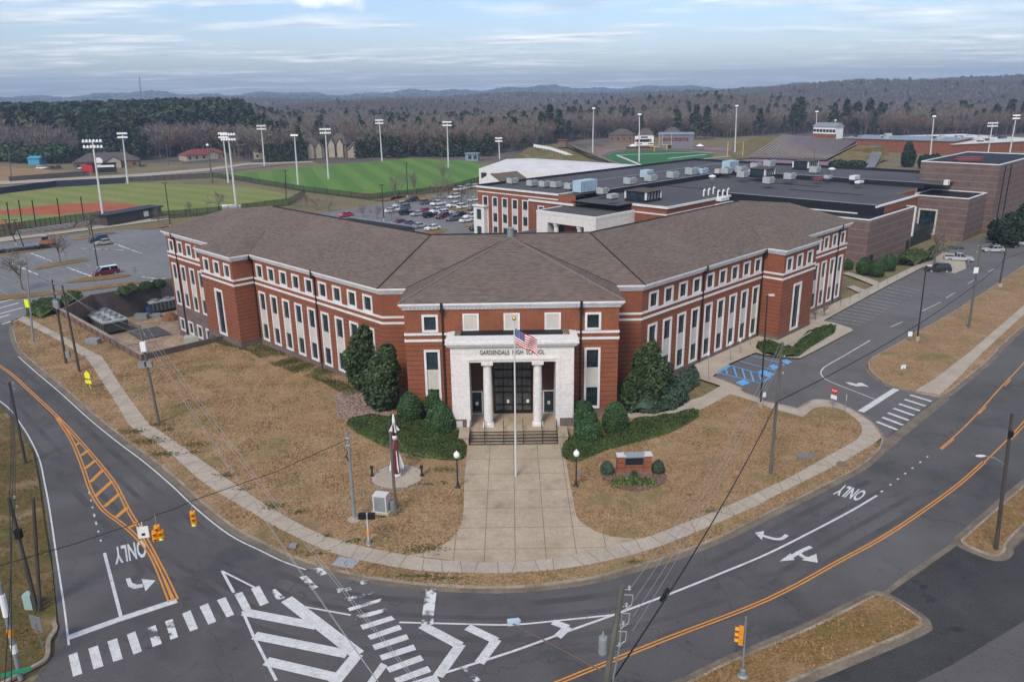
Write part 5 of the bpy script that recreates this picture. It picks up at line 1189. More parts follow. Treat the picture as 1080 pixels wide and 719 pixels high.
def lantern(px, py, L, W, Hh, lab, z=11.5):
    c = at(px, py, z); r = empty('roof_lantern', lab, 'roof lantern', c, 'glazed roof lanterns')
    def o(mb, nm, m): mb.v = [(v[0] + c.x, v[1] + c.y, v[2] + c.z) for v in mb.v]; return mb.build(nm, m, r)
    g = MB(); g.box(-L / 2, -W / 2, 0, L / 2, W / 2, .6); o(g, 'curb_base', M['black_membrane'])
    g = MB(); g.box(-L / 2 + .1, -W / 2 + .1, .6, L / 2 - .1, W / 2 - .1, Hh); o(g, 'pane', M['glass'])
    g = MB()
    for x in (-L / 2 + .15, L / 2 - .15):
        for y in (-W / 2 + .15, W / 2 - .15): g.box(x - .2, y - .2, .6, x + .2, y + .2, Hh)
    for k in range(1, 5): g.box(-L / 2 + k * L / 5 - .05, -W / 2 + .05, .6, -L / 2 + k * L / 5 + .05, W / 2 - .05, Hh)
    o(g, 'frame', M['white_trim'])
    g = MB(); g.add([(-L / 2 - .3, -W / 2 - .3, Hh), (L / 2 + .3, -W / 2 - .3, Hh), (L / 2 + .3, W / 2 + .3, Hh), (-L / 2 - .3, W / 2 + .3, Hh), (0, 0, Hh + .7)], [(0, 1, 4), (1, 2, 4), (2, 3, 4), (3, 0, 4), (0, 3, 2, 1)]); o(g, 'roof', M['shingle_flat'])
    r.rotation_euler.z = radians(45)
lantern(678, 211.5, 6.0, 6.0, 2.4, 'glazed box roof lantern with low brown hip roof, nearest to the brown school roof')
lantern(803, 186.5, 5.6, 5.0, 2.4, 'glazed roof lantern half way back among the grey units', 12.5)
lantern(849, 178.5, 6.6, 5.0, 2.6, 'glazed roof lantern farthest back, before the mauve deck', 12.5)
for i, (x, y) in enumerate(((742, 207), (747, 206), (752, 204.5), (757, 208), (762, 207.5), (767, 206))):
    c = at(x, y, 11.5); g = MB(); g.tube([c, c + Vector((0, 0, 1.3)), c + Vector((.25, .25, 1.55)), c + Vector((.55, .55, 1.3))], .2, 8)
    tag(g.build('gooseneck_vent', M['white_trim']), 'white gooseneck vent pipe in a double row on the dark roof', 'roof vent', 'gooseneck vents')
for (x, y, z, lab) in ((751, 190, 12.5, 'white mushroom vent at the bend of the roof edge'), (827.5, 215, 10.0, 'white dome vent against the black clad wall'), (877, 182, 12.5, 'white mushroom vent behind the third lantern')):
    c = at(x, y, z); g = MB(); g.lathe(c, [(.5, 0), (.5, .7), (1.0, .8), (.9, 1.2), (.2, 1.4)], 14); tag(g.build('mushroom_vent', M['white_trim'], smooth=True), lab, 'roof vent')
c = at(862, 190, 12.5); g = MB(); g.box(c.x - 1.2, c.y - .8, c.z, c.x + 1.2, c.y + .8, c.z + .7); tag(g.build('roof_hatch', M['red_roof']), 'reddish flat roof hatch beside a pale grey low unit', 'roof hatch')

# ================================================================== PLAYING FIELDS
sheet('ball_field_grass', xy([(-160, 262), (0, 243), (110, 228), (200, 226), (305, 216), (318, 208), (265, 197), (130, 192.5), (0, 204), (-160, 222)]), .05, M['field'], 20)
sheet('practice_field_grass', xy([(218, 186), (268, 190), (330, 203), (390, 209), (500, 193), (530, 183), (500, 170), (432, 167), (400, 170), (250, 183)]), .05, M['soccer'], 20)
P = smooth(xy([(-60, 226), (0, 222), (60, 216), (110, 214), (140, 216), (157, 220), (140, 224), (110, 226)]), 5, True)
sheet('infield_ground', [p for p in P], .09, M['clay'], 15)
sheet('infield_grass', xy([(-60, 240), (0, 232), (60, 225), (106, 224), (110, 232), (60, 238), (0, 243), (-60, 250)]), .12, M['field'], 15)
for px in ([(50, 226.2), (66, 224.3), (72, 226), (56, 228)], [(-10, 237), (20, 233), (45, 235), (20, 240)], [(10, 247), (60, 238), (110, 234), (60, 242)]): sheet('infield_ground', smooth(xy(px), 4, True), .15, M['clay'], 10)
sheet('gravel_path', xy([(60, 190), (240, 177), (300, 171), (310, 173), (240, 181), (130, 189), (60, 195)]), .04, M['gutter'], 12)
sheet('country_road', xy([(-40, 193), (60, 188.5), (140, 184), (215, 178), (262, 172), (330, 170), (330, 171.6), (262, 174), (215, 180.6), (140, 187), (60, 191.5), (-40, 197)]), .06, M['concrete'], 12)
sheet('farm_ground', xy([(-60, 200), (0, 192), (75, 186), (80, 182), (40, 178), (0, 176), (-60, 180)]), .03, M['lawn'], 12)
sheet('path', xy([(-10, 252), (60, 243), (115, 236.5), (178, 227), (180, 231), (115, 240), (60, 247), (-10, 257)]), .03, M['concrete'], 8)
# football ground
sheet('football_field_grass', smooth(xy([(637, 166), (655, 160), (690, 158.5), (735, 160), (752, 163), (745, 167), (725, 170), (690, 178), (665, 182), (646, 174)]), 4, True), .06, M['turf'], 12)
sheet('running_track_road', smooth(xy([(622, 166), (640, 157.5), (690, 154.5), (760, 156), (840, 166), (900, 180), (900, 183), (835, 172), (780, 161.5), (745, 158.5), (690, 157), (652, 158.5), (632, 166), (640, 175), (665, 186), (650, 186), (628, 175)]), 2, True), .05, M['track'], 12)
wl_ = MB()
for p in ([(651, 163.8), (700, 162), (735, 160.8), (752, 161.5)], [(651, 164), (668, 171), (680, 176)], [(705, 167.5), (745, 163)], [(690, 173), (770, 165)]): ribbon(wl_, xy(p), 2.0, .09)
wl_.build('football_line_markings', M['white_paint'], kind='structure')
rl = MB(); p = xy([(653, 164.6), (700, 162.7), (748, 161.6)]); ribbon(rl, p, 2.2, .10, dash=(6, 6)); rl.build('football_line_markings', M['maroon'], kind='structure')
def pxbox(name, x0, x1, y0, y1, depth, h, wm_, rm_, lab, cat, gable=0.0, z0=0.0, hip=True):
    a, b = at(x0, y0, z0), at(x1, y1, z0); d = (b - a); L = d.length; d.normalize(); n = Vector((-d.y, d.x, 0))
    if n.y < 0: n = -n
    c = (a + b) / 2 + n * depth / 2; r = empty(name, lab, cat, c)
    g = MB(); g.prism([a.to_2d(), b.to_2d(), (b + n * depth).to_2d(), (a + n * depth).to_2d()], z0 - .5, z0 + h); g.build('wall', wm_, r)
    e = .6; A, B = a - d * e - n * e, b + d * e - n * e; C_2, D_2 = b + d * e + n * (depth + e), a - d * e + n * (depth + e); zz = Vector((0, 0, h + .02))
    g = MB()
    if gable:
        ins = min(depth / 2, L / 3) if hip else 0
        R1, R2 = a + d * ins + n * depth / 2 + zz + Vector((0, 0, gable)), b - d * ins + n * depth / 2 + zz + Vector((0, 0, gable))
        A, B, C_2, D_2 = A + zz, B + zz, C_2 + zz, D_2 + zz
        g.poly([A, B, R2, R1]); g.poly([C_2, D_2, R1, R2]); g.poly([D_2, A, R1]); g.poly([B, C_2, R2])
    else: g.prism([A.to_2d(), B.to_2d(), C_2.to_2d(), D_2.to_2d()], z0 + h, z0 + h + .4)
    g.build('roof', rm_, r)
    return r, a, b, d, n
def pxwins(r, a, d, n, ts, z, w=1.2, h=1.3, m='glass', nm='window'):
    for t in ts:
        c = a + d * t - n * .04 + Vector((0, 0, z)); g = MB(); g.obox(c, d * w / 2, n * .06, (0, 0, h / 2)); g.build(nm, M[m], r)
r, a, b, d, n = pxbox('field_house', 694, 731, 156.5, 156.5, 14, 8.5, mat('grey_metal_wall', (0.17, 0.165, 0.185), .7), M['galv'], 'grey field house lettered in maroon behind the football goal', 'field house', 1.2, hip=False)
V, Fs = text_mesh('ROCKETS', 1.0, 0, .05); x0, x1 = min(v.x for v in V), max(v.x for v in V); L = (b - a).length; g = MB()
g.add([a + d * (L * .12 + L * .74 * (v.x - x0) / (x1 - x0)) - n * .12 + Vector((0, 0, 4.6 + 2.6 * v.y)) for v in V], Fs); g.build('lettering', M['maroon'], r)
pxwins(r, a, d, n, (L * .33,), 1.3, 2, 2.4, 'black', 'door')
# scoreboard
c = at(679, 158, 0); sb = empty('scoreboard', 'white and black scoreboard on posts beyond the football field', 'scoreboard', c); g = MB()
for t in (-4, 0, 4): g.box(c.x + t - .25, c.y - .2, 0, c.x + t + .25, c.y + .2, 3)
g.build('post', M['galv'], sb); g = MB(); g.box(c.x - 6, c.y - .3, 2.6, c.x + 6, c.y + .3, 8.4); g.build('panel', M['sign_white'], sb)
for (x, z, w, hh, m_) in ((0, 7.6, 2.2, .9, 'black'), (0, 5.6, 4.6, 1.8, 'black'), (-5.2, 5.6, .7, 1.6, 'sign_red'), (4.2, 3.6, 1.6, .6, 'black'), (-3, 3.6, 1.6, .6, 'black')): g = MB(); g.box(c.x + x - w, c.y - .36, z - hh / 2, c.x + x + w, c.y - .3, z + hh / 2); g.build('display', M[m_], sb)
r, a, b, d, n = pxbox('ticket_wall', 661, 690, 159, 158.7, 2, 2, M['house_brick'], M['maroon'], 'low brick wall below the football scoreboard', 'wall')
for i, (x, y, lab) in enumerate(((667, 158, 'white tent canopy with red sides at the left corner of the track'), (738, 158, 'white tent canopy with red sides near the grey field house'))):
    c = at(x, y, 0); g = MB(); g.box(c.x - 2, c.y - 2, 1.6, c.x + 2, c.y + 2, 2.2); g.add([(c.x - 2.2, c.y - 2.2, 2.2), (c.x + 2.2, c.y - 2.2, 2.2), (c.x + 2.2, c.y + 2.2, 2.2), (c.x - 2.2, c.y + 2.2, 2.2), (c.x, c.y, 3.6)], [(0, 1, 4), (1, 2, 4), (2, 3, 4), (3, 0, 4)], 1)
    for sx in (-1.8, 1.8):
        for sy in (-1.8, 1.8): g.box(c.x + sx - .08, c.y + sy - .08, 0, c.x + sx + .08, c.y + sy + .08, 1.6)
    tag(g.build('canopy_tent', [M['red_roof'], M['sign_white']]), lab, 'tent')
for i, (x, y, lab) in enumerate(((703, 158, 'yellow goal post in front of the grey field house'), (690, 160, 'yellow goal post beside the scoreboard'))):
    c = at(x, y, 0); g = MB(); g.tube([c, c + Vector((0, 0, 3))], .22, 6); g.tube([c + Vector((-2.8, 0, 3)), c + Vector((2.8, 0, 3))], .16, 6)
    for s in (-2.8, 2.8): g.tube([c + Vector((s, 0, 3)), c + Vector((s, 0, 10))], .14, 6)
    tag(g.build('goal_post', mat('goal_yellow', (0.75, 0.52, 0.05), .5) if i == 0 else bpy.data.materials['goal_yellow']), lab, 'goal post')
for i, (x, y) in enumerate(((767, 165), (783, 166))):
    c = at(x, y, 0); g = MB(); g.tube([c, c + Vector((0, 0, 8))], .16, 6); tag(g.build('net_post', bpy.data.materials['goal_yellow']), 'plain yellow upright post standing at the near side of the football field', 'post', 'yellow upright posts')
# grass bank with booth, left of the field
bk2 = MB(); base = [at(*p) for p in ((528, 178), (575, 180), (625, 178), (668, 181), (640, 170), (600, 157), (560, 158))]; top = [at(*p, 6.5) for p in ((556, 156), (585, 152), (598, 152), (606, 156))]
bk2.poly([base[0], base[1], top[1], top[0]]); bk2.poly([base[1], base[2], top[2], top[1]]); bk2.poly([base[2], base[3], base[4], top[3], top[2]]); bk2.poly([base[4], base[5], top[3]]); bk2.poly([base[5], base[6], top[0], top[1], top[2], top[3]]); bk2.poly([base[6], base[0], top[0]])
bk2.build('bank_terrain', grass_mat('left_bank_grass', (0.19, 0.135, 0.06), (0.12, 0.09, 0.04), (0.11, 0.125, 0.035), 0.44, 0.8, 6), kind='structure')
g = MB(); pr = [at(*p, z) for p, z in (((563, 155), 6.6), ((580, 158), 5.6), ((597, 163.5), 3.4), ((607, 168), 1.2))]
for p, q in zip(pr, pr[1:]): n = Vector((0, 0, 1)); g.poly([p, q, q + n * 1.5, p + n * 1.5])
for p, q in zip(pr, pr[1:]):
    for k in range(5): e = p + (q - p) * k / 5; g.box(e.x - .15, e.y - .35, e.z - .3, e.x + .15, e.y - .02, e.z + 1.7)
tag(g.build('fence', M['sign_white']), 'white panel fence stepping down the grassy bank by the football ground', 'fence')
g = MB(); pr = [at(*p, z) for p, z in (((598, 154.5), 6.2), ((620, 164), 4), ((650, 176), .6))]
for p, q in zip(pr, pr[1:]): n = Vector((2.2, 3, 0)); g.poly([p, q, q + n, p + n]); 
for p, q in zip(pr, pr[1:]): n = Vector((2.2, 3, 0)); g.poly([p + n, q + n, q + n + Vector((0, 0, 1.3)), p + n + Vector((0, 0, 1.3))], 1)
tag(g.build('stair_ramp', [M['gutter'], M['kerb']]), 'long concrete ramp with a pale side wall running down the grassy bank', 'ramp')
r, a, b, d, n = pxbox('ticket_booth', 588.5, 597, 154.5, 154.5, 5, 3.2, M['house_brick'], M['red_roof'], 'small square brick booth on top of the grassy bank', 'booth', z0=6.4)
# home stand on its slope
st = empty('grandstand', 'large grey stepped grandstand on the slope by the football field', 'grandstand', at(840, 160, 4))
f0, f1 = at(790.5, 166.6, 1.0), at(871.5, 169, 1.0); t0, t1 = at(827, 142.6, 9.6), at(904, 152.3, 7.6); g = MB(); NR = 22
for i in range(NR):
    s0, s1 = i / NR, (i + 1) / NR; A, B = f0 + (t0 - f0) * s0, f1 + (t1 - f1) * s0; C_2, D_2 = f1 + (t1 - f1) * s1, f0 + (t0 - f0) * s1; z = A.z + (D_2.z - A.z)
    A2, B2, C2, D2 = (Vector((v.x, v.y, z)) for v in (A, B, C_2, D_2))
    g.poly([A, B, B2, A2], 1); g.poly([A2, B2, C2, D2])
g.build('seating_deck', [M['bleacher'], mat('bleacher_riser', (0.12, 0.10, 0.105), .85)], st)
g = MB()
for k in range(0, 21):
    s = k / 20; A, B = f0 + (f1 - f0) * s, t0 + (t1 - t0) * s; u = (f1 - f0).normalized() * .42; g.poly([A - u + Vector((0, 0, .75)), A + u + Vector((0, 0, .75)), B + u + Vector((0, 0, .35)), B - u + Vector((0, 0, .35))])
g.build('aisle', M['kerb'], st)
g = MB(); g.poly([t0, t1, Vector((t1.x, t1.y + 1, 0)), Vector((t0.x, t0.y + 1, 0))]); g.build('back_wall', M['gutter'], st)
bkm = MB(); M['bank_grass'] = grass_mat('bank_grass', (0.19, 0.135, 0.06), (0.12, 0.09, 0.04), (0.12, 0.12, 0.035), 0.46, 0.8, 8)
def bank_strip(inner, outer):
    for (p0, q0), (p1, q1) in zip(zip(inner, outer), zip(inner[1:], outer[1:])): bkm.poly([p0, q0, q1]); bkm.poly([p0, q1, p1])
dn = Vector((.4, 0, -.4)); mid = lambda k: f1 + (t1 - f1) * k
bank_strip([f1 + dn, mid(.33) + dn, mid(.66) + dn, t1 + dn], [at(914, 179, .2), at(927, 172, .3), at(938, 164, 2.5), at(934, 154.5, 7)])
ml = lambda k: f0 + (t0 - f0) * k; dl_ = Vector((-.4, 0, -.4))
bank_strip([f0 + dl_, ml(.33) + dl_, ml(.66) + dl_, t0 + dl_], [at(776, 168, .2), at(769, 160, .3), at(774, 153, 1.5), at(800, 144.5, 7)])
bkm.build('bank_terrain', M['bank_grass'], kind='structure')
g = MB(); pr = [at(*p, z) for p, z in (((916, 152), 7.6), ((921, 156), 5.6), ((917, 166), 2.6), ((910, 177), .5))]; ribbon_pts = pr
for p, q in zip(pr, pr[1:]): g.poly([p, q, q + Vector((5.5, 0, .15)), p + Vector((5.5, 0, .15))])
g.build('service_road', M['asphalt_old'], kind='structure')
sheet('mauve_apron_pavement', xy([(770, 171), (800, 168), (880, 172), (890, 184), (820, 186), (770, 184)]), .5, M['track'], 10)
r, a, b, d, n = pxbox('press_box', 857, 880.5, 144.6, 145.6, 7, 5.8, M['sign_white'], M['galv'], 'white press box with a row of dark windows above the grandstand', 'press box', 2.0, z0=9.6, hip=False)
L = (b - a).length; pxwins(r, a, d, n, [L * (k + .5) / 7 for k in range(7)], 3.6, 1.6, 1.5, 'black')
g = MB(); g.prism([(p.x, p.y) for p in (a - n * .2, b - n * .2, b + n, a + n)], 7, 11.6); g.build('brick_base', M['brick'], r)
r, a, b, d, n = pxbox('covered_pavilion', 889, 945, 155.5, 158, 16, 3.4, M['mullion'], M['blue_roof'], 'long open shelter under a pale blue metal gable roof', 'shelter', 3.0, hip=False)
for nm_, args in (('brick_schoolhouse', (953, 1003, 159, 163, 75, 5.2, M['brick'], M['white_roof'], 'low brick building with cluttered white flat roof behind the tower', 'building')), ('brick_schoolhouse', (1003, 1024, 163, 158.5, 60, 6.8, M['brick'], M['galv'], 'brick building with dark grey roof between two white roofed ones', 'building')), ('brick_schoolhouse', (1025, 1110, 160.5, 158, 75, 4.8, M['brick'], M['white_roof'], 'low brick building with white roof at the right edge', 'building'))):
    r, a, b, d, n = pxbox(nm_, *args); L = (b - a).length; pxwins(r, a, d, n, [L * (k + .5) / 6 for k in range(6)], 3.4, 2.6, 1.8)
    if 'white' in args[8].split('behind')[0]:
        for k in range(9): c = a + d * random.uniform(.08, .92) * L + n * random.uniform(4, 60) + Vector((0, 0, args[5] + .3)); g = MB(); s = random.uniform(.8, 2); g.box(c.x - s, c.y - s * .7, c.z, c.x + s, c.y + s * .7, c.z + random.uniform(.6, 1.6)); g.build('roof_unit', M['hvac'] if k % 3 else M['hvac_dark'], r)
# sheds / dugout / walls of the ball field
r, a, b, d, n = pxbox('dugout', 114, 171, 238.5, 228, 5, 2.9, mat('dugout_block', (0.06, 0.052, 0.05), .8), M['dark_metal'], 'long dark dugout shed beside the infield', 'dugout')
c = a + d * (b - a).length * .7 - n * .08 + Vector((0, 0, 1.6)); g = MB(); g.obox(c, d * .9, n * .03, (0, 0, .8)); g.build('emblem_panel', M['sign_white'], r)
def fence_line(name, px, h, lab, m, posts=None, thin=False, z0=0.0):
    P = xy(px); g = MB(); r = empty(name, lab, 'fence', (P[0].x, P[0].y, 0))
    for p, q in zip(P, P[1:]):
        d = (q - p).normalized(); n = Vector((-d.y, d.x)) * .06; g.prism([p + n, q + n, q - n, p - n], z0, h)
    g.build('panel', m, r); return r
fence_line('outfield_fence', [(-80, 214), (0, 205), (60, 197), (132, 193.5)], 2.6, 'dark navy outfield fence curving behind the ball field', mat('navy_wall', (0.022, 0.027, 0.045), .8))
fence_line('windscreen_fence', [(10, 191.5), (60, 187.5), (94, 185)], 2.2, 'brown screen fence in front of the far car park', M['court_wall'])
mesh_m, tt, pp_ = newmat('chain_link'); pp_.inputs['Base Color'].default_value = (.03, .035, .03, 1)
tr = _n(tt, 'ShaderNodeBsdfTransparent'); mxs = _n(tt, 'ShaderNodeMixShader'); mxs.inputs[0].default_value = .42; tt.links.new(tr.outputs[0], mxs.inputs[1]); tt.links.new(pp_.outputs[0], mxs.inputs[2]); tt.links.new(mxs.outputs[0], tt.nodes['Material Output'].inputs[0])
for nm_, px, h, lab in (('chain_link_fence', [(160, 232), (230, 226), (305, 216.5), (322, 207)], 2.4, 'dark chain link fence between the ball field and the brown roof'), ('chain_link_fence', [(265, 193), (320, 202), (390, 211), (470, 202), (512, 190)], 2.2, 'black chain link fence along the near side of the bright green field'), ('chain_link_fence', [(130, 192), (230, 187.5), (265, 192.5)], 2.2, 'dark chain link fence behind the outfield grass'), ('chain_link_fence', [(0, 250), (60, 241.5), (112, 234.5)], 3.5, 'tall chain link backstop fence beside the car park')):
    r = fence_line(nm_, px, h, lab, mesh_m)
    P = resample(xy(px), 22)
    for q in P[::1]: g = MB(); g.tube([(q.x, q.y, 0), (q.x, q.y, h + .1)], .09, 5); g.build('post', M['black'], r)
for i, (tx, ty, bx, by) in enumerate(((7, 213, 11, 241), (19.5, 211, 24, 240), (33.7, 211, 38, 239), (60, 209, 64, 237), (85, 207.5, 89, 235))):
    b0 = at(bx, by, 0); r0 = ray(tx, ty); t0_ = Vector((0, 0, CAMZ)) + r0 * (b0.y / r0.y); g = MB(); g.tube([b0, t0_], .16, 6); tag(g.build('backstop_pole', M['black']), 'tall black backstop pole in the row behind home plate', 'pole', 'backstop poles')
r, a, b, d, n = pxbox('ball_scoreboard', 96, 123, 181.5, 180.5, 1, 3.8, M['black'], M['black'], 'black scoreboard with round white top and red panel in front of the farmhouse', 'scoreboard', z0=1.2)
L = (b - a).length; g = MB(); c = a + d * L * .36 + Vector((0, 0, 5)); g.tube([c - n * .3, c + n * .3], 1.9, 16); g.build('round_sign', M['sign_white'], r); g = MB(); c = a + d * L * -.1 + Vector((0, 0, 1.6)); g.obox(c, d * 2.2, n * .3, (0, 0, 1.8)); g.build('red_panel', M['sign_red'], r)
g = MB(); c = a + d * L * .6 + Vector((0, 0, 2.6)) - n * .1; g.obox(c, d * 4, n * .05, (0, 0, .5)); g.build('display', M['sign_white'], r)
r, a, b, d, n = pxbox('equipment_shed', 491, 504, 169.5, 169.5, 5, 3.6, mat('blue_grey_shed', (.22, .28, .34), .7), M['galv'], 'small blue grey shed at the far corner of the bright green field', 'shed')
pxwins(r, a, d, n, (2.5, 5.5), 1.8, 1.8, 2, 'mullion')
# ---- houses
HS = [('farmhouse', 78, 147, 179, 176, 14, 3.6, 'house_brick', 'house_roof', 'long low brick farmhouse with cream gable behind the ball field', 4.2),
      ('farmhouse', 197, 240, 170, 167, 11, 3.2, 'stucco', 'red_roof', 'white house under a dark red roof beyond the ball field', 3.0),
      ('townhouse', 322, 342, 167.5, 166.5, 12, 6.5, 'stucco', 'house_roof', 'left one of the cream gabled houses behind the bright green field', 5.0),
      ('townhouse', 345, 366, 166, 166, 12, 7.5, 'house_brick', 'house_roof', 'tall middle one of the gabled houses behind the bright green field', 6.0),
      ('townhouse', 367, 386, 166.5, 166, 10, 5.0, 'stucco', 'house_roof', 'right low one of the gabled houses behind the bright green field', 4.0),
      ('cottage', 268, 284, 168, 167.5, 10, 4.5, 'stucco', 'house_roof', 'house half hidden at the cypress row', 4.0),
      ('cottage', 476, 497, 157, 156.5, 12, 5.0, 'stucco', 'house_roof', 'pale roofed house among the pines behind the far goal', 4.5),
      ('cottage', 642, 668, 149, 149, 12, 4.5, 'house_brick', 'house_roof', 'brown house half hidden in bare trees behind the scoreboard', 4),
      ('cottage', 700, 717, 148.5, 148.5, 10, 6, 'stucco', 'house_roof', 'pale two storey house behind the grey field house', 3.5),
      ('cottage', 672, 688, 149, 149, 10, 5, 'stucco', 'house_roof', 'tan house behind the scoreboard, between two others', 4),
      ('cottage', 956, 970, 138, 138, 12, 6, 'stucco', 'house_roof', 'pale house in the bare wood above the brick buildings', 4),
      ('cottage', 255, 265, 127, 127, 12, 5, 'stucco', 'red_roof', 'small distant house with reddish roof in the left woods', 3),
      ('warehouse', 526, 536, 101.8, 101.8, 30, 9, 'sign_white', 'white_roof', 'tiny white building far off on the wooded ridge', 0)]
for (nm_, x0, x1, y0, y1, dep, h, wm2, rm2, lab, gb) in HS:
    zz = 0.0
    if y0 < 155: q = at(x0, y0, 0); zz = 0
    if nm_ == 'warehouse':
        r_ = ray(531, 101.8); t = 3300 / r_.y; q = Vector((0, 0, CAMZ)) + r_ * t; zz = q.z
    r, a, b, d, n = pxbox(nm_, x0, x1, y0, y1, dep, h, M[wm2], M[rm2], lab, 'house' if nm_ != 'warehouse' else 'building', gb, z0=zz)
    L = (b - a).length; k = max(2, int(L / 4)); 
    if nm_ != 'warehouse': pxwins(r, a, d, n, [L * (i + .5) / k for i in range(k)], min(1.8, h * .5), 1.3, 1.5)
    if nm_ in ('farmhouse', 'townhouse'):
        # front gable
        for t in ((.62,) if nm_ == 'farmhouse' else (.3, .72)):
            c = a + d * L * t; w = min(3.4, L * .15); g = MB(); A, B = c - d * w - n * 1.2, c + d * w - n * 1.2; T = c - n * 1.2 + Vector((0, 0, h + gb * .55)); bz = Vector((0, 0, h))
            g.poly([A + bz, B + bz, T]); g.poly([A, B, B + bz, A + bz]); g.build('gable_front', M['stucco'], r); g = MB(); bb = n * (dep * .5); g.poly([A + bz - d * .4 - n * .4, T - n * .4 + Vector((0, 0, .15)), T + bb + Vector((0, 0, .15)), A + bz + bb - d * .4]); g.poly([B + bz + d * .4 - n * .4, T - n * .4 + Vector((0, 0, .15)), T + bb + Vector((0, 0, .15)), B + bz + bb + d * .4]); g.build('gable_roof', M[rm2], r)
r, a, b, d, n = pxbox('garden_shed', 30, 42, 174, 174, 6, 3.6, mat('turquoise_siding', (.06, .27, .42), .7), bpy.data.materials['turquoise_siding'], 'bright turquoise shed left of the farmhouse', 'shed', 1.2, hip=False)
# ================================================================== PLANTING
rng = np.random.default_rng(11)
def np_obj(name, V, Fq, m, parent=None, kind=None, idx=None):
    """V (n,3) float, Fq (k,4) or (k,3) int arrays or a list of such"""
    me = bpy.data.meshes.new(name); fl = Fq if isinstance(Fq, list) else [Fq]; fl = [f for f in fl if len(f)]
    off = np.zeros(3); p = parent
    while p is not None: off += np.array(p.location); p = p.parent
    V = np.asarray(V, np.float32) - off.astype(np.float32)
    me.vertices.add(len(V)); me.vertices.foreach_set('co', V.ravel())
    tot = [np.full(len(f), f.shape[1], np.int32) for f in fl]; tot = np.concatenate(tot); lv = np.concatenate([f.ravel() for f in fl]).astype(np.int32)
    me.loops.add(len(lv)); me.loops.foreach_set('vertex_index', lv)
    me.polygons.add(len(tot)); st_ = np.concatenate([[0], np.cumsum(tot)[:-1]]).astype(np.int32)
    me.polygons.foreach_set('loop_start', st_); me.polygons.foreach_set('loop_total', tot)
    ms = m if isinstance(m, (list, tuple)) else [m]
    for x in ms: me.materials.append(x)
    if idx is not None: me.polygons.foreach_set('material_index', np.asarray(idx, np.int32))
    me.update(calc_edges=True); me.validate()
    o = bpy.data.objects.new(name, me); COL.objects.link(o)
    if parent is not None: o.parent = parent
    if kind: o['kind'] = kind
    return o
def leaves(P, N, size, jitter=.7, aspect=1.7):
    """one small quad per point, turned roughly outwards"""
    n = len(P); N = N + rng.normal(0, jitter, (n, 3)); N /= np.linalg.norm(N, axis=1)[:, None] + 1e-9
    a = np.cross(N, rng.normal(0, 1, (n, 3))); a /= np.linalg.norm(a, axis=1)[:, None] + 1e-9; b = np.cross(N, a)
    s = size * rng.uniform(.6, 1.4, n)[:, None]
    V = np.stack([P - a * s * aspect / 2 - b * s * .2, P + b * s * .5 - a * s * .1, P + a * s * aspect / 2, P - b * s * .5 + a * s * .1], 1).reshape(-1, 3)
    return V, np.arange(4 * n).reshape(n, 4)
def ell_pts(c, r, n, shell=(.82, 1.03), zmin=-1.0):
    d = rng.normal(0, 1, (int(n * 1.8) + 8, 3)); d /= np.linalg.norm(d, axis=1)[:, None]; d = d[d[:, 2] > zmin][:n]
    k = rng.uniform(*shell, len(d))[:, None]; return np.array(c) + d * np.array(r) * k, d
def lump(P, N, amt, freq):
    s = np.sin(P[:, 0] * freq + 1.3) * np.sin(P[:, 1] * freq * 1.1 + .4) * np.sin(P[:, 2] * freq * .9 + 2.1)
    return P + N * (s * amt)[:, None]
def core_arrays(c, r, n=12, m=8):
    g = MB().ell(c, r, n, m); return np.array(g.v), np.array(g.f)
def merge(parts):
    V = []; Q = []; o = 0
    for v, f in parts: V.append(v); Q.append(f + o); o += len(v)
    return np.concatenate(V), Q
def round_shrub(px, py, r, h, lab, m='boxwood', pointy=.0):
    c = at(px, py); e = empty('round_shrub', lab, 'shrub', c)
    P, N = ell_pts((0, 0, h * .46), (r, r, h * .54), 6000, (.86, 1.06), -.85)
    if pointy: k = np.clip((P[:, 2] / h), 0, 1); f = (1 - pointy * k ** 2)[:, None]; P[:, :2] *= f
    P = lump(P, N, .12, 2.9); v1 = leaves(P, N, .125, 1.0); v2 = core_arrays((0, 0, h * .45), (r * .9, r * .9, h * .5))
    if pointy: k = np.clip(v2[0][:, 2] / h, 0, 1); v2[0][:, :2] *= (1 - pointy * k ** 2)[:, None]
    V, Q = merge([v1, v2]); np_obj('foliage', V + np.array(c), Q, M[m], e)
    g = MB(); g.tube([c + Vector((0, 0, -.1)), c + Vector((0, 0, .6))], .09, 6); g.build('stem', M['bark'], e); return e
round_shrub(433, 446, 1.5, 3.8, 'rounded cone shrub nearest the dark trees left of the entrance', pointy=.45)
round_shrub(457.5, 441, 1.4, 3.9, 'rounded shrub close to the wall, half hidden by the one before it', pointy=.45)
round_shrub(465, 459, 1.7, 4.0, 'large rounded shrub beside the left cheek wall of the steps', pointy=.4)
round_shrub(615, 453, 1.45, 3.5, 'rounded shrub half hidden behind another, right of the steps', pointy=.3)
round_shrub(620, 468, 1.55, 3.6, 'rounded shrub in front of another, right of the steps', pointy=.35)
round_shrub(648.5, 456, 1.48, 3.6, 'rounded shrub standing alone by the walkway, right of the steps', pointy=.35)
round_shrub(910.5, 289, 1.5, 3.4, 'left one of the three clipped shrubs by the gymnasium wall', pointy=.3)
round_shrub(924.5, 291, 1.55, 3.3, 'middle one of the three clipped shrubs by the gymnasium wall, a little nearer', pointy=.3)
round_shrub(937, 285, 1.45, 3.4, 'right one of the three clipped shrubs by the gymnasium wall', pointy=.3)
round_shrub(893, 284, 1.2, 2.0, 'low round shrub at the far corner of the right wing')
round_shrub(155, 305.5, 1.3, 1.6, 'round bush behind the pale yard wall')
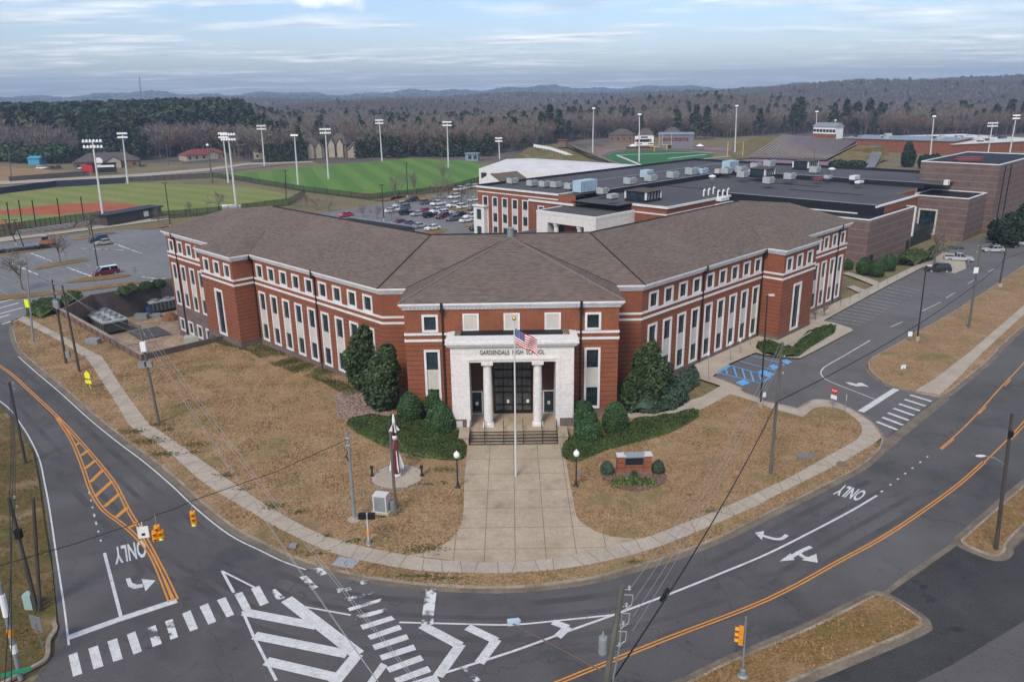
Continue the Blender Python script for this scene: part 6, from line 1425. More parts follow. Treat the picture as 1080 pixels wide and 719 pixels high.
round_shrub(168, 303, 1.2, 1.6, 'round bush at the corner of the brick wing end')
def hedge(poly, h, lab, m='hedge', lumps=.22, freq=1.6, dens=38, size=.17, soft=.9, name='hedge', z0=.1):
    P = [Vector(p[:2]) for p in poly]; x0, x1 = min(p.x for p in P), max(p.x for p in P); y0, y1 = min(p.y for p in P), max(p.y for p in P)
    def hh(x, y):
        dmin = 1e9
        for a, b in zip(P, P[1:] + P[:1]):
            d = b - a; t = max(0, min(1, (Vector((x, y)) - a).dot(d) / d.length_squared)); dmin = min(dmin, (a + d * t - Vector((x, y))).length)
        k = min(1, dmin / soft); return h * sqrt(max(0, 1 - (1 - k) ** 2)) * (1 + lumps * sin(x * freq + sin(y * freq * .7)) * sin(y * freq * 1.2 + x * .5))
    c = sum(P, Vector((0, 0))) / len(P); e = empty(name, lab, 'hedge', (c.x, c.y, gh(c.x, c.y)))
    mb = sheet_mb(smooth(P, 2, True), z0 - .12, .55, (), lambda x, y: gh(x, y) + hh(x, y) * .94)
    n = int((x1 - x0) * (y1 - y0) * dens); pts = []; nor = []
    for _ in range(n):
        x, y = rng.uniform(x0, x1), rng.uniform(y0, y1)
        if not inpoly(x, y, P): continue
        z = hh(x, y); e_ = .12; gx, gy = (hh(x + e_, y) - z) / e_, (hh(x, y + e_) - z) / e_; nn = np.array((-gx, -gy, 1.)); nn /= np.linalg.norm(nn)
        k = max(1, int(1 / max(.25, nn[2])))
        for q in range(k): pts.append((x, y, gh(x, y) + z0 + z * rng.uniform(.9, 1.03) * (1 if q == 0 else rng.uniform(.5, 1)))); nor.append(nn)
    v1 = leaves(np.array(pts), np.array(nor), size)
    o2 = len(v1[0]); V = np.concatenate([v1[0], np.array(mb.v)]); tri = np.array(mb.f) + o2
    np_obj('foliage', V, [v1[1], tri], M[m], e); return e
hedge(xy([(366, 449), (372, 444), (398, 442), (420, 443), (440, 446), (470, 453), (489, 459), (492, 470), (491, 483), (482, 487), (455, 485), (425, 479), (398, 469), (377, 458)]), .85, 'low spreading dark green hedge curving left of the entrance steps', soft=1.1, dens=150, size=.11)
hedge(xy([(593, 483), (594, 470), (604, 464), (630, 466), (655, 457), (668, 446), (690, 443), (715, 439), (732, 434), (737, 440), (722, 450), (700, 460), (670, 468), (640, 476), (620, 484), (605, 489)]), .85, 'low dark green hedge curving right of the entrance steps', soft=1.1, dens=150, size=.11)
hedge(xy([(797, 367), (805, 364), (834, 371), (850, 354), (878, 346), (905, 351) if False else (880, 352), (855, 367), (842, 377), (822, 378), (805, 374)]), 1.0, 'low dark hedge wrapped round the corner of the right pavilion', soft=.8, dens=110, size=.12)
hedge(xy([(28, 333), (34, 326), (58, 320), (66, 324), (60, 330), (44, 337)]), 1.6, 'dark hedge beside the crossing at the end of the yard wall', soft=1.2, dens=45)
hedge(xy([(122, 314), (124, 309), (144, 304), (147, 307), (134, 312)]), 1.2, 'clipped hedge on top of the dark yard wall', soft=1.0, dens=45)
hedge(xy([(944, 279), (948, 274), (972, 271), (978, 275), (982, 272), (978, 268), (990, 266), (984, 275), (965, 281)]), 2.0, 'clipped dark hedge along the gymnasium by the bare tree', soft=1.0, dens=45)
hedge(xy([(64, 321), (72, 316), (88, 314), (84, 321), (70, 325)]), 1.8, 'loose low shrubs behind the chiller yard corner', soft=1.0, dens=45)
hedge(xy([(664, 437), (668, 427), (690, 422), (712, 408), (724, 400), (735, 396), (737, 405), (724, 415), (726, 424), (712, 433), (690, 438)]), 1.9, 'spreading blue green junipers below the tall tree right of the entrance', m='juniper', lumps=.3, freq=1.1, soft=1.3, dens=70, size=.26, name='juniper_hedge')
def evergreen(lobes, base, lab, m='holly', n=1500, size=.3, name='evergreen_tree', trunk_h=2.0, cat='tree'):
    e = empty(name, lab, cat, base); ps = []
    for (dx_, dy_, z, rx, rz) in lobes:
        P, N = ell_pts((base.x + dx_, base.y + dy_, base.z + z), (rx, rx, rz), int(n * rx * rz / 3), (.72, 1.06)); P = lump(P, N, .28, 1.9)
        ps.append(leaves(P, N, size, .8)); ps.append(core_arrays((base.x + dx_, base.y + dy_, base.z + z), (rx * .74, rx * .74, rz * .78), 10, 7))
    V, Q = merge(ps); np_obj('crown', V, Q, M[m], e)
    g = MB(); g.tube([base + Vector((0, 0, -.2)), base + Vector((0, 0, trunk_h))], [.22, .15], 7); g.build('trunk', M['bark'], e); return e
evergreen([(0, 0, 2.6, 1.9, 2.6), (.3, .3, 5.2, 1.6, 2.2), (-.8, -.2, 4.0, 1.5, 1.8), (.5, 0, 7.0, .9, 1.4), (-.5, .2, 6.2, .8, 1.2)], at(384, 411), 'dark holly tree against the left wing, taller one of the pair')
evergreen([(0, 0, 2.2, 2.0, 2.3), (.5, .2, 4.7, 1.7, 2.2), (-.5, -.3, 3.6, 1.5, 1.9), (.9, .4, 6.4, 1.1, 1.6)], at(403, 431), 'dark holly tree beside the entrance block, lower one of the pair')
evergreen([(0, 0, 2.4, 2.0, 2.5), (-.5, .4, 4.8, 1.6, 2.0), (1.1, .2, 4.0, 1.4, 1.8), (.2, .5, 6.4, 1.0, 1.5), (-1.0, .3, 5.6, .8, 1.1)], at(684, 428), 'tall dark holly tree right of the entrance block among the junipers')
evergreen([(0, 0, 1.9, 1.5, 1.9), (.3, .2, 3.4, 1.1, 1.4)], at(668, 431), 'low dark holly in the shaded corner right of the entrance block')
evergreen([(0, 0, 2.8, 2.8, 2.8), (1.5, 1, 5.0, 2.2, 2.6), (-1.2, 0, 4.2, 2.0, 2.2)], at(1060, 260), 'large dark cedar beside the stage tower', 'cedar', 900, .5)
evergreen([(0, 0, 3.2, 3.2, 3.2), (1, 1, 6.0, 2.4, 3.2), (-1.6, 0, 4.4, 2.2, 2.6)], at(1077, 257), 'large dark cedar at the right edge by the drive', 'cedar', 900, .5)
evergreen([(0, 0, 1.8, 1.8, 1.8), (0, 1, 3.4, 1.3, 1.6)], at(1050, 254), 'dark cedar close to the tower corner', 'cedar', 900, .5)
evergreen([(0, 0, 4, 3.0, 4.5), (0, 1, 8.0, 1.8, 3.4)], at(957, 176), 'dark conical cedar behind the black gym roof', 'cedar', 500, .7)
evergreen([(0, 0, 3, 3.4, 3.2)], at(976, 178), 'low dark cedar against the tower top edge', 'cedar', 500, .7)
evergreen([(0, 0, 3, 3.0, 3.0)], at(985, 177), 'round dark cedar touching the tower top edge', 'cedar', 500, .7)
evergreen([(-4, 0, 1.6, 4, 1.8), (3, 0, 1.6, 4, 1.6)], at(895, 178, 4), 'low dark bush on the grassy slope end below the grandstand', 'cedar', 300, .7)
for i, (x, y, r, h, lab) in enumerate(((640, 500, .75, 1.5, 'dark pointed shrub at the left end of the brick sign'), (694, 499, .75, 1.5, 'dark pointed shrub at the right end of the brick sign'), (668, 503, .55, .8, 'small low shrub in front of the brick sign'))): round_shrub(x, y, r * .8, h * .95, lab, 'juniper', .3)
gl = []
for i in range(26):
    q = at(646 + rng.uniform(0, 46), 506 + rng.uniform(0, 9)); P, N = ell_pts((q.x, q.y, q.z + .15), (.4, .35, .3), 50, (.4, 1)); gl.append(leaves(P, N, .22))
V, Q = merge(gl); np_obj('ground_cover_grass', V, Q, leafmat('liriope', (.05, .09, .02), (.14, .17, .05)), kind='stuff')
# tufts of longer grass that break the lawn up
def tufts(poly, n, h, m, seed):
    r = np.random.default_rng(seed); P = [Vector(p[:2]) for p in poly]; x0, x1 = min(p.x for p in P), max(p.x for p in P); y0, y1 = min(p.y for p in P), max(p.y for p in P); V = []
    while len(V) < n * 3:
        x, y = r.uniform(x0, x1), r.uniform(y0, y1)
        if not inpoly(x, y, P): continue
        if sin(x * .55 + sin(y * .4) * 2) * sin(y * .6 + sin(x * .33) * 2) < r.uniform(-.7, .9): continue
        a = r.uniform(0, pi); w = r.uniform(.03, .09); hh_ = h * r.uniform(.5, 1.3); z = gh(x, y) + .13; lx, ly = r.normal(0, .06, 2)
        V += [(x - w * cos(a), y - w * sin(a), z), (x + w * cos(a), y + w * sin(a), z), (x + lx, y + ly, z + hh_)]
    return np.array(V), np.arange(len(V)).reshape(-1, 3)
gr = leafmat('dry_blade', (.16, .095, .04), (.34, .22, .10)); gr2 = leafmat('green_blade', (.05, .08, .02), (.14, .13, .04))
for pl_, n_, s_ in ((left_lawn, 16000, 1), (right_lawn, 9000, 2), (verge, 7000, 3), (isl1, 2500, 4), (isl2, 900, 5)):
    v, f = tufts(pl_, n_, .14, gr, s_); np_obj('dry_grass', v, f, gr, kind='stuff')
v, f = tufts(left_lawn, 4000, .14, gr2, 9); np_obj('green_grass', v, f, gr2, kind='stuff')
v, f = tufts([ab(52.3, b_) for b_ in (76, 85, 95, 105.5)] + [ab(49.6, 107).to_2d(), ab(49.4, 116).to_2d(), ab(47.5, 114), ab(49.3, 104), ab(48.6, 96), ab(49.4, 84), ab(48.5, 78)], 9000, .16, gr2, 12); np_obj('green_grass', v, f, gr2, kind='stuff')
v, f = tufts(lg, 5000, .16, gr2, 10); np_obj('green_grass', v, f, gr2, kind='stuff')

# ---- bare trees
def tree_arrays(seed, H=1.0, depth=4, kids=(4, 4, 4, 3), spread=.55, trunk=.3, wid=.028, flat_from=2, minw=.0, up=.35):
    r = np.random.default_rng(seed); V = []; T = []; B = []   # trunk faces / branch faces (quads)
    def seg(p, q, w0, w1, flat, store):
        o = len(V); d = q - p; d = d / (np.linalg.norm(d) + 1e-9); a = np.cross(d, r.normal(0, 1, 3)); a /= np.linalg.norm(a) + 1e-9
        if flat:
            V.extend([p - a * w0, p + a * w0, q + a * w1, q - a * w1]); store.append((o, o + 1, o + 2, o + 3))
        else:
            b = np.cross(d, a)
            for c_, w in ((p, w0), (q, w1)):
                for k in range(4): V.append(c_ + (a * cos(k * pi / 2) + b * sin(k * pi / 2)) * w)
            for k in range(4): store.append((o + k, o + (k + 1) % 4, o + 4 + (k + 1) % 4, o + 4 + k))
    def grow(p, d, L, w, dep):
        q = p + d * L; seg(p, q, max(w, minw), max(w * .62, minw), dep >= flat_from, T if dep == 0 else B)
        if dep >= depth: return
        n = kids[min(dep, len(kids) - 1)]
        for i in range(n):
            t = r.uniform(.45, 1.0) if i else 1.0; s = p + d * L * t
            nd = d + r.normal(0, spread, 3) + np.array((0, 0, up * .4)); nd /= np.linalg.norm(nd)
            grow(s, nd, L * r.uniform(.55, .85) * (1.15 if dep == 0 else 1), w * .55, dep + 1)
    grow(np.zeros(3), np.array((0, 0, 1.)), trunk, wid, 0)
    V = np.array(V); V *= H / V[:, 2].max(); return V, np.array(T), np.array(B)
def bare_tree(seed, H, lab, m='twig', name='bare_tree', group=None, loc=(0, 0, 0), **k):
    V, T, B = tree_arrays(seed, 1.0, **k); V = V * H; e = empty(name, lab, 'tree', loc, group)
    np_obj('trunk', V[:int(T.max()) + 1] + np.array(loc), T, M['barkg'], e); np_obj('crown', V + np.array(loc), B, M[m], e); return e
SMALL = dict(depth=4, kids=(6, 4, 4, 4), spread=.62, trunk=.26, wid=.020, flat_from=3)
TALL = dict(depth=4, kids=(6, 4, 4, 4), spread=.42, trunk=.34, wid=.016, flat_from=3, up=.9)
for i, (x, y, h, lab, m, kk) in enumerate(((985, 281, 9.5, 'bare brown tree in the paved bulb beside the hedge', 'twig', SMALL), (64, 278, 8, 'bare tree on the middle island of the left car park', 'twig', SMALL), (24, 306, 9.5, 'bare tree leaning over the long kerb island at the left edge', 'twig', SMALL), (95, 249, 8, 'thin bare tree on the far island before the infield', 'twig', SMALL),
        (168, 238, 7, 'slim bare tree at the end of the dugout', 'twig', TALL), (201, 228, 5.5, 'low rounded bare tree by the ball field fence', 'twig', SMALL), (231, 222, 7, 'bare tree beside a tall light mast at the ball field fence', 'twig', SMALL),
        (418, 217, 13, 'tall slim bare tree among the parked cars', 'twig', TALL), (437.5, 208, 11, 'bare tree behind the black car on the far island', 'twig', TALL), (468, 201, 12, 'slim bare tree by the bright green field fence', 'twig', TALL), (461.5, 211, 8, 'round reddish bare tree on the gold island', 'twig2', SMALL), (473, 209, 8, 'round reddish bare tree right beside another', 'twig2', SMALL), (487, 216, 7, 'bare tree in front of the parked white cars', 'twig2', SMALL), (494, 217, 7, 'bare tree nearest the brick classroom block', 'twig', SMALL),
        (413, 232, 4.5, 'low reddish bare tree behind the ridge by the lamp post', 'twig2', SMALL), (398, 231, 5, 'low reddish bare tree showing over the roof ridge', 'twig2', SMALL), (383, 229, 4.5, 'small reddish bare tree left of the others over the ridge', 'twig2', SMALL), (347, 223, 6, 'bare tree behind the flat roof well, left of the red car', 'twig', SMALL), (334, 221, 5.5, 'bare low tree at the end of the car park over the left roof', 'twig2', SMALL), (324, 219.5, 5.5, 'bare shrub tree just above the left roof ridge', 'twig2', SMALL), (312, 218, 5, 'bare shrub tree close to the ball field fence end', 'twig2', SMALL),
        (860, 338, 2.6, 'bare brown shrub against the right pavilion', 'twig2', SMALL), (869, 334, 2.8, 'bare brown shrub by the end bay windows of the right wing', 'twig2', SMALL))):
    bare_tree(100 + i, h, lab, m, loc=at(x, y), **kk)

# ================================================================== WOODS
def np_noise(x, y): return (np.sin(x * .013 + 1.7 * np.sin(y * .009)) + np.sin(y * .017 + 1.3 * np.sin(x * .011 + 2)) + .7 * np.sin(x * .041 + y * .037)) / 2.7
EDGE = [(-200, 170), (0, 173), (75, 171), (80, 172), (150, 170), (196, 165), (242, 164), (262, 170), (285, 171), (325, 168), (330, 158), (380, 160), (386, 166), (500, 165), (540, 160), (600, 148), (640, 146), (735, 144), (770, 146), (800, 142), (860, 139), (880, 141), (950, 145), (1100, 142), (1300, 142)]
ex_, ey_ = zip(*EDGE)
def proj_np(x, y, z):
    d = y * FWD.y + (z - CAMZ) * FWD.z; b = -(y * UPV.y + (z - CAMZ) * UPV.z); u, v = x / d * F, b / d * F
    return CX + CR * u + SR * v, CY - SR * u + CR * v
def sample(n, r0, r1, logr=False):
    az = rng.uniform(radians(-37), radians(37), n); r = (np.exp(rng.uniform(math.log(r0), math.log(r1), n)) if logr else np.sqrt(rng.uniform(r0 * r0, r1 * r1, n)))
    x, y = r * np.sin(az), r * np.cos(az); z = np.array([hf(a, b) for a, b in zip(x, y)]); return x, y, z, r, np.degrees(az)
def pine_arrays(seed, n=150, crown0=.28, wid=.17, size=.075):
    r = np.random.default_rng(seed); t = r.uniform(0, 1, n) ** .8; a = r.uniform(0, 2 * pi, n)
    lay = np.floor(t * 6) / 6; rad = wid * (1 - t * .8) * (.55 + .6 * np.abs(np.sin(a * 2.5 + lay * 9 + seed))) * r.uniform(.35, 1.05, n)
    P = np.stack([rad * np.cos(a), rad * np.sin(a), crown0 + (1 - crown0) * t - rad * .12], 1); N = np.stack([np.cos(a) * .6, np.sin(a) * .6, np.ones(n) * .8], 1)
    global rng; keep = rng; rng = r; v, f = leaves(P, N, size, .5, 1.6); rng = keep
    o = []; 
    for (z0, z1, w0, w1) in ((0, .5, .014, .011), (.5, .92, .011, .004)):
        b = len(o); o += [(w0 * cos(k * pi / 2), w0 * sin(k * pi / 2), z0) for k in range(4)] + [(w1 * cos(k * pi / 2), w1 * sin(k * pi / 2), z1) for k in range(4)]
    T = np.array([(b + k, b + (k + 1) % 4, b + 4 + (k + 1) % 4, b + 4 + k) for b in (0, 8) for k in range(4)])
    return v, f, np.array(o), T
def dome_arrays(seed, n=130, wid=.42, size=.16):
    r = np.random.default_rng(seed); global rng; keep = rng; rng = r
    P, N = ell_pts((0, 0, .55), (wid, wid, .45), n, (.5, 1.0), -.6); P = lump(P, N, .09, 9.0); v, f = leaves(P, N, size, .8, 1.5); rng = keep
    return v, f
# templates for the mass: sparse twiggy crowns and needle crowns with few faces
def bare_low(seed, n_tw=46, w=.012):
    r = np.random.default_rng(seed); V = []; Fq = []
    def st(p, q, w0, w1):
        d = q - p; a = np.cross(d, r.normal(0, 1, 3)); a /= np.linalg.norm(a) + 1e-9; o = len(V); V.extend([p - a * w0, p + a * w0, q + a * w1, q - a * w1]); Fq.append((o, o + 1, o + 2, o + 3))
    top = np.array((r.normal(0, .03), r.normal(0, .03), .62)); st(np.zeros(3), top, .014, .008)
    for i in range(n_tw):
        t = r.uniform(.3, 1.0); p = top * t; a = r.uniform(0, 2 * pi); el = r.uniform(.5, 1.4); L = r.uniform(.14, .40) * (1.1 - .4 * t)
        q = p + L * np.array((cos(a) * cos(el), sin(a) * cos(el), sin(el))); st(p, q, w * .7, w * .35)
        for _ in range(2):
            s = p + (q - p) * r.uniform(.4, 1); e = s + r.normal(0, .075, 3) + np.array((0, 0, .07)); st(s, e, w * .5, w * .25)
    return np.array(V), np.array(Fq)
def scatter(tmpl, x, y, z, h, asp=1.0):
    """copies of small templates, one numpy block"""
    Vs, Fs_, o = [], [], 0; k = rng.integers(0, len(tmpl), len(x)); a = rng.uniform(0, 2 * pi, len(x)); wsc = h * rng.uniform(.85, 1.25, len(x)) * asp
    for i, (tv, tf) in enumerate(tmpl):
        s = np.where(k == i)[0]
        if not len(s): continue
        c, n = np.cos(a[s])[:, None], np.sin(a[s])[:, None]
        X = (tv[None, :, 0] * c - tv[None, :, 1] * n) * wsc[s][:, None] + x[s][:, None]; Y = (tv[None, :, 0] * n + tv[None, :, 1] * c) * wsc[s][:, None] + y[s][:, None]; Z = tv[None, :, 2] * h[s][:, None] + z[s][:, None]
        Vs.append(np.stack([X, Y, Z], -1).reshape(-1, 3)); nt_v = len(tv); Fs_.append((tf[None] + (np.arange(len(s)) * nt_v)[:, None, None] + o).reshape(-1, tf.shape[1])); o += len(s) * nt_v
    return np.concatenate(Vs), np.concatenate(Fs_)
def pine_low(seed, n=60):
    v, f, o, T = pine_arrays(seed, n, .25, .19, .14); return np.concatenate([v, o]), np.concatenate([f, T + len(v)])
BL = [bare_low(s, 62, .014) for s in range(6)]; PL = [pine_low(s) for s in range(5)]; DL = [dome_arrays(s, 46, .5, .34) for s in range(5)]
x, y, z, r_, az = sample(30000, 400, 1100)
px, py = proj_np(x, y, z)
flat_py = proj_np(x, y, np.zeros_like(z))[1]
ok = (flat_py < np.interp(px, ex_, ey_) - .3) & (px > -60) & (px < 1140)
x, y, z, r_, az, px, flat_py = (q[ok] for q in (x, y, z, r_, az, px, flat_py))
nz = np_noise(x, y)
pine = (nz > .84) | ((az < -17.5 + 3.5 * nz + rng.normal(0, 1.2, len(x))) & (r_ > 600 + 60 * np_noise(y, x)) & (r_ < 900) & (nz + rng.normal(0, .3, len(x)) > -.35)) | (rng.uniform(0, 1, len(x)) < .035)
hgt = np.where(pine, rng.uniform(13, 20, len(x)), rng.uniform(12, 20, len(x)))
hgt = np.where((az < -16) & (r_ < 610), hgt * 1.12, hgt); hgt = np.where((az < -17.5) & (r_ > 610), hgt * 1.2, hgt)
front = np.interp(px, ex_, ey_) - flat_py
order = np.argsort(front)
bi = [i for i in order if not pine[i]][:170]; pi_ = [i for i in order if pine[i]][:70]
single = set(bi) | set(pi_); rest = np.array([i for i in range(len(x)) if i not in single])
protos = []
LONE = dict(depth=4, kids=(7, 4, 4, 3), spread=.46, trunk=.32, wid=.013, flat_from=2, minw=.0035, up=.7)
for s in range(7):
    V, T, B = tree_arrays(40 + s, 1.0, **LONE); e = empty('bare_tree', 'bare brown winter tree at the front of the wood behind the playing fields', 'tree', (0, 0, 0), 'bare trees at the edge of the wood')
    np_obj('trunk', V[:int(T.max()) + 1], T, M['barkg'], e); np_obj('crown', V, B, M['twig'] if s % 3 else M['twig2'], e); protos.append(e)
used = [False] * 20
def put(i, pr, k, lab=None):
    o = pr[k] if not used[k + (0 if pr is protos else 10)] else dup(pr[k]); used[k + (0 if pr is protos else 10)] = True; return o
for n_, i in enumerate(bi): o = put(i, protos, n_ % 7); w = hgt[i] * rng.uniform(.9, 1.3); place(o, (x[i], y[i], z[i] - .2), rng.uniform(0, 6.28), (w, w, hgt[i]))
pprot = []
for s in range(5):
    v, f, o_, T = pine_arrays(60 + s, 420, .26, .19, .06); e = empty('pine_tree', 'dark green pine standing at the front of the wood behind the playing fields', 'tree', (0, 0, 0), 'pines at the edge of the wood')
    np_obj('trunk', o_, T, M['bark'], e); np_obj('crown', v, f, M['pine'], e); pprot.append(e)
for n_, i in enumerate(pi_): o = put(i, pprot, n_ % 5); w = hgt[i] * rng.uniform(.9, 1.3); place(o, (x[i], y[i], z[i] - .2), rng.uniform(0, 6.28), (w, w, hgt[i]))
# the pines that stand out
for (X, Y, h, lab) in ((580, 150, 27, 'tallest dark pine behind the grassy bank'), (571, 151, 22, 'dark pine left of the tallest one behind the grassy bank'), (590, 150, 23, 'dark pine right of the tallest one behind the grassy bank'), (600, 149, 15, 'shorter dark pine at the right of the group behind the bank'),
        (714, 147, 21, 'dark pine behind the grey field house roof'), (733, 147, 25, 'tall pine with bare lower trunk right of the field house'), (744, 147, 24, 'pine touching another right of the field house'), (800, 143, 21, 'dark pine behind the left end of the grandstand'), (842, 141, 29, 'tall dark pine left of the white press box'), (835, 141, 23, 'dark pine just left of the tall one by the press box'),
        (878, 141, 24, 'dark pine right behind the press box'), (890, 141, 26, 'dark pine second behind the blue roofed shelter'), (902, 141, 25, 'dark pine above the middle of the blue roofed shelter'), (914, 141, 27, 'broad dark pine above the right half of the blue roofed shelter'), (926, 141, 24, 'dark pine right of the broad one above the shelter'), (1047, 140, 21, 'dark pine above the right schoolhouse, left one of three'), (1062, 140, 24, 'dark pine above the right schoolhouse, middle of three'), (1076, 140, 22, 'dark pine above the right schoolhouse, right one of three')):
    o = dup(pprot[int(X) % 5]); q = at(X, Y, 0); place(o, (q.x, q.y, hf(q.x, q.y) - .3), X, (h * 1.35, h * 1.35, h), lab); del o['group']
# rows of conical evergreens and young pines
def cone_arrays(seed, n=260):
    r = np.random.default_rng(seed); t = r.uniform(0, 1, n) ** .9; a = r.uniform(0, 2 * pi, n); rad = .19 * (1 - t) ** .75 * r.uniform(.8, 1.05, n) + .01
    P = np.stack([rad * np.cos(a), rad * np.sin(a), .02 + .97 * t], 1); N = np.stack([np.cos(a), np.sin(a), np.ones(n) * .4], 1); return leaves(P, N, .085, .5)
v, f = cone_arrays(3); cyp = empty('cypress_tree', 'dark conical cypress in the row beside the gabled houses', 'tree', (0, 0, 0), 'cypress row'); np_obj('crown', v, f, M['cedar'], cyp); g = MB(); g.tube([(0, 0, 0), (0, 0, .3)], .02, 5); g.build('trunk', M['bark'], cyp)
for i in range(13): o = cyp if i == 0 else dup(cyp); q = at(282 + i * 3.4, 171.6 - i * .15, 0); h = rng.uniform(9.5, 12.5); place(o, q, i * 1.3, (h * .9, h * .9, h))
v, f, o_, T = pine_arrays(91, 300, .1, .26, .09); yp = empty('young_pine', 'young green pine in the belt beyond the bright green field', 'tree', (0, 0, 0), 'young pine belt'); np_obj('trunk', o_, T, M['bark'], yp); np_obj('crown', v, f, M['pine'], yp)
for i in range(40): o = yp if i == 0 else dup(yp); q = at(378 + i * 3.6 + rng.uniform(-1, 1), 166.5 - i * .05 + rng.uniform(-2.2, .5), 0); h = rng.uniform(8, 13); place(o, q, i * 1.7, (h * 1.25, h * 1.25, h))
v, f = dome_arrays(5, 420, .42, .12); bu = empty('leafy_evergreen', 'dark leafy evergreen in the thick belt left of the farmhouse', 'tree', (0, 0, 0), 'evergreen belt left of the farmhouse'); np_obj('crown', v, f, M['holly'], bu); g = MB(); g.tube([(0, 0, 0), (0, 0, .4)], .03, 5); g.build('trunk', M['bark'], bu)
for i in range(22): o = bu if i == 0 else dup(bu); q = at(-12 + i * 4.2 + rng.uniform(-1.5, 1.5), 172.5 + rng.uniform(-2.5, 1), 0); h = rng.uniform(8, 12.5); place(o, q, i * 1.7, (h * 1.2, h * 1.2, h))
# the rest of the wood, one mass
parts = []
b_ = rest[~pine[rest]]; p_ = rest[pine[rest]]
v1, f1 = scatter(BL, x[b_], y[b_], z[b_], hgt[b_]); v2, f2 = scatter(PL, x[p_], y[p_], z[p_], hgt[p_])
x2, y2, z2, r2_, az2 = sample(15000, 1050, 2700, True); n2_ = np_noise(x2 * .55, y2 * .55); pp2 = (n2_ > .80) | (rng.uniform(0, 1, len(x2)) < .03); h2_ = rng.uniform(11, 17, len(x2))
v3, f3 = scatter(BL, x2[~pp2], y2[~pp2], z2[~pp2] - 1, h2_[~pp2], 1.6); v4, f4 = scatter(PL, x2[pp2], y2[pp2], z2[pp2] - 1, h2_[pp2] * .95, 1.4)
x3, y3, z3, r3_, az3 = sample(11000, 2600, 6500, True); n3_ = np_noise(x3 * .3, y3 * .3); pp3 = (n3_ > .25) | (rng.uniform(0, 1, len(x3)) < .15); h3_ = rng.uniform(8, 13, len(x3))
v5, f5 = scatter(DL, x3[pp3], y3[pp3], z3[pp3] - 3, h3_[pp3], 2.2); v6, f6 = scatter(DL, x3[~pp3], y3[~pp3], z3[~pp3] - 3, h3_[~pp3], 2.2)
blocks = [(v1, f1, 0), (v2, f2, 1), (v3, f3, 0), (v4, f4, 1), (v5, f5, 1), (v6, f6, 0)]
V = np.concatenate([b[0] for b in blocks]); o = 0; FF = []; II = []
for v, f, i in blocks: FF.append(f + o); o += len(v); II.append(np.full(len(f), i))
np_obj('forest', V, np.concatenate(FF), [M['twig'], M['pine']], kind='stuff', idx=np.concatenate(II))
# ================================================================== POLES, LAMPS, SIGNS
def V3(x, y, z): return Vector((x, y, z))
def top_of(base, px, py):
    """point above/beside a base, at the base's distance, seen at a pixel"""
    r = ray(px, py); return V3(0, 0, CAMZ) + r * (base.y / r.y)
TOPS = {}
def pole(key, base, top, r0, r1, m, lab, extras=None, name='utility_pole', cat='utility pole', zb=None, part='shaft'):
    b = at(*base) if not isinstance(base, Vector) else base; t = top_of(b, *top); e = empty(name, lab, cat, b)
    g = MB(); g.tube([b + V3(0, 0, -.3), t], [r0, r1], 9); g.build(part, M[m], e); TOPS[key] = t
    return e, b, t
def along(b, t, k): return b + (t - b) * k
def insul(e, b, t, ks, side, m='galv'):
    for k in ks:
        c = along(b, t, k); g = MB(); g.tube([c, c + side * .35], .03, 5); g.lathe(c + side * .35 + V3(0, 0, -.05), [(.03, 0), (.09, .05), (.05, .1), (.09, .15), (.04, .22)], 8); g.build('insulator', M[m], e)
def can(e, c, n=1, r=.28, h=.95, m='galv'):
    g = MB(); g.lathe(c, [(r * .9, 0), (r, .05), (r, h), (r * .9, h + .08), (.06, h + .1)], 12); g.lathe(c + V3(0, 0, h), [(.05, .08), (.08, .14), (.03, .38)], 6); g.build('transformer', M[m], e)
def arm(e, c, d, L, m='pole_wood'):
    g = MB(); g.obox(c, d * L / 2, V3(-d.y, d.x, 0) * .06, V3(0, 0, .06)); o = g.build('crossarm', M[m], e)
    for s in (-.45, -.2, .2, .45): g = MB(); p = c + d * L * s; g.lathe(p + V3(0, 0, .06), [(.03, 0), (.08, .06), (.04, .14), (.07, .2), (.03, .26)], 7); g.build('insulator', M['galv'], o)
dl, dr = V3(-1, 1, 0).normalized(), V3(1, 1, 0).normalized()
e, b, t = pole('p1', (35, 361), (28, 281), .16, .11, 'galv', 'grey pole at the crossing with a yellow sign on its side'); insul(e, b, t, (.97, .9), dl)
yg = MB(); c = along(b, t, .52) + V3(-.45, 0, 0); yg.obox(c, (.4, -.15, 0), (.02, .05, 0), (0, 0, .62)); tag(yg.build('warning_sign', M['sign_yellow']), 'yellow rectangular sign fixed to the grey pole at the crossing', 'sign')
e, b, t = pole('p2', (70, 384), (55, 295), .18, .12, 'pole_dark', 'dark pole carrying three transformers by the walk'); arm(e, along(b, t, .95), dl, 2.6); arm(e, along(b, t, .84), dl, 2.4)
for s in (-.55, 0, .55): can(e, along(b, t, .68) + dl * s + V3(.2, -.35, 0))
g = MB(); c = along(b, t, .12) + V3(.4, .1, 0); g.box(c.x - .3, c.y - .2, c.z - .5, c.x + .3, c.y + .2, c.z + .5); g.build('meter_box', M['galv'], e)
e, b, t = pole('p3', (84, 392.5), (65.6, 301), .17, .12, 'pole_dark', 'bare dark pole just right of the transformer pole'); insul(e, b, t, (.97, .88, .8), dl)
e, b, t = pole('p4', (168, 447.5), (147, 343), .17, .11, 'pole_wood', 'leaning weathered pole on the left lawn with a grey box'); insul(e, b, t, (.98, .9), dr); g = MB(); c = along(b, t, .80) + V3(.15, -.3, 0); g.box(c.x - .3, c.y - .2, c.z - .55, c.x + .3, c.y + .2, c.z + .55); g.build('equipment_box', M['sign_white'], e)
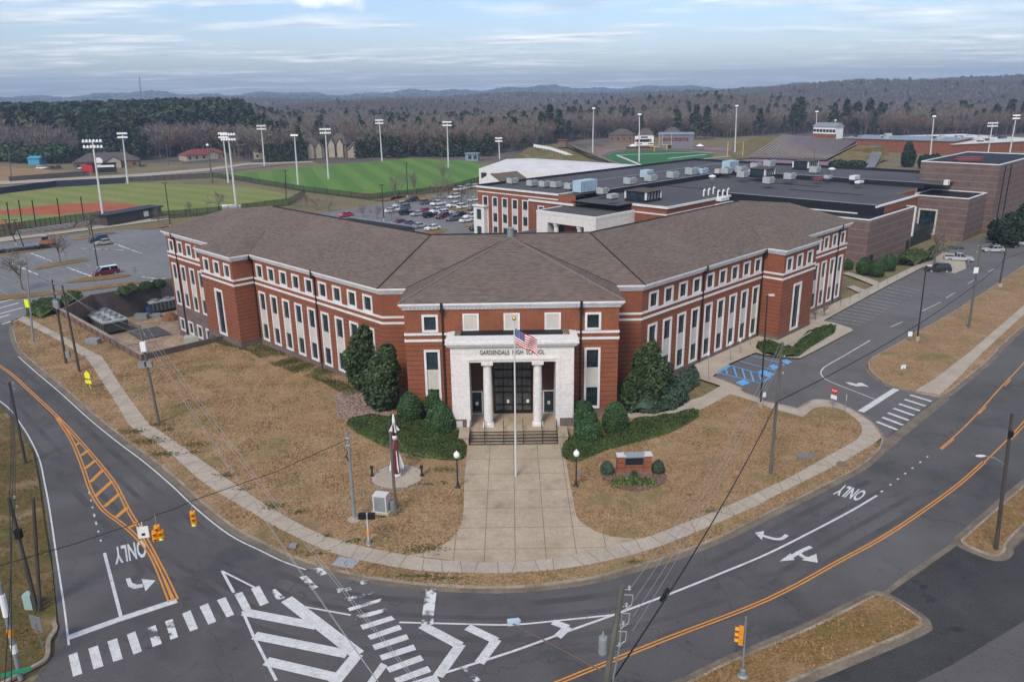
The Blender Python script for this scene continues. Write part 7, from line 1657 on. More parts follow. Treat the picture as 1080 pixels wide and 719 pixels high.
g = MB(); c = along(b, t, .62); g.box(c.x - .85, c.y - .45, c.z - .3, c.x - .1, c.y - .1, c.z + .35); g.box(c.x + .1, c.y - .45, c.z - .25, c.x + .7, c.y - .1, c.z + .4); g.build('equipment_box', M['galv'], e)
e, b, t = pole('p5', (27, 489), (9.5, 402.5), .16, .11, 'pole_dark', 'dark leaning pole on the grass left of the road bend'); insul(e, b, t, (.97, .9), dr)
e, b, t = pole('p6', (39, 643), (9, 524), .17, .12, 'pole_dark', 'dark leaning pole with a black box near the bottom left corner'); insul(e, b, t, (.98, .9, .8), dr); g = MB(); c = along(b, t, .7) + V3(.2, -.2, 0); g.box(c.x - .2, c.y - .2, c.z - .35, c.x + .2, c.y + .2, c.z + .35); g.build('splice_box', M['black'], e)
b2 = b + V3(.35, -.2, 0); t2 = t + V3(1.3, .6, -.4); g = MB(); g.tube([b2, t2], [.15, .11], 8); g.build('brace', M['pole_dark'], e)
e, b, t = pole('p8', (374, 549), (366.3, 455), .18, .11, 'galv', 'grey steel signal mast on the left lawn', cat='mast', name='steel_mast')
g = MB(); g.lathe(b, [(.62, 0.05), (.62, .2), (.35, .22), (.3, .4)], 16); g.build('footing', M['concrete'], e)
g = MB(); [g.tube([along(b, t, k) + V3(-.16, 0, 0), along(b, t, k) + V3(.16, 0, 0)], .16, 8) for k in (.93, .85)]; g.build('clamp', M['galv'], e)
g = MB(); c = along(b, t, .8); g.tube([c, c + V3(-.25, -.15, -.5), c + V3(-.05, -.1, -1.0)], .05, 6); g.build('cable_loop', M['black'], e)
e, b, t = pole('p9', (417.7, 544), (411.5, 455), .15, .12, 'pole_wood', 'short wooden pole in front of the red and white rocket')
g = MB(); q = at(410.5, 541); g.tube([q + V3(.3, .4, .1), q + V3(.45, .3, 1.3)], .06, 6); g.build('conduit', M['galv'], e)
e, b, t = pole('p10', (812.5, 500), (825, 361), .17, .12, 'pole_wood', 'weathered pole at the edge of the right lawn near the walk'); insul(e, b, t, (.985, .9, .84, .78), -dl)
g = MB(); g.tube([along(b, t, .97), along(b, t, .97) + V3(1.4, .9, .1), along(b, t, .97) + V3(3.2, 1.6, .9)], .05, 6); g.build('side_arm', M['galv'], e)
e, b, t = pole('p11', (1021.6, 346), (1034.7, 257.6), .18, .12, 'pole_wood', 'tall weathered pole on the right grass bank with a small white sign'); insul(e, b, t, (.98, .9), dl)
g = MB(); g.tube([t + V3(0, 0, -.3), t + V3(1.6, 0, .1)], .05, 6); g.build('bracket', M['galv'], e); g = MB(); c = along(b, t, .7) + V3(-.3, -.2, 0); g.box(c.x - .35, c.y - .04, c.z - .45, c.x + .35, c.y + .04, c.z + .45); g.build('sign_plate', M['sign_white'], e)
e, b, t = pole('p12', (1053.6, 302.6), (1061, 262), .17, .12, 'pole_dark', 'darker shorter pole farther up the right grass bank')
g = MB(); g.box(b.x - .35, b.y - .35, -.1, b.x + .35, b.y + .35, .7); g.build('footing', M['concrete'], e)
e, b, t = pole('p13', (1050.4, 580), (1067.5, 436), .17, .12, 'pole_dark', 'dark pole with a street light arm on the small corner island'); c = along(b, t, .62)
g = MB(); c = along(b, t, .635); g.tube([c, c + V3(-.9, .1, .6), c + V3(-1.7, .2, .75)], .04, 6); o = g.build('lamp_arm', M['galv'], e); g = MB(); q = c + V3(-2.0, .2, .75); g.ell(q, (.42, .16, .1), 10, 6); g.build('lamp_head', M['steel_white'], o)
g = MB(); c = along(b, t, .86); g.box(c.x - .18, c.y - .3, c.z - .2, c.x + .1, c.y - .1, c.z + .3); g.build('bracket', M['black'], e)
# near pole at the bottom edge
e, b, t = pole('p14', (607, 905), (656.5, 617), .19, .12, 'pole_wood', 'near weathered pole with grey transformer, standing past the bottom edge'); arm_t = t
insul(e, b, t, (.985, .93, .87, .8), V3(1, .2, 0)); can(e, along(b, t, .80) + V3(-.42, -.1, -.3), r=.2, h=.8)
g = MB(); g.tube([along(b, t, .9) + V3(.2, .05, 0), along(b, t, .8) + V3(.35, .05, 0), along(b, t, .3) + V3(.2, 0, 0), along(b, t, .02) + V3(.2, 0, 0)], .045, 6); g.build('conduit', M['galv'], e)
for k in (.97, .91, .85): g = MB(); c = along(b, t, k); g.tube([c + V3(.15, 0, 0), c + V3(.55, .1, -.1), c + V3(.5, .1, -.6), c + V3(.15, 0, -.8)], .03, 6); g.build('jumper_wire', M['wire_light'], e)
# car park and drive lamp posts
def lamp_mast(base, top, lab, heads=2, m='bronze', group=None):
    b = at(*base); t = top_of(b, *top); e = empty('lamp_mast', lab, 'lamp post', b, group); g = MB(); k_ = max(1, b.y / 115); g.tube([b + V3(0, 0, .5), t], [.11 * k_ ** .6, .08 * k_ ** .6], 8); g.build('shaft', M[m], e)
    g = MB(); g.lathe(b, [(.3, -.2), (.3, .75), (.1, .8)], 12); g.build('footing', M['concrete'], e)
    for s in ((-1, 1) if heads == 2 else (1,)): g = MB(); g.box(t.x + s * .45 - .3, t.y - .2, t.z - .1, t.x + s * .45 + .3, t.y + .2, t.z + .06); g.tube([t, t + V3(s * .4, 0, 0)], .04, 5); g.build('lamp_head', M[m] if heads == 2 else M['steel_white'], e)
lamp_mast((801.7, 430), (809.5, 311), 'dark lamp post between the blue bays and the right lawn', 1)
lamp_mast((967, 360), (977, 280), 'dark lamp post at the kerb of the right drive', 1)
lamp_mast((104, 285), (95, 231), 'black lamp post beside the dark red van'); lamp_mast((26, 264), (15, 232), 'black lamp post left of the low trailer'); lamp_mast((18, 259), (5, 232), 'thin lamp post at the left edge by the trailer')
lamp_mast((180, 240), (174, 193), 'black lamp post beyond the corner of the left roof'); lamp_mast((405, 233), (402.5, 195), 'black lamp post among parked cars over the ridge'); lamp_mast((430, 208), (428.5, 172), 'thin lamp post by the fence of the bright green field'); lamp_mast((302, 214), (301, 180), 'thin lamp post where the two fields meet'); lamp_mast((1005, 252), (1004, 228), 'lamp post close to the tower wall', 1)
# sports floodlights
def flood(base, top, lab, w=5.5, rows=2, conc=True):
    b = at(*base, 0); t = top_of(b, *top); e = empty('floodlight_mast', lab, 'floodlight', b); g = MB(); g.tube([b, t], [.42, .22], 8); g.build('shaft', M['steel_white' if conc else 'pole_wood'], e)
    for r in range(rows):
        z = t.z - .4 - r * 1.6; g = MB(); g.box(t.x - w / 2, t.y - .08, z - .08, t.x + w / 2, t.y + .08, z + .08); o = g.build('crossarm', M['galv'], e)
        for k in range(6): x = t.x - w / 2 + (k + .5) * w / 6; g = MB(); g.lathe((x, t.y - .3, z + .1), [(.1, .8), (.3, .65), (.42, .1), (.36, 0)], 8); g.build('lamp', M['globe'], o)
for base, top, lab, w, cc in (((110, 237), (97.5, 149), 'tall floodlight mast beside the dugout, nearest to the camera', 6, 1), ((135, 194), (129, 141), 'floodlight mast at the outfield corner before the farmhouse', 4.5, 1), ((249.5, 220), (240.5, 142), 'tall pale floodlight mast, front one of a close pair', 5, 1), ((241, 193), (235, 141), 'floodlight mast, back one of a close pair', 4, 1), ((224, 193), (219, 153), 'thin plain wooden mast left of the close pair', .5, 0),
        ((314.5, 195), (310.5, 143), 'floodlight mast at the corner of the bright green field nearest the ball field', 3, 1), ((346.5, 189), (343, 136.5), 'floodlight mast by the near sideline of the bright green field', 5, 1), ((403, 170), (400, 127), 'floodlight mast on the far sideline, left one', 4.5, 1), ((473, 177), (471.5, 129), 'floodlight mast at the right end of the bright green field', 4.5, 1), ((279, 175), (275.5, 133), 'floodlight mast in front of the cypress row', 5, 1), ((527, 168), (526, 146), 'floodlight mast behind the pale metal roof', 4, 1),
        ((625, 163), (626, 114.5), 'slim football floodlight mast beside the track, left one', 1.5, 1), ((674, 171), (674.5, 121), 'slim football floodlight mast in front of the scoreboard', 1.5, 1), ((775, 162), (777, 112), 'slim football floodlight mast before the golden bank', 1.5, 1), ((860, 150), (861.5, 118), 'slim floodlight mast left of the white press box', 2, 1), ((880, 149), (881, 127), 'slim pole right of the white press box', 1, 1), ((981, 166), (985, 123), 'pale floodlight mast in front of the brick schoolhouses', 1.5, 1), ((1042, 161), (1047, 130), 'floodlight mast with a double bank above the right schoolhouse, left one', 6, 1), ((1065, 161), (1072, 122), 'floodlight mast with a double bank at the right edge', 4, 1)):
    flood(base, top, lab, w, 2 if w > 3 else 1, bool(cc))
for i, (base, top) in enumerate((((12, 187), (9, 159)), ((178, 174), (175, 150)), ((907, 158), (908, 130)), ((858, 184), (859, 157)), ((553, 168), (553, 152)), ((573, 166), (573, 148)))):
    b = at(*base, 0); t = top_of(b, *top); g = MB(); g.tube([b, t], [.2, .14], 6); o = g.build('utility_pole', M['pole_wood']); tag(o, ('plain wooden pole at the left edge beyond the outfield', 'plain wooden pole by the country road', 'plain pole in front of the blue roofed shelter', 'plain pole at the front of the grandstand', 'plain pole behind the pale metal roof, left one', 'plain pole behind the pale metal roof, right one')[i], 'utility pole')
q = at(147, 160, 0); r_ = ray(147.5, 97); c = V3(0, 0, CAMZ) + r_ * (3600 / r_.y); g = MB(); zt = CAMZ + 0
c2 = V3(0, 0, CAMZ) + ray(147, 81) * (3600 / ray(147, 81).y)
for a in range(3): d = V3(cos(a * 2.1) * 2.2, sin(a * 2.1) * 2.2, 0); g.tube([V3(c.x, c.y, hf(c.x, c.y) - 5) + d, c2 + d * .4], .9, 4)
for k in range(9): z = c.z + (c2.z - c.z) * k / 9; g.box(c.x - 1.9, c.y - 1.9, z, c.x + 1.9, c.y + 1.9, z + .8)
tag(g.build('radio_tower', M['red_roof']), 'thin lattice radio tower on the far left hills', 'tower')
# plaza globe lamps
def globe_lamp(base, lab):
    b = at(*base); e = empty('globe_lamp', lab, 'lamp post', b); g = MB(); g.lathe(b, [(.3, 0), (.3, .12), (.14, .3), (.11, .7), (.075, .8), (.06, 3.05), (.1, 3.1), (.16, 3.2)], 12); g.build('post', M['bronze'], e)
    g = MB(); g.lathe(b, [(.12, 3.2), (.26, 3.35), (.3, 3.55), (.24, 3.75), (.08, 3.85), (.03, 3.98)], 14); g.build('globe', M['globe'], e, True); g = MB(); g.box(b.x + .1, b.y - .15, 1.35, b.x + .35, b.y + .05, 1.75); g.build('small_sign', M['sign_back'], e)
globe_lamp((483, 515), 'black post lamp with white globe at the left edge of the plaza'); globe_lamp((607.5, 513.5), 'black post lamp with white globe at the right edge of the plaza')
# flag pole and flag
b = at(544, 503); t = top_of(b, 542.3, 338); e = empty('flagpole', 'tall white flagpole with gold ball in the middle of the plaza', 'flagpole', b); g = MB(); g.tube([b, t], [.11, .06], 10); g.build('pole', M['steel_white'], e); g = MB(); g.lathe(b, [(.28, 0), (.28, .06), (.14, .2)], 12); g.build('base_collar', M['galv'], e); g = MB(); g.ell(t + V3(0, 0, .2), (.2, .2, .2), 10, 8); g.build('gold_ball', M['gold'], e, True); g = MB(); g.tube([t, t + V3(0, 0, .15)], .04, 6); g.build('truck_cap', M['galv'], e)
fe = empty('flag', 'striped red and white flag with a blue starred corner flying from the pole', 'flag', t + V3(0, 0, -1))
NX, NY, FLY, HO = 26, 13, 2.35, 1.5
def fp(i, j, o=0): 
    u, v = i / NX, j / NY; x = u * FLY * .86; z = -v * HO - .52 * u * FLY * .86 * (1 + .12 * sin(u * 7)); y = .20 * sin(u * 8 + v * 1.2) * (.25 + u) + .05 * sin(v * 6 + u * 5); return t + V3(.09 + x, y - .25 * u + o, -.75 + z)
g = MB()
for i in range(NX):
    for j in range(NY):
        mi = 2 if (i < NX * .40 and j < 7) else (0 if j % 2 == 0 else 1); g.poly([fp(i, j), fp(i + 1, j), fp(i + 1, j + 1), fp(i, j + 1)], mi)
g.build('flag_cloth', [M['flag_red'], M['flag_white'], M['flag_blue']], fe)
g = MB()
for i in range(5):
    for j in range(4):
        c = fp(1.2 + i * 1.9, .9 + j * 1.55)
        for o in (-.02, .02): g.poly([c + V3(cos(k * pi / 5 + pi / 2) * (.055 if k % 2 == 0 else .022), o, sin(k * pi / 5 + pi / 2) * (.055 if k % 2 == 0 else .022)) for k in range(10)])
g.build('star_field', M['flag_white'], fe)
# rocket monument on its concrete disc
c = at(419, 503.5); g = MB(); g.lathe((c.x, c.y, gh(c.x, c.y)), [(2.45, .1), (2.45, .19), (.01, .192)], 40); tag(g.build('concrete_disc', M['concrete']), 'round concrete pad under the rocket on the left lawn', 'pad')
ring_ = MB(); ring_.lathe((c.x, c.y, gh(c.x, c.y)), [(2.7, .1), (2.7, .165), (2.45, .166), (2.45, .1)], 40); ring_.build('pad_edge_path', M['rockbed'], kind='structure')
rb = V3(c.x, c.y, .19 + gh(c.x, c.y)); e = empty('rocket_monument', 'maroon and white model rocket standing upright on a round pad', 'monument', rb)
def lt(prof, nm, m): g = MB(); g.lathe(rb, prof, 14); g.build(nm, M[m], e, True)
lt([(.42, 0), (.42, .25), (.3, .3)], 'base', 'steel_white'); lt([(.26, .28), (.28, .5), (.28, 3.9), (.25, 3.95)], 'lower_stage', 'maroon'); lt([(.24, 3.95), (.23, 4.3), (.2, 4.35)], 'collar', 'sign_white'); lt([(.19, 4.35), (.18, 5.4), (.17, 5.45)], 'upper_stage', 'maroon'); lt([(.17, 5.45), (.15, 5.9), (.1, 6.3), (.03, 6.6)], 'nose', 'sign_white')
for k in range(4):
    a = k * pi / 2 + .4; d = V3(cos(a), sin(a), 0); n = V3(-d.y, d.x, 0) * .03; q = [rb + d * .26 + V3(0, 0, 2.9), rb + d * .72 + V3(0, 0, 1.0), rb + d * .70 + V3(0, 0, .65), rb + d * .27 + V3(0, 0, 1.0)]; g = MB(); g.add([p + n for p in q] + [p - n for p in q], [(0, 1, 2, 3), (7, 6, 5, 4), (0, 4, 5, 1), (1, 5, 6, 2), (2, 6, 7, 3), (3, 7, 4, 0)]); g.build('fin', M['sign_white'], e)
    q = [rb + d * .16 + V3(0, 0, 5.5), rb + d * .55 + V3(0, 0, 4.85), rb + d * .19 + V3(0, 0, 4.75)]; g = MB(); g.add([p + n for p in q] + [p - n for p in q], [(0, 1, 2), (5, 4, 3), (0, 3, 4, 1), (1, 4, 5, 2), (2, 5, 3, 0)]); g.build('upper_fin', M['sign_white'], e)
for k in range(3): a = k * 2.1 + .3; d = V3(cos(a), sin(a), 0); g = MB(); g.tube([rb + d * .22 + V3(0, 0, 4.2), rb + d * 2.0 + V3(0, 0, .02)], .02, 4); g.build('stay_wire', M['galv'], e)
for i, (x, y, lab) in enumerate(((392.8, 503.5, 'small dark spotlight post left of the rocket pad'), (445, 503, 'small dark spotlight post right of the rocket pad'))):
    b = at(x, y); g = MB(); g.lathe(b, [(.2, .1), (.2, .3), (.1, .32), (.1, .95), (.17, 1.0), (.17, 1.25), (.03, 1.3)], 10); tag(g.build('spotlight_post', M['bronze']), lab, 'light')
# utility cabinet, pedestrian push post
b = at(403, 540); e = empty('utility_cabinet', 'pale grey electric cabinet beside the wooden pole on the left lawn', 'cabinet', b); g = MB(); g.obox(b + V3(0, 0, .12), (.85, -.2, 0), (.15, .65, 0), (0, 0, .1)); g.build('pad', M['concrete'], e); g = MB(); g.obox(b + V3(0, 0, 1.05), (.62, -.14, 0), (.1, .45, 0), (0, 0, .85)); g.build('cabinet_body', M['steel_white'], e); g = MB(); g.obox(b + V3(-.1, -.46, 1.05), (.5, -.12, 0), (.005, .02, 0), (0, 0, .72)); g.build('door', M['galv'], e); g = MB(); q = b + V3(1.0, .1, .5); g.box(q.x - .22, q.y - .2, 0.1, q.x + .22, q.y + .2, 1.0); g.build('meter_box', M['galv'], e)
b = at(389, 575); t = top_of(b, 386.7, 541); e = empty('pedestrian_signal', 'pedestrian signal with two black heads on a pale post at the walk', 'signal', b); g = MB(); g.tube([b, t], .06, 8); g.build('post', M['steel_white'], e); g = MB(); g.lathe(b, [(.28, 0), (.28, .12), (.2, .2), (.16, .55), (.08, .6)], 10); g.build('base', M['galv'], e)
for s in (-1, 1): g = MB(); q = t + V3(s * .38, 0, -.25); g.box(q.x - .3, q.y - .18, q.z - .24, q.x + .3, q.y + .18, q.z + .24); g.build('signal_head', M['black'], e)
g = MB(); q = along(b, t, .42); g.box(q.x - .1, q.y - .16, q.z - .15, q.x + .1, q.y, q.z + .15); g.build('push_button', M['signal'], e)
# brick notice sign
b = at(668, 502); e = empty('brick_sign', 'brick sign with dark message screen and grey metal hood on the right lawn', 'sign', b); D = V3(1, .04, 0).normalized(); Nn = V3(-D.y, D.x, 0)
def sb_(c, hx, hy, hz_, nm, m): g = MB(); g.obox(b + D * c[0] + Nn * c[1] + V3(0, 0, c[2]), D * hx, Nn * hy, V3(0, 0, hz_)); return g.build(nm, M[m], e)
sb_((0, 0, .3), 1.75, .42, .3, 'granite_base', 'stone'); sb_((-1.3, 0, 1.45), .36, .36, .85, 'brick_pier', 'brick'); sb_((1.3, 0, 1.45), .36, .36, .85, 'brick_pier', 'brick'); sb_((0, 0, .95), .94, .28, .35, 'brick_panel', 'brick'); sb_((-1.3, 0, 2.36), .44, .44, .06, 'pier_cap', 'steel_white'); sb_((1.3, 0, 2.36), .44, .44, .06, 'pier_cap', 'steel_white')
sc_ = sb_((0, 0, 1.78), .94, .26, .45, 'screen_case', 'sign_metal'); g = MB(); g.obox(b - Nn * .275 + V3(0, 0, 1.72), D * .88, Nn * .01, V3(0, 0, .34)); g.build('screen', M['screen'], sc_)
g = MB(); rr = [b + D * s * .98 + Nn * y + V3(0, 0, z) for s in (-1, 1) for y, z in ((-.45, 2.2), (-.45, 2.3), (0, 2.62), (.45, 2.3), (.45, 2.2))]; g.add(rr, [(0, 1, 6, 5), (1, 2, 7, 6), (2, 3, 8, 7), (3, 4, 9, 8), (4, 0, 5, 9), (0, 4, 3, 2, 1), (5, 6, 7, 8, 9)]); g.build('hood', M['sign_metal'], e)
for s in (-.98, .98): sb_((s, -.3, .9), .05, .05, .9, 'trim_post', 'dark_metal')
# pull box, drain covers
g = MB(); q = at(849, 482); g.obox(q + V3(0, 0, .17), D * .9, Nn * .45, V3(0, 0, .03)); tag(g.build('drain_grate', M['sign_back']), 'dark drain grate in the right lawn near the walk', 'drain')
g = MB(); q = at(888.5, 490.5); g.lathe((q.x, q.y, q.z), [(.6, .14), (.6, .17), (.01, .172)], 18); tag(g.build('manhole_cover', M['gutter']), 'round manhole cover in the verge by the right lane', 'manhole cover')
g = MB(); q = at(309.5, 577.5); g.box(q.x - .3, q.y - .3, .1, q.x + .3, q.y + .3, .3); tag(g.build('pull_box', M['galv']), 'small grey box in the grass verge by the kerb', 'box')
g = MB(); q = at(365, 594.5); g.obox(q + V3(0, 0, .15), (.9, -.3, 0), (.2, .6, 0), (0, 0, .01)); g.build('tactile_pavement', mat('tactile_grey', (.30, .31, .33), .8), kind='structure')
g = MB(); q = at(99, 363); g.obox(q + V3(0, 0, .45), (1.0, -.15, 0), (.08, .5, 0), (0, 0, .45)); tag(g.build('transformer_box', M['galv']), 'low grey utility box on the tan grass beside the retaining wall', 'utility box')
g = MB(); q = at(33, 641); g.box(q.x - .3, q.y - .3, 0, q.x + .3, q.y + .3, 1.3); tag(g.build('green_pedestal', mat('pale_green_box', (.28, .40, .36), .6)), 'pale green pedestal box beside the dark pole bottom left', 'utility box')
# ---- traffic signals
def signal_head(c, pattern, lab, facing, hang=True):
    e = empty('traffic_signal', lab, 'traffic signal', c); f = V3(*facing).normalized(); s = V3(-f.y, f.x, 0)
    for (u, w, lens) in pattern:
        q = c + s * u + V3(0, 0, w); g = MB(); g.obox(q, s * .19, f * .14, V3(0, 0, .18)); o = g.build('signal_box', M['signal'], e); g = MB(); g.tube([q + f * .14, q + f * .16], .13, 12); g.build('lens', M['lens_green' if lens == 'g' else 'lens_dark'], o)
        g = MB(); vs = []; n = 10
        for k in range(n + 1):
            a = pi * k / n - 0; 
            for d in (.14, .38): vs.append(q + f * d + s * cos(a) * .15 + V3(0, 0, sin(a) * .15))
        g.add(vs, [(2 * k, 2 * k + 1, 2 * k + 3, 2 * k + 2) for k in range(n)]); g.build('visor', M['signal'], o)
    if hang: g = MB(); g.tube([c + V3(0, 0, .1), c + V3(0, 0, 1.5)], .03, 5); g.build('hanger', M['galv'], e)
    return e
wireA, wireB = TOPS['p8'] + V3(0, 0, -.5), None
def span_pt(px, py, z): return at(px, py, z)
s1, s2, s3 = at(166.3, 561.5, 5.9), at(204, 546.5, 5.9), at(151, 561, 6.1)
fc = (0.25, -1, -.12)
signal_head(s1, [(0, .42, 'd'), (-.2, 0, 'd'), (.2, 0, 'd'), (-.2, -.42, 'd'), (.2, -.42, 'g')], 'yellow five lens traffic signal hanging over the left lanes', fc)
signal_head(s2, [(0, .42, 'd'), (0, 0, 'd'), (0, -.42, 'g')], 'yellow three lens traffic signal hanging on the wire, right one', fc)
g = MB(); f_ = V3(*fc).normalized(); sd2 = V3(-f_.y, f_.x, 0); g.obox(s3, sd2 * .38, f_ * .03, V3(0, 0, .45)); g.tube([s3 + V3(0, 0, .45), s3 + V3(0, 0, .9)], .03, 5); g.obox(s3 + f_ * .035 + V3(0, 0, -.15), sd2 * .12, f_ * .005, V3(0, 0, .1), 1); tag(g.build('hanging_sign', [M['sign_white'], M['black']]), 'white square lane sign hanging on the signal wire', 'sign')
b = at(783, 714); t = top_of(b, 786.8, 650); e = empty('signal_post', 'pedestal post for the signal by the corner island at the bottom', 'post', b); g = MB(); g.tube([b, t], .06, 8); g.build('post', M['galv'], e); g = MB(); g.lathe(b, [(.35, .0), (.35, .15), (.22, .25), (.18, .6), (.08, .65)], 10); g.build('base', M['galv'], e)
signal_head(along(b, t, .70) + V3(-.25, 0, 0), [(0, .42, 'd'), (0, 0, 'd'), (0, -.42, 'd')], 'yellow signal seen from the side on the bottom corner post', (-1, .25, 0), False)
# ---- road signs
def post_sign(base, top, lab, plates, name='road_sign', cat='sign', pm_='galv'):
    b = at(*base); t = top_of(b, *top); e = empty(name, lab, cat, b); g = MB(); g.tube([b, t], .035, 6); g.build('post', M[pm_], e)
    for (kind, m, sz, dz_, f) in plates:
        f = V3(*f).normalized(); s = V3(-f.y, f.x, 0); c = t + V3(0, 0, dz_) + f * .05; g = MB()
        if kind == 'oct': P = [(cos(pi / 8 + k * pi / 4), sin(pi / 8 + k * pi / 4)) for k in range(8)]
        elif kind == 'pent': P = [(-.8, -1), (.8, -1), (.8, .2), (0, 1), (-.8, .2)]
        elif kind == 'school': P = [(-.95, -1), (.95, -1), (.95, .35), (0, 1.1), (-.95, .35)]
        else: P = [(-kind[0], -kind[1]), (kind[0], -kind[1]), (kind[0], kind[1]), (-kind[0], kind[1])]
        A = [c + s * x * sz + V3(0, 0, y * sz) for x, y in P]; B = [p - f * .03 for p in A]; n = len(A); g.add(A + B, [tuple(range(n)), tuple(range(2 * n - 1, n - 1, -1))] + [(i, n + i, n + (i + 1) % n, (i + 1) % n) for i in range(n)]); o = g.build('plate', M[m], e)
        if kind == 'oct' and m == 'sign_red':
            Vt, Ft = text_mesh('STOP', 1.0, 0, .02); x0, x1 = min(v.x for v in Vt), max(v.x for v in Vt); g = MB(); g.add([c + f * .006 + s * sz * (1.4 * (v.x - x0) / (x1 - x0) - .7) + V3(0, 0, sz * (.55 * v.y / .7 - .27)) for v in Vt], Ft); g.build('lettering', M['sign_white'], o)
    return e
post_sign((96, 411), (91.8, 394), 'bright yellow pentagon school sign with its yellow post on the left verge', [('pent', 'sign_yellow', .52, -.1, (-.3, -1, 0)), ((.95, .45), 'sign_yellow', .5, -1.1, (-.3, -1, 0))], pm_='sign_yellow')
e = post_sign((878, 431), (880.5, 411), 'red stop sign on a post at the drive exit', [('oct', 'sign_red', .45, -.1, (-.8, -.6, .0)), ((.95, .6), 'sign_white', .4, -.9, (-.8, -.6, 0))])
post_sign((890.5, 437.5), (893, 419), 'white sign seen edge on beside the stop sign', [((.8, .9), 'sign_white', .35, 0, (-1, .3, 0))])
post_sign((952.5, 399.5), (953, 387), 'small white sign on the grass beside the drive mouth', [((1.0, .6), 'sign_white', .42, 0, (-.3, 1, .4))])
post_sign((961.5, 361), (960, 352), 'white sign at the kerb by the lamp post of the right drive', [((.8, 1), 'sign_white', .35, 0, (-.5, -1, 0))])
post_sign((806, 424), (806, 416), 'white sign on the walk beside the dark lamp post', [((.7, 1), 'sign_white', .3, 0, (.2, -1, 0))])
for i, (x, y, yt) in enumerate(((747.5, 402, 372.5), (770.5, 381, 362), (781, 372.5, 358), (791.5, 366, 353))):
    post_sign((x, y), (x - .5, yt), ('accessible bay sign nearest to the entrance, by the walk corner', 'accessible bay sign second from the entrance, by the wing wall', 'accessible bay sign third from the entrance, by the wing wall', 'accessible bay sign at the corner of the right pavilion')[i], [((.55, .85), 'sign_white', .32, 0, (.4, -1, 0))])
for i in range(9):
    t = i / 8; x, y = 886 + 80 * t, 327 - 44 * t
    post_sign((x, y), (x + .6, y - 9 + 2 * t), 'thin reserved bay post along the walk of the right drive', [((.4, .6), 'sign_back', .28, 0, (.6, -1, 0))])['group'] = 'bay posts along the right drive'
post_sign((142.5, 299.5), (142, 284), 'dark sign on a post at the end of the long kerb island', [((.7, 1), 'sign_back', .5, 0, (0, 1, 0))])
post_sign((46.5, 688), (37.5, 657), 'large grey sign seen from behind at the bottom left grass', [((1, 1), 'sign_back', .55, 0, (.4, 1, .2))], pm_='sign_back')
# banner mast bottom-left
b = at(22, 716); t = top_of(b, -1, 615); e = empty('banner_mast', 'blue grey mast with white strip and green street name plate, bottom left', 'mast', b); g = MB(); g.tube([b, t], [.16, .12], 9); g.build('shaft', M['galv'], e)
for k, h_, m_ in ((.78, .8, 'sign_white'), (.5, .25, 'signal'), (.33, .3, 'sign_white')): g = MB(); c = along(b, t, k); d = (t - b).normalized(); g.tube([c - d * h_, c + d * h_], .19, 9); g.build('band', M[m_], e)
g = MB(); c = along(b, t, .06) + V3(0.0, -.25, .35); g.obox(c, (.75, .35, 0), (-.01, .03, 0), (0, 0, .14)); g.build('street_name_plate', M['sign_green'], e)

# ---- overhead wires
def wire(name, A, B, sag, r, m, lab, group=None, n=18):
    pts = [A + (B - A) * (i / n) - V3(0, 0, sag * 4 * (i / n) * (1 - i / n)) for i in range(n + 1)]
    g = MB(); g.tube(pts, r, 5, cap=False); tag(g.build(name, M[m]), lab, 'wire', group)
T = TOPS
wl4 = 'power lines over the right lawn'
for k, o in enumerate(((0, 0, 0), (.15, .1, -.75), (.2, .1, -1.5), (.2, .15, -2.3))):
    wire('power_line', T['p14'] + V3(.35, .05, -.2) + V3(*o), T['p10'] + V3(-.25, -.05, -.15) + V3(o[0], 0, o[2] * .7), 1.1, .014, 'wire_light', 'pale power line running from the near transformer pole across the right lawn', wl4)
b10 = at(812.5, 500); b14 = at(607, 905)
pA = along(b14, T['p14'], .68); pB = along(b10, T['p10'], .565)
wire('telephone_cable', pA + V3(.25, 0, 0), pB, 1.0, .045, 'wire_dark', 'thick black cable rising from the bottom pole to the right lawn pole')
b11 = at(1021.6, 346); p11 = along(b11, T['p11'], .52)
wire('telephone_cable', pB, p11, .9, .05, 'wire_dark', 'thick black cable crossing the right drive to the bank pole')
p12 = T['p12'] + V3(0, 0, -2.0); wire('telephone_cable', p11, p12, .4, .05, 'wire_dark', 'thick black cable between the two poles on the right bank')
wire('telephone_cable', p12, V3(150, 190, 7), .6, .05, 'wire_dark', 'thick black cable leaving the bank beyond the right edge')
c = pA + (pB - pA) * .5; q = top_of(V3(c.x, pA.y + (pB.y - pA.y) * .12, 0), 713, 619); dq = (pB - pA).normalized(); k = .2; c = pA + (pB - pA) * k - V3(0, 0, 1.0 * 4 * k * (1 - k)); g = MB(); g.tube([c - dq * .6, c + dq * .6], .12, 8); tag(g.build('cable_splice', M['black']), 'black splice case on the thick cable over the junction', 'cable box')
farA = at(620, 905, 9.5); gl_ = 'power lines over the left lawn'
for k, o in enumerate(((0, 0, 0), (.5, .35, 0), (.2, .1, -1.4), (.7, .45, -1.4))):
    wire('power_line', T['p4'] + V3(*o) + V3(0, 0, -.1), farA + V3(o[0] * 3.2 - 3, o[1] * 2, o[2]), .9, .015, 'wire_light', 'pale power line from the leaning left lawn pole over the junction', gl_)
for k, (a_, b_) in enumerate((('p2', 'p4'), ('p3', 'p4'))): wire('power_line', T[a_] + V3(0, 0, -.4), T[b_] + V3(0, 0, -.3 - k * .8), .8, .012, 'wire_light', 'pale power line between the left verge poles and the lawn pole', 'lines between the left poles')
wire('power_line', T['p1'], T['p2'] + V3(0, 0, -.2), .6, .02, 'wire_dark', 'thin dark line between the crossing pole and transformer pole')
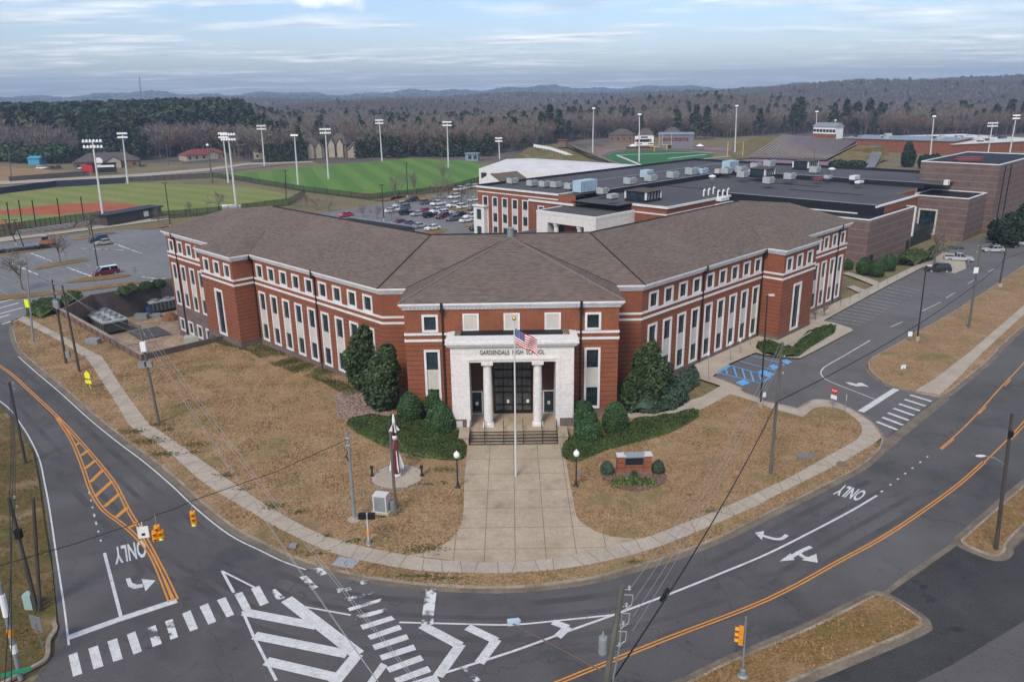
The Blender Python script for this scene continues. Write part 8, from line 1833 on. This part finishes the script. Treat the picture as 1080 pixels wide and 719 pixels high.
for k, dz_ in enumerate((-.2, -1.0, -1.8)): wire('roadside_cable', T['p5'] + V3(0, 0, dz_), T['p6'] + V3(0, 0, dz_), .7, .03, 'wire_dark', 'dark cable between the two leaning roadside poles on the left', 'cables on the left roadside')
wire('roadside_cable', T['p5'] + V3(0, 0, -.5), V3(-90, 108, 9), .6, .03, 'wire_dark', 'dark cable running from the upper leaning pole off the left edge')
for k in range(2): wire('roadside_cable', T['p6'] + V3(0, 0, -.3 - k), V3(-22.5, 27 - k, 7.5), .5, .03, 'wire_dark', 'dark cable from the lower leaning pole to below the picture', 'lower roadside cables')
sw0 = T['p8'] + V3(0, 0, -.7); tops = [s2 + V3(0, 0, 1.45), s1 + V3(0, 0, 1.45), s3 + V3(0, 0, .9)]
seq = [sw0] + tops + [at(0, 596, 7.9)]
g = MB()
for a_, b_ in zip(seq, seq[1:]): g.tube([a_, (a_ + b_) / 2 - V3(0, 0, .12 if a_ is not sw0 else .35), b_], .03, 5, cap=False)
q0 = seq[-1]; g.tube([q0, q0 + (q0 - seq[-2]).normalized() * 20 + V3(0, 0, .8)], .03, 5)
tag(g.build('signal_span_wire', M['wire_dark']), 'dark span wire carrying the hanging traffic signals across the left road', 'wire')
wire('guy_wire', T['p9'] + V3(0, 0, -.2), at(432, 500), .02, .012, 'wire_light', 'thin stay from the wooden pole down to the lawn')
g = MB(); q = at(553, 660.5, .1); a_, b_ = at(553, 662, 0.02), at(632, 704, .02); g.tube([at(540, 657, 6.5), at(633, 706, 5.5)], .04, 5); tag(g.build('service_cable', mat('brown_cable', (.12, .08, .06), .7)), 'brown service cable reaching the bottom pole', 'wire')
c = at(541.5, 655.5, 6.5); g = MB(); g.obox(c, (.35, .05, 0), (-.02, .16, 0), (0, 0, .14)); g.tube([c, c + V3(.4, .1, 0)], .12, 8); e = g.build('street_lamp_head', M['hvac_blue']); tag(e, 'pale street lamp head hanging at the end of the brown cable', 'lamp')

# ================================================================== VEHICLES
def car_proto(kind, lab):
    e = empty('parked_car', lab, 'car', (0, 0, 0)); P = dict(
        sedan=([(-2.3, .35), (-2.32, .75), (-2.15, .95), (-1.5, 1.0), (.95, .97), (1.9, .86), (2.28, .68), (2.3, .35)], [(-1.75, .98), (-1.15, 1.42), (.25, 1.44), (1.0, .97)]),
        suv=([(-2.35, .4), (-2.38, .95), (-2.3, 1.12), (1.0, 1.1), (2.0, 1.0), (2.35, .8), (2.36, .4)], [(-2.28, 1.1), (-2.05, 1.68), (.15, 1.72), (.95, 1.1)]),
        van=([(-2.6, .4), (-2.62, 1.1), (-2.55, 1.2), (1.5, 1.15), (2.2, 1.0), (2.5, .75), (2.5, .4)], [(-2.55, 1.18), (-2.4, 1.85), (.9, 1.85), (1.75, 1.13)]),
        pickup=([(-2.8, .45), (-2.82, 1.0), (-2.7, 1.08), (1.3, 1.1), (2.5, 1.05), (2.75, .85), (2.78, .45)], [(-.75, 1.08), (-.55, 1.75), (.75, 1.75), (1.4, 1.08)]))[kind]
    W = dict(sedan=.9, suv=.95, van=.97, pickup=.98)[kind]
    def loft(prof, w0, w1, nm, m, parent=e):
        n = len(prof); z0, z1 = min(p[1] for p in prof), max(p[1] for p in prof); g = MB()
        vs = []
        for s in (-1, 1):
            for x, z in prof: k = (z - z0) / (z1 - z0); vs.append((x, s * (w0 + (w1 - w0) * k), z))
        g.add(vs, [tuple(range(n)), tuple(range(2 * n - 1, n - 1, -1))] + [(i, n + i, n + (i + 1) % n, (i + 1) % n) for i in range(n)]); return g.build(nm, M[m] if m in M else CARC[m], parent)
    loft(P[0], W, W * .93, 'body', 'white'); gprof = P[1]; loft(gprof, W * .92, W * .74, 'window', 'car_glass')
    xs = [p[0] for p in gprof]; zt = max(p[1] for p in gprof); g = MB(); g.box(gprof[1][0] + .02, -W * .74, zt - .02, gprof[2][0] - .02, W * .74, zt + .05)
    for s in (-1, 1):
        for x0_, x1_ in ((gprof[1][0] + .1, gprof[0][0] + .12), ((gprof[1][0] + gprof[2][0]) / 2,) * 2, (gprof[2][0] - .05, gprof[3][0] - .1)): g.tube([(x0_, s * W * .745, zt), (x1_, s * W * .925, gprof[0][1])], .05, 4)
    g.build('cabin_roof', CARC['white'], e)
    if kind == 'pickup': g = MB(); g.box(-2.6, -W * .78, 1.06, -.95, W * .78, 1.105); g.build('load_bed', M['black'], e)
    ax = dict(sedan=(-1.42, 1.42), suv=(-1.45, 1.45), van=(-1.6, 1.55), pickup=(-1.75, 1.75))[kind]; wr = .34 if kind == 'sedan' else .39
    for x in ax:
        for s in (-1, 1): g = MB(); g.tube([(x, s * (W - .2), wr), (x, s * (W + .015), wr)], wr, 14); o = g.build('wheel', M['tyre'], e); g = MB(); g.tube([(x, s * (W - .02), wr), (x, s * (W + .03), wr)], wr * .62, 10); g.build('rim', M['rim'], o)
    fx = max(p[0] for p in P[0]); rx = min(p[0] for p in P[0])
    for s in (-1, 1): g = MB(); g.box(fx - .22, s * W * .72 - .2, .66, fx + .012, s * W * .72 + .2, .8); g.build('headlight', M['headlamp'], e); g = MB(); g.box(rx - .012, s * W * .76 - .14, .72, rx + .12, s * W * .76 + .14, .92); g.build('tail_light', M['taillamp'], e)
    g = MB(); g.box(fx - .08, -W * .45, .45, fx + .015, W * .45, .62); g.build('grille', M['black'], e)
    return e
cars = {}
A45 = radians(225)
CL = [(318, 210, 'suv', 'white', 'white SUV, front of the cluster left of the big row'), (312, 245, 'sedan', 'white', 'white car at the left end of the middle row'), (372, 203, 'suv', 'silver', 'silver vehicle behind the white SUV cluster'), (400, 222, 'suv', 'grey', 'grey vehicle in the cluster left of the big row'), (420, 262, 'suv', 'black', 'dark SUV between the cluster and the middle row'),
      (505, 270, 'sedan', 'silver', 'silver sedan second in the middle row'), (555, 245, 'sedan', 'red', 'dark red car parked behind the silver sedan'), (600, 282, 'suv', 'black', 'black SUV in the middle row'), (660, 248, 'pickup', 'white', 'white pickup behind the black SUV'), (695, 290, 'suv', 'maroon', 'maroon SUV in the middle row'), (725, 262, 'suv', 'white', 'white SUV behind the maroon one'), (775, 308, 'suv', 'grey', 'grey SUV in the middle row beside a white one'), (825, 275, 'sedan', 'black', 'black car behind the grey SUV'), (880, 318, 'sedan', 'white', 'white car at the right end of the middle row'), (910, 290, 'suv', 'white', 'white vehicle at the brick corner bay'),
      (465, 163, 'suv', 'black', 'black car alone on the left of the back row'), (572, 182, 'suv', 'grey', 'blue grey SUV in the back row beside a white pickup'), (662, 192, 'pickup', 'white', 'long white pickup in the back row'), (778, 205, 'suv', 'white', 'white SUV in the back row right of the pickup'), (855, 215, 'suv', 'white', 'second white SUV in the back row'), (935, 228, 'suv', 'grey', 'grey SUV at the right end of the back row'), (785, 140, 'suv', 'white', 'white SUV on the island row behind reddish trees'), (830, 80, 'pickup', 'white', 'white vehicle in the farthest row'), (880, 68, 'suv', 'silver', 'silver vehicle in the farthest row'), (935, 60, 'sedan', 'white', 'white car at the end of the farthest row'), (935, 160, 'sedan', 'white', 'white car beside the brick block, behind bare trees'),
      (370, 335, 'sedan', 'maroon', 'dark red car half hidden by the ridge'), (430, 345, 'sedan', 'grey', 'dark grey sedan in the front row'), (525, 362, 'sedan', 'silver', 'silver blue sedan in the front row'), (620, 378, 'sedan', 'white', 'white sedan, last of the front row near the ridge'), (955, 378, 'suv', 'black', 'black car tucked against the brick corner bay')]
def put_car(kind, colour, loc, rz, lab, hood=None):
    if kind not in cars: cars[kind] = car_proto(kind, lab); o = cars[kind]
    else: o = dup(cars[kind])
    place(o, loc, rz, 1.0, lab)
    for ch in o.children:
        if ch.name.startswith(('body', 'cabin_roof')):
            ch.material_slots[0].link = 'OBJECT'; ch.material_slots[0].material = CARC[hood if (hood and ch.name.startswith('cabin_roof')) else colour]
    if kind == 'pickup' or kind == 'van': o['category'] = 'pickup' if kind == 'pickup' else 'van'
    return o
for i, (x, y, k, c, lab) in enumerate(CL):
    if i == 0: x, y = 318, 240
    p = at(370 + x / 7.2, 190 + y / 7.2, 0.02); put_car(k, c, p, A45 + (radians(180) if i % 3 == 1 else 0) + rng.normal(0, .02), lab)
put_car('sedan', 'brightred', at(365, 228.5, .02), A45, 'bright red car alone in the car park above the left ridge')
put_car('suv', 'blue', at(104, 255, .02), A45, 'dark blue SUV beside a silver car in the left car park'); put_car('sedan', 'tan', at(110, 258, .02), A45, 'pale silver sedan beside the dark blue SUV'); put_car('van', 'maroon', at(112, 290, .02), A45, 'dark red van with white roof on the near island row', 'white')
DR = radians(45)
put_car('pickup', 'silver', at(1010.5, 275.5, .03), radians(-20), 'silver pickup truck turning round the paved bulb'); put_car('suv', 'grey', at(1004, 267.5, .03), radians(165), 'dark grey SUV parked behind the silver pickup'); put_car('suv', 'black', at(988.5, 287, .04), radians(170), 'black SUV at the end of the reddish bays'); put_car('sedan', 'silver', at(1047.5, 266, .03), radians(178), 'silver sedan driving by the far right of the drive'); put_car('sedan', 'black', at(1062, 261, .03), radians(178), 'dark car just behind the silver sedan'); put_car('sedan', 'silver', at(1081, 259, .03), radians(178), 'pale car cut by the right edge of the picture')
for i, (x, y, c) in enumerate(((44, 178.5, 'white'), (50, 178, 'silver'), (56, 178.5, 'grey'), (86, 178.5, 'white'), (62, 177.5, 'black'))): put_car('pickup' if i % 2 else 'suv', c, at(x, y, .02), radians(10 + i * 30), ('white vehicle next to the turquoise shed', 'silver vehicle in the yard right of the turquoise shed', 'grey vehicle in the yard near the farmhouse', 'white vehicle at the left end of the farmhouse', 'black vehicle nearest the farmhouse in the yard')[i])
# low trailer with orange machine
b = at(24, 265, 0); e = empty('equipment_trailer', 'black low trailer loaded with an orange machine in the left car park', 'trailer', b); d = V3(1, .75, 0).normalized(); n = V3(-d.y, d.x, 0)
g = MB(); g.obox(b + V3(0, 0, .8), d * 8, n * 1.1, V3(0, 0, .12)); g.obox(b - d * 8.5 + V3(0, 0, 1.0), d * .8, n * .9, V3(0, 0, .5)); g.build('deck', M['black'], e)
for k in (-5, -4, 3, 4.2): g = MB(); c = b + d * k; g.tube([c - n * 1.2 + V3(0, 0, .5), c + n * 1.2 + V3(0, 0, .5)], .48, 10); g.build('wheel', M['tyre'], e)
tag_b = b + d * 5.5; e = empty('orange_machine', 'orange tracked machine riding at the front of the low trailer', 'machine', tag_b + V3(0, 0, .95)); g = MB(); g.obox(tag_b + V3(0, 0, 1.8), d * 1.5, n * .9, V3(0, 0, .5)); g.build('body', M['orange'], e); g = MB(); g.obox(tag_b + d * -.3 + V3(0, 0, 2.7), d * .7, n * .7, V3(0, 0, .45)); g.build('cab', M['car_glass'], e); g = MB(); g.tube([tag_b + d * 1.2 + V3(0, 0, 2), tag_b + d * 3 + V3(0, 0, 3.3), tag_b + d * 4 + V3(0, 0, 1.4)], .18, 6); g.build('boom', M['orange'], e)
for s in (-1, 1): g = MB(); g.obox(tag_b + n * s * .8 + V3(0, 0, 1.15), d * 1.6, n * .2, V3(0, 0, .22)); g.build('track', M['tyre'], e)
b = at(245, 222.5, 0); g = MB(); d = V3(1, .2, 0).normalized(); g.tube([b - d * 3 + V3(0, 0, 1.1), b + d * 3 + V3(0, 0, 1.1)], 1.0, 12); o = g.build('field_tarp_roller', M['globe']); tag(o, 'big white tarpaulin roll lying by the ball field fence', 'tarpaulin roll')
for i, (x0, y0, x1, y1) in enumerate(((16, 249.5, 78, 240.5), (80, 241.5, 93, 239))): a_, b_ = at(x0, y0, 0), at(x1, y1, 0); g = MB(); d = (b_ - a_).normalized(); n = V3(-d.y, d.x, 0); 
for i, (x0, y0, x1, y1, lab) in enumerate(((16, 249.5, 77, 241, 'long row of grey aluminium bleachers beside the car park'), (80, 241, 93, 238.8, 'short grey aluminium bleacher next to the long row'))):
    a_, b_ = at(x0, y0, 0), at(x1, y1, 0); d = (b_ - a_); L = d.length; d.normalize(); n = V3(-d.y, d.x, 0); c = (a_ + b_) / 2; e = empty('bleacher', lab, 'bleacher', c)
    for r in range(4): g = MB(); g.obox(c - n * r * .7 + V3(0, 0, .5 + r * .45), d * L / 2, n * .2, V3(0, 0, .05)); g.build('bench_plank', M['hvac'], e)
    for k in range(int(L / 6) + 1):
        g = MB(); p = c + d * (-L / 2 + .3 + k * 6); g.tube([p, p - n * 2.3 + V3(0, 0, 1.8)], .06, 4); g.tube([p - n * 2.3 + V3(0, 0, 1.8), p - n * 2.3], .06, 4); g.build('support', M['galv'], e)
# ================================================================== AIR
hz = MB(); hz.box(-7600, -60, -30, 7600, 7800, 190)
hm = bpy.data.materials.new('haze'); hm.use_nodes = True; t = hm.node_tree; t.nodes.clear()
o_ = t.nodes.new('ShaderNodeOutputMaterial'); v_ = t.nodes.new('ShaderNodeVolumePrincipled')
v_.inputs['Color'].default_value = (0.60, 0.77, 1.0, 1); v_.inputs['Density'].default_value = 0.00020; v_.inputs['Anisotropy'].default_value = 0.1
t.links.new(v_.outputs[0], o_.inputs['Volume'])
hz.build('haze', hm, kind='stuff')
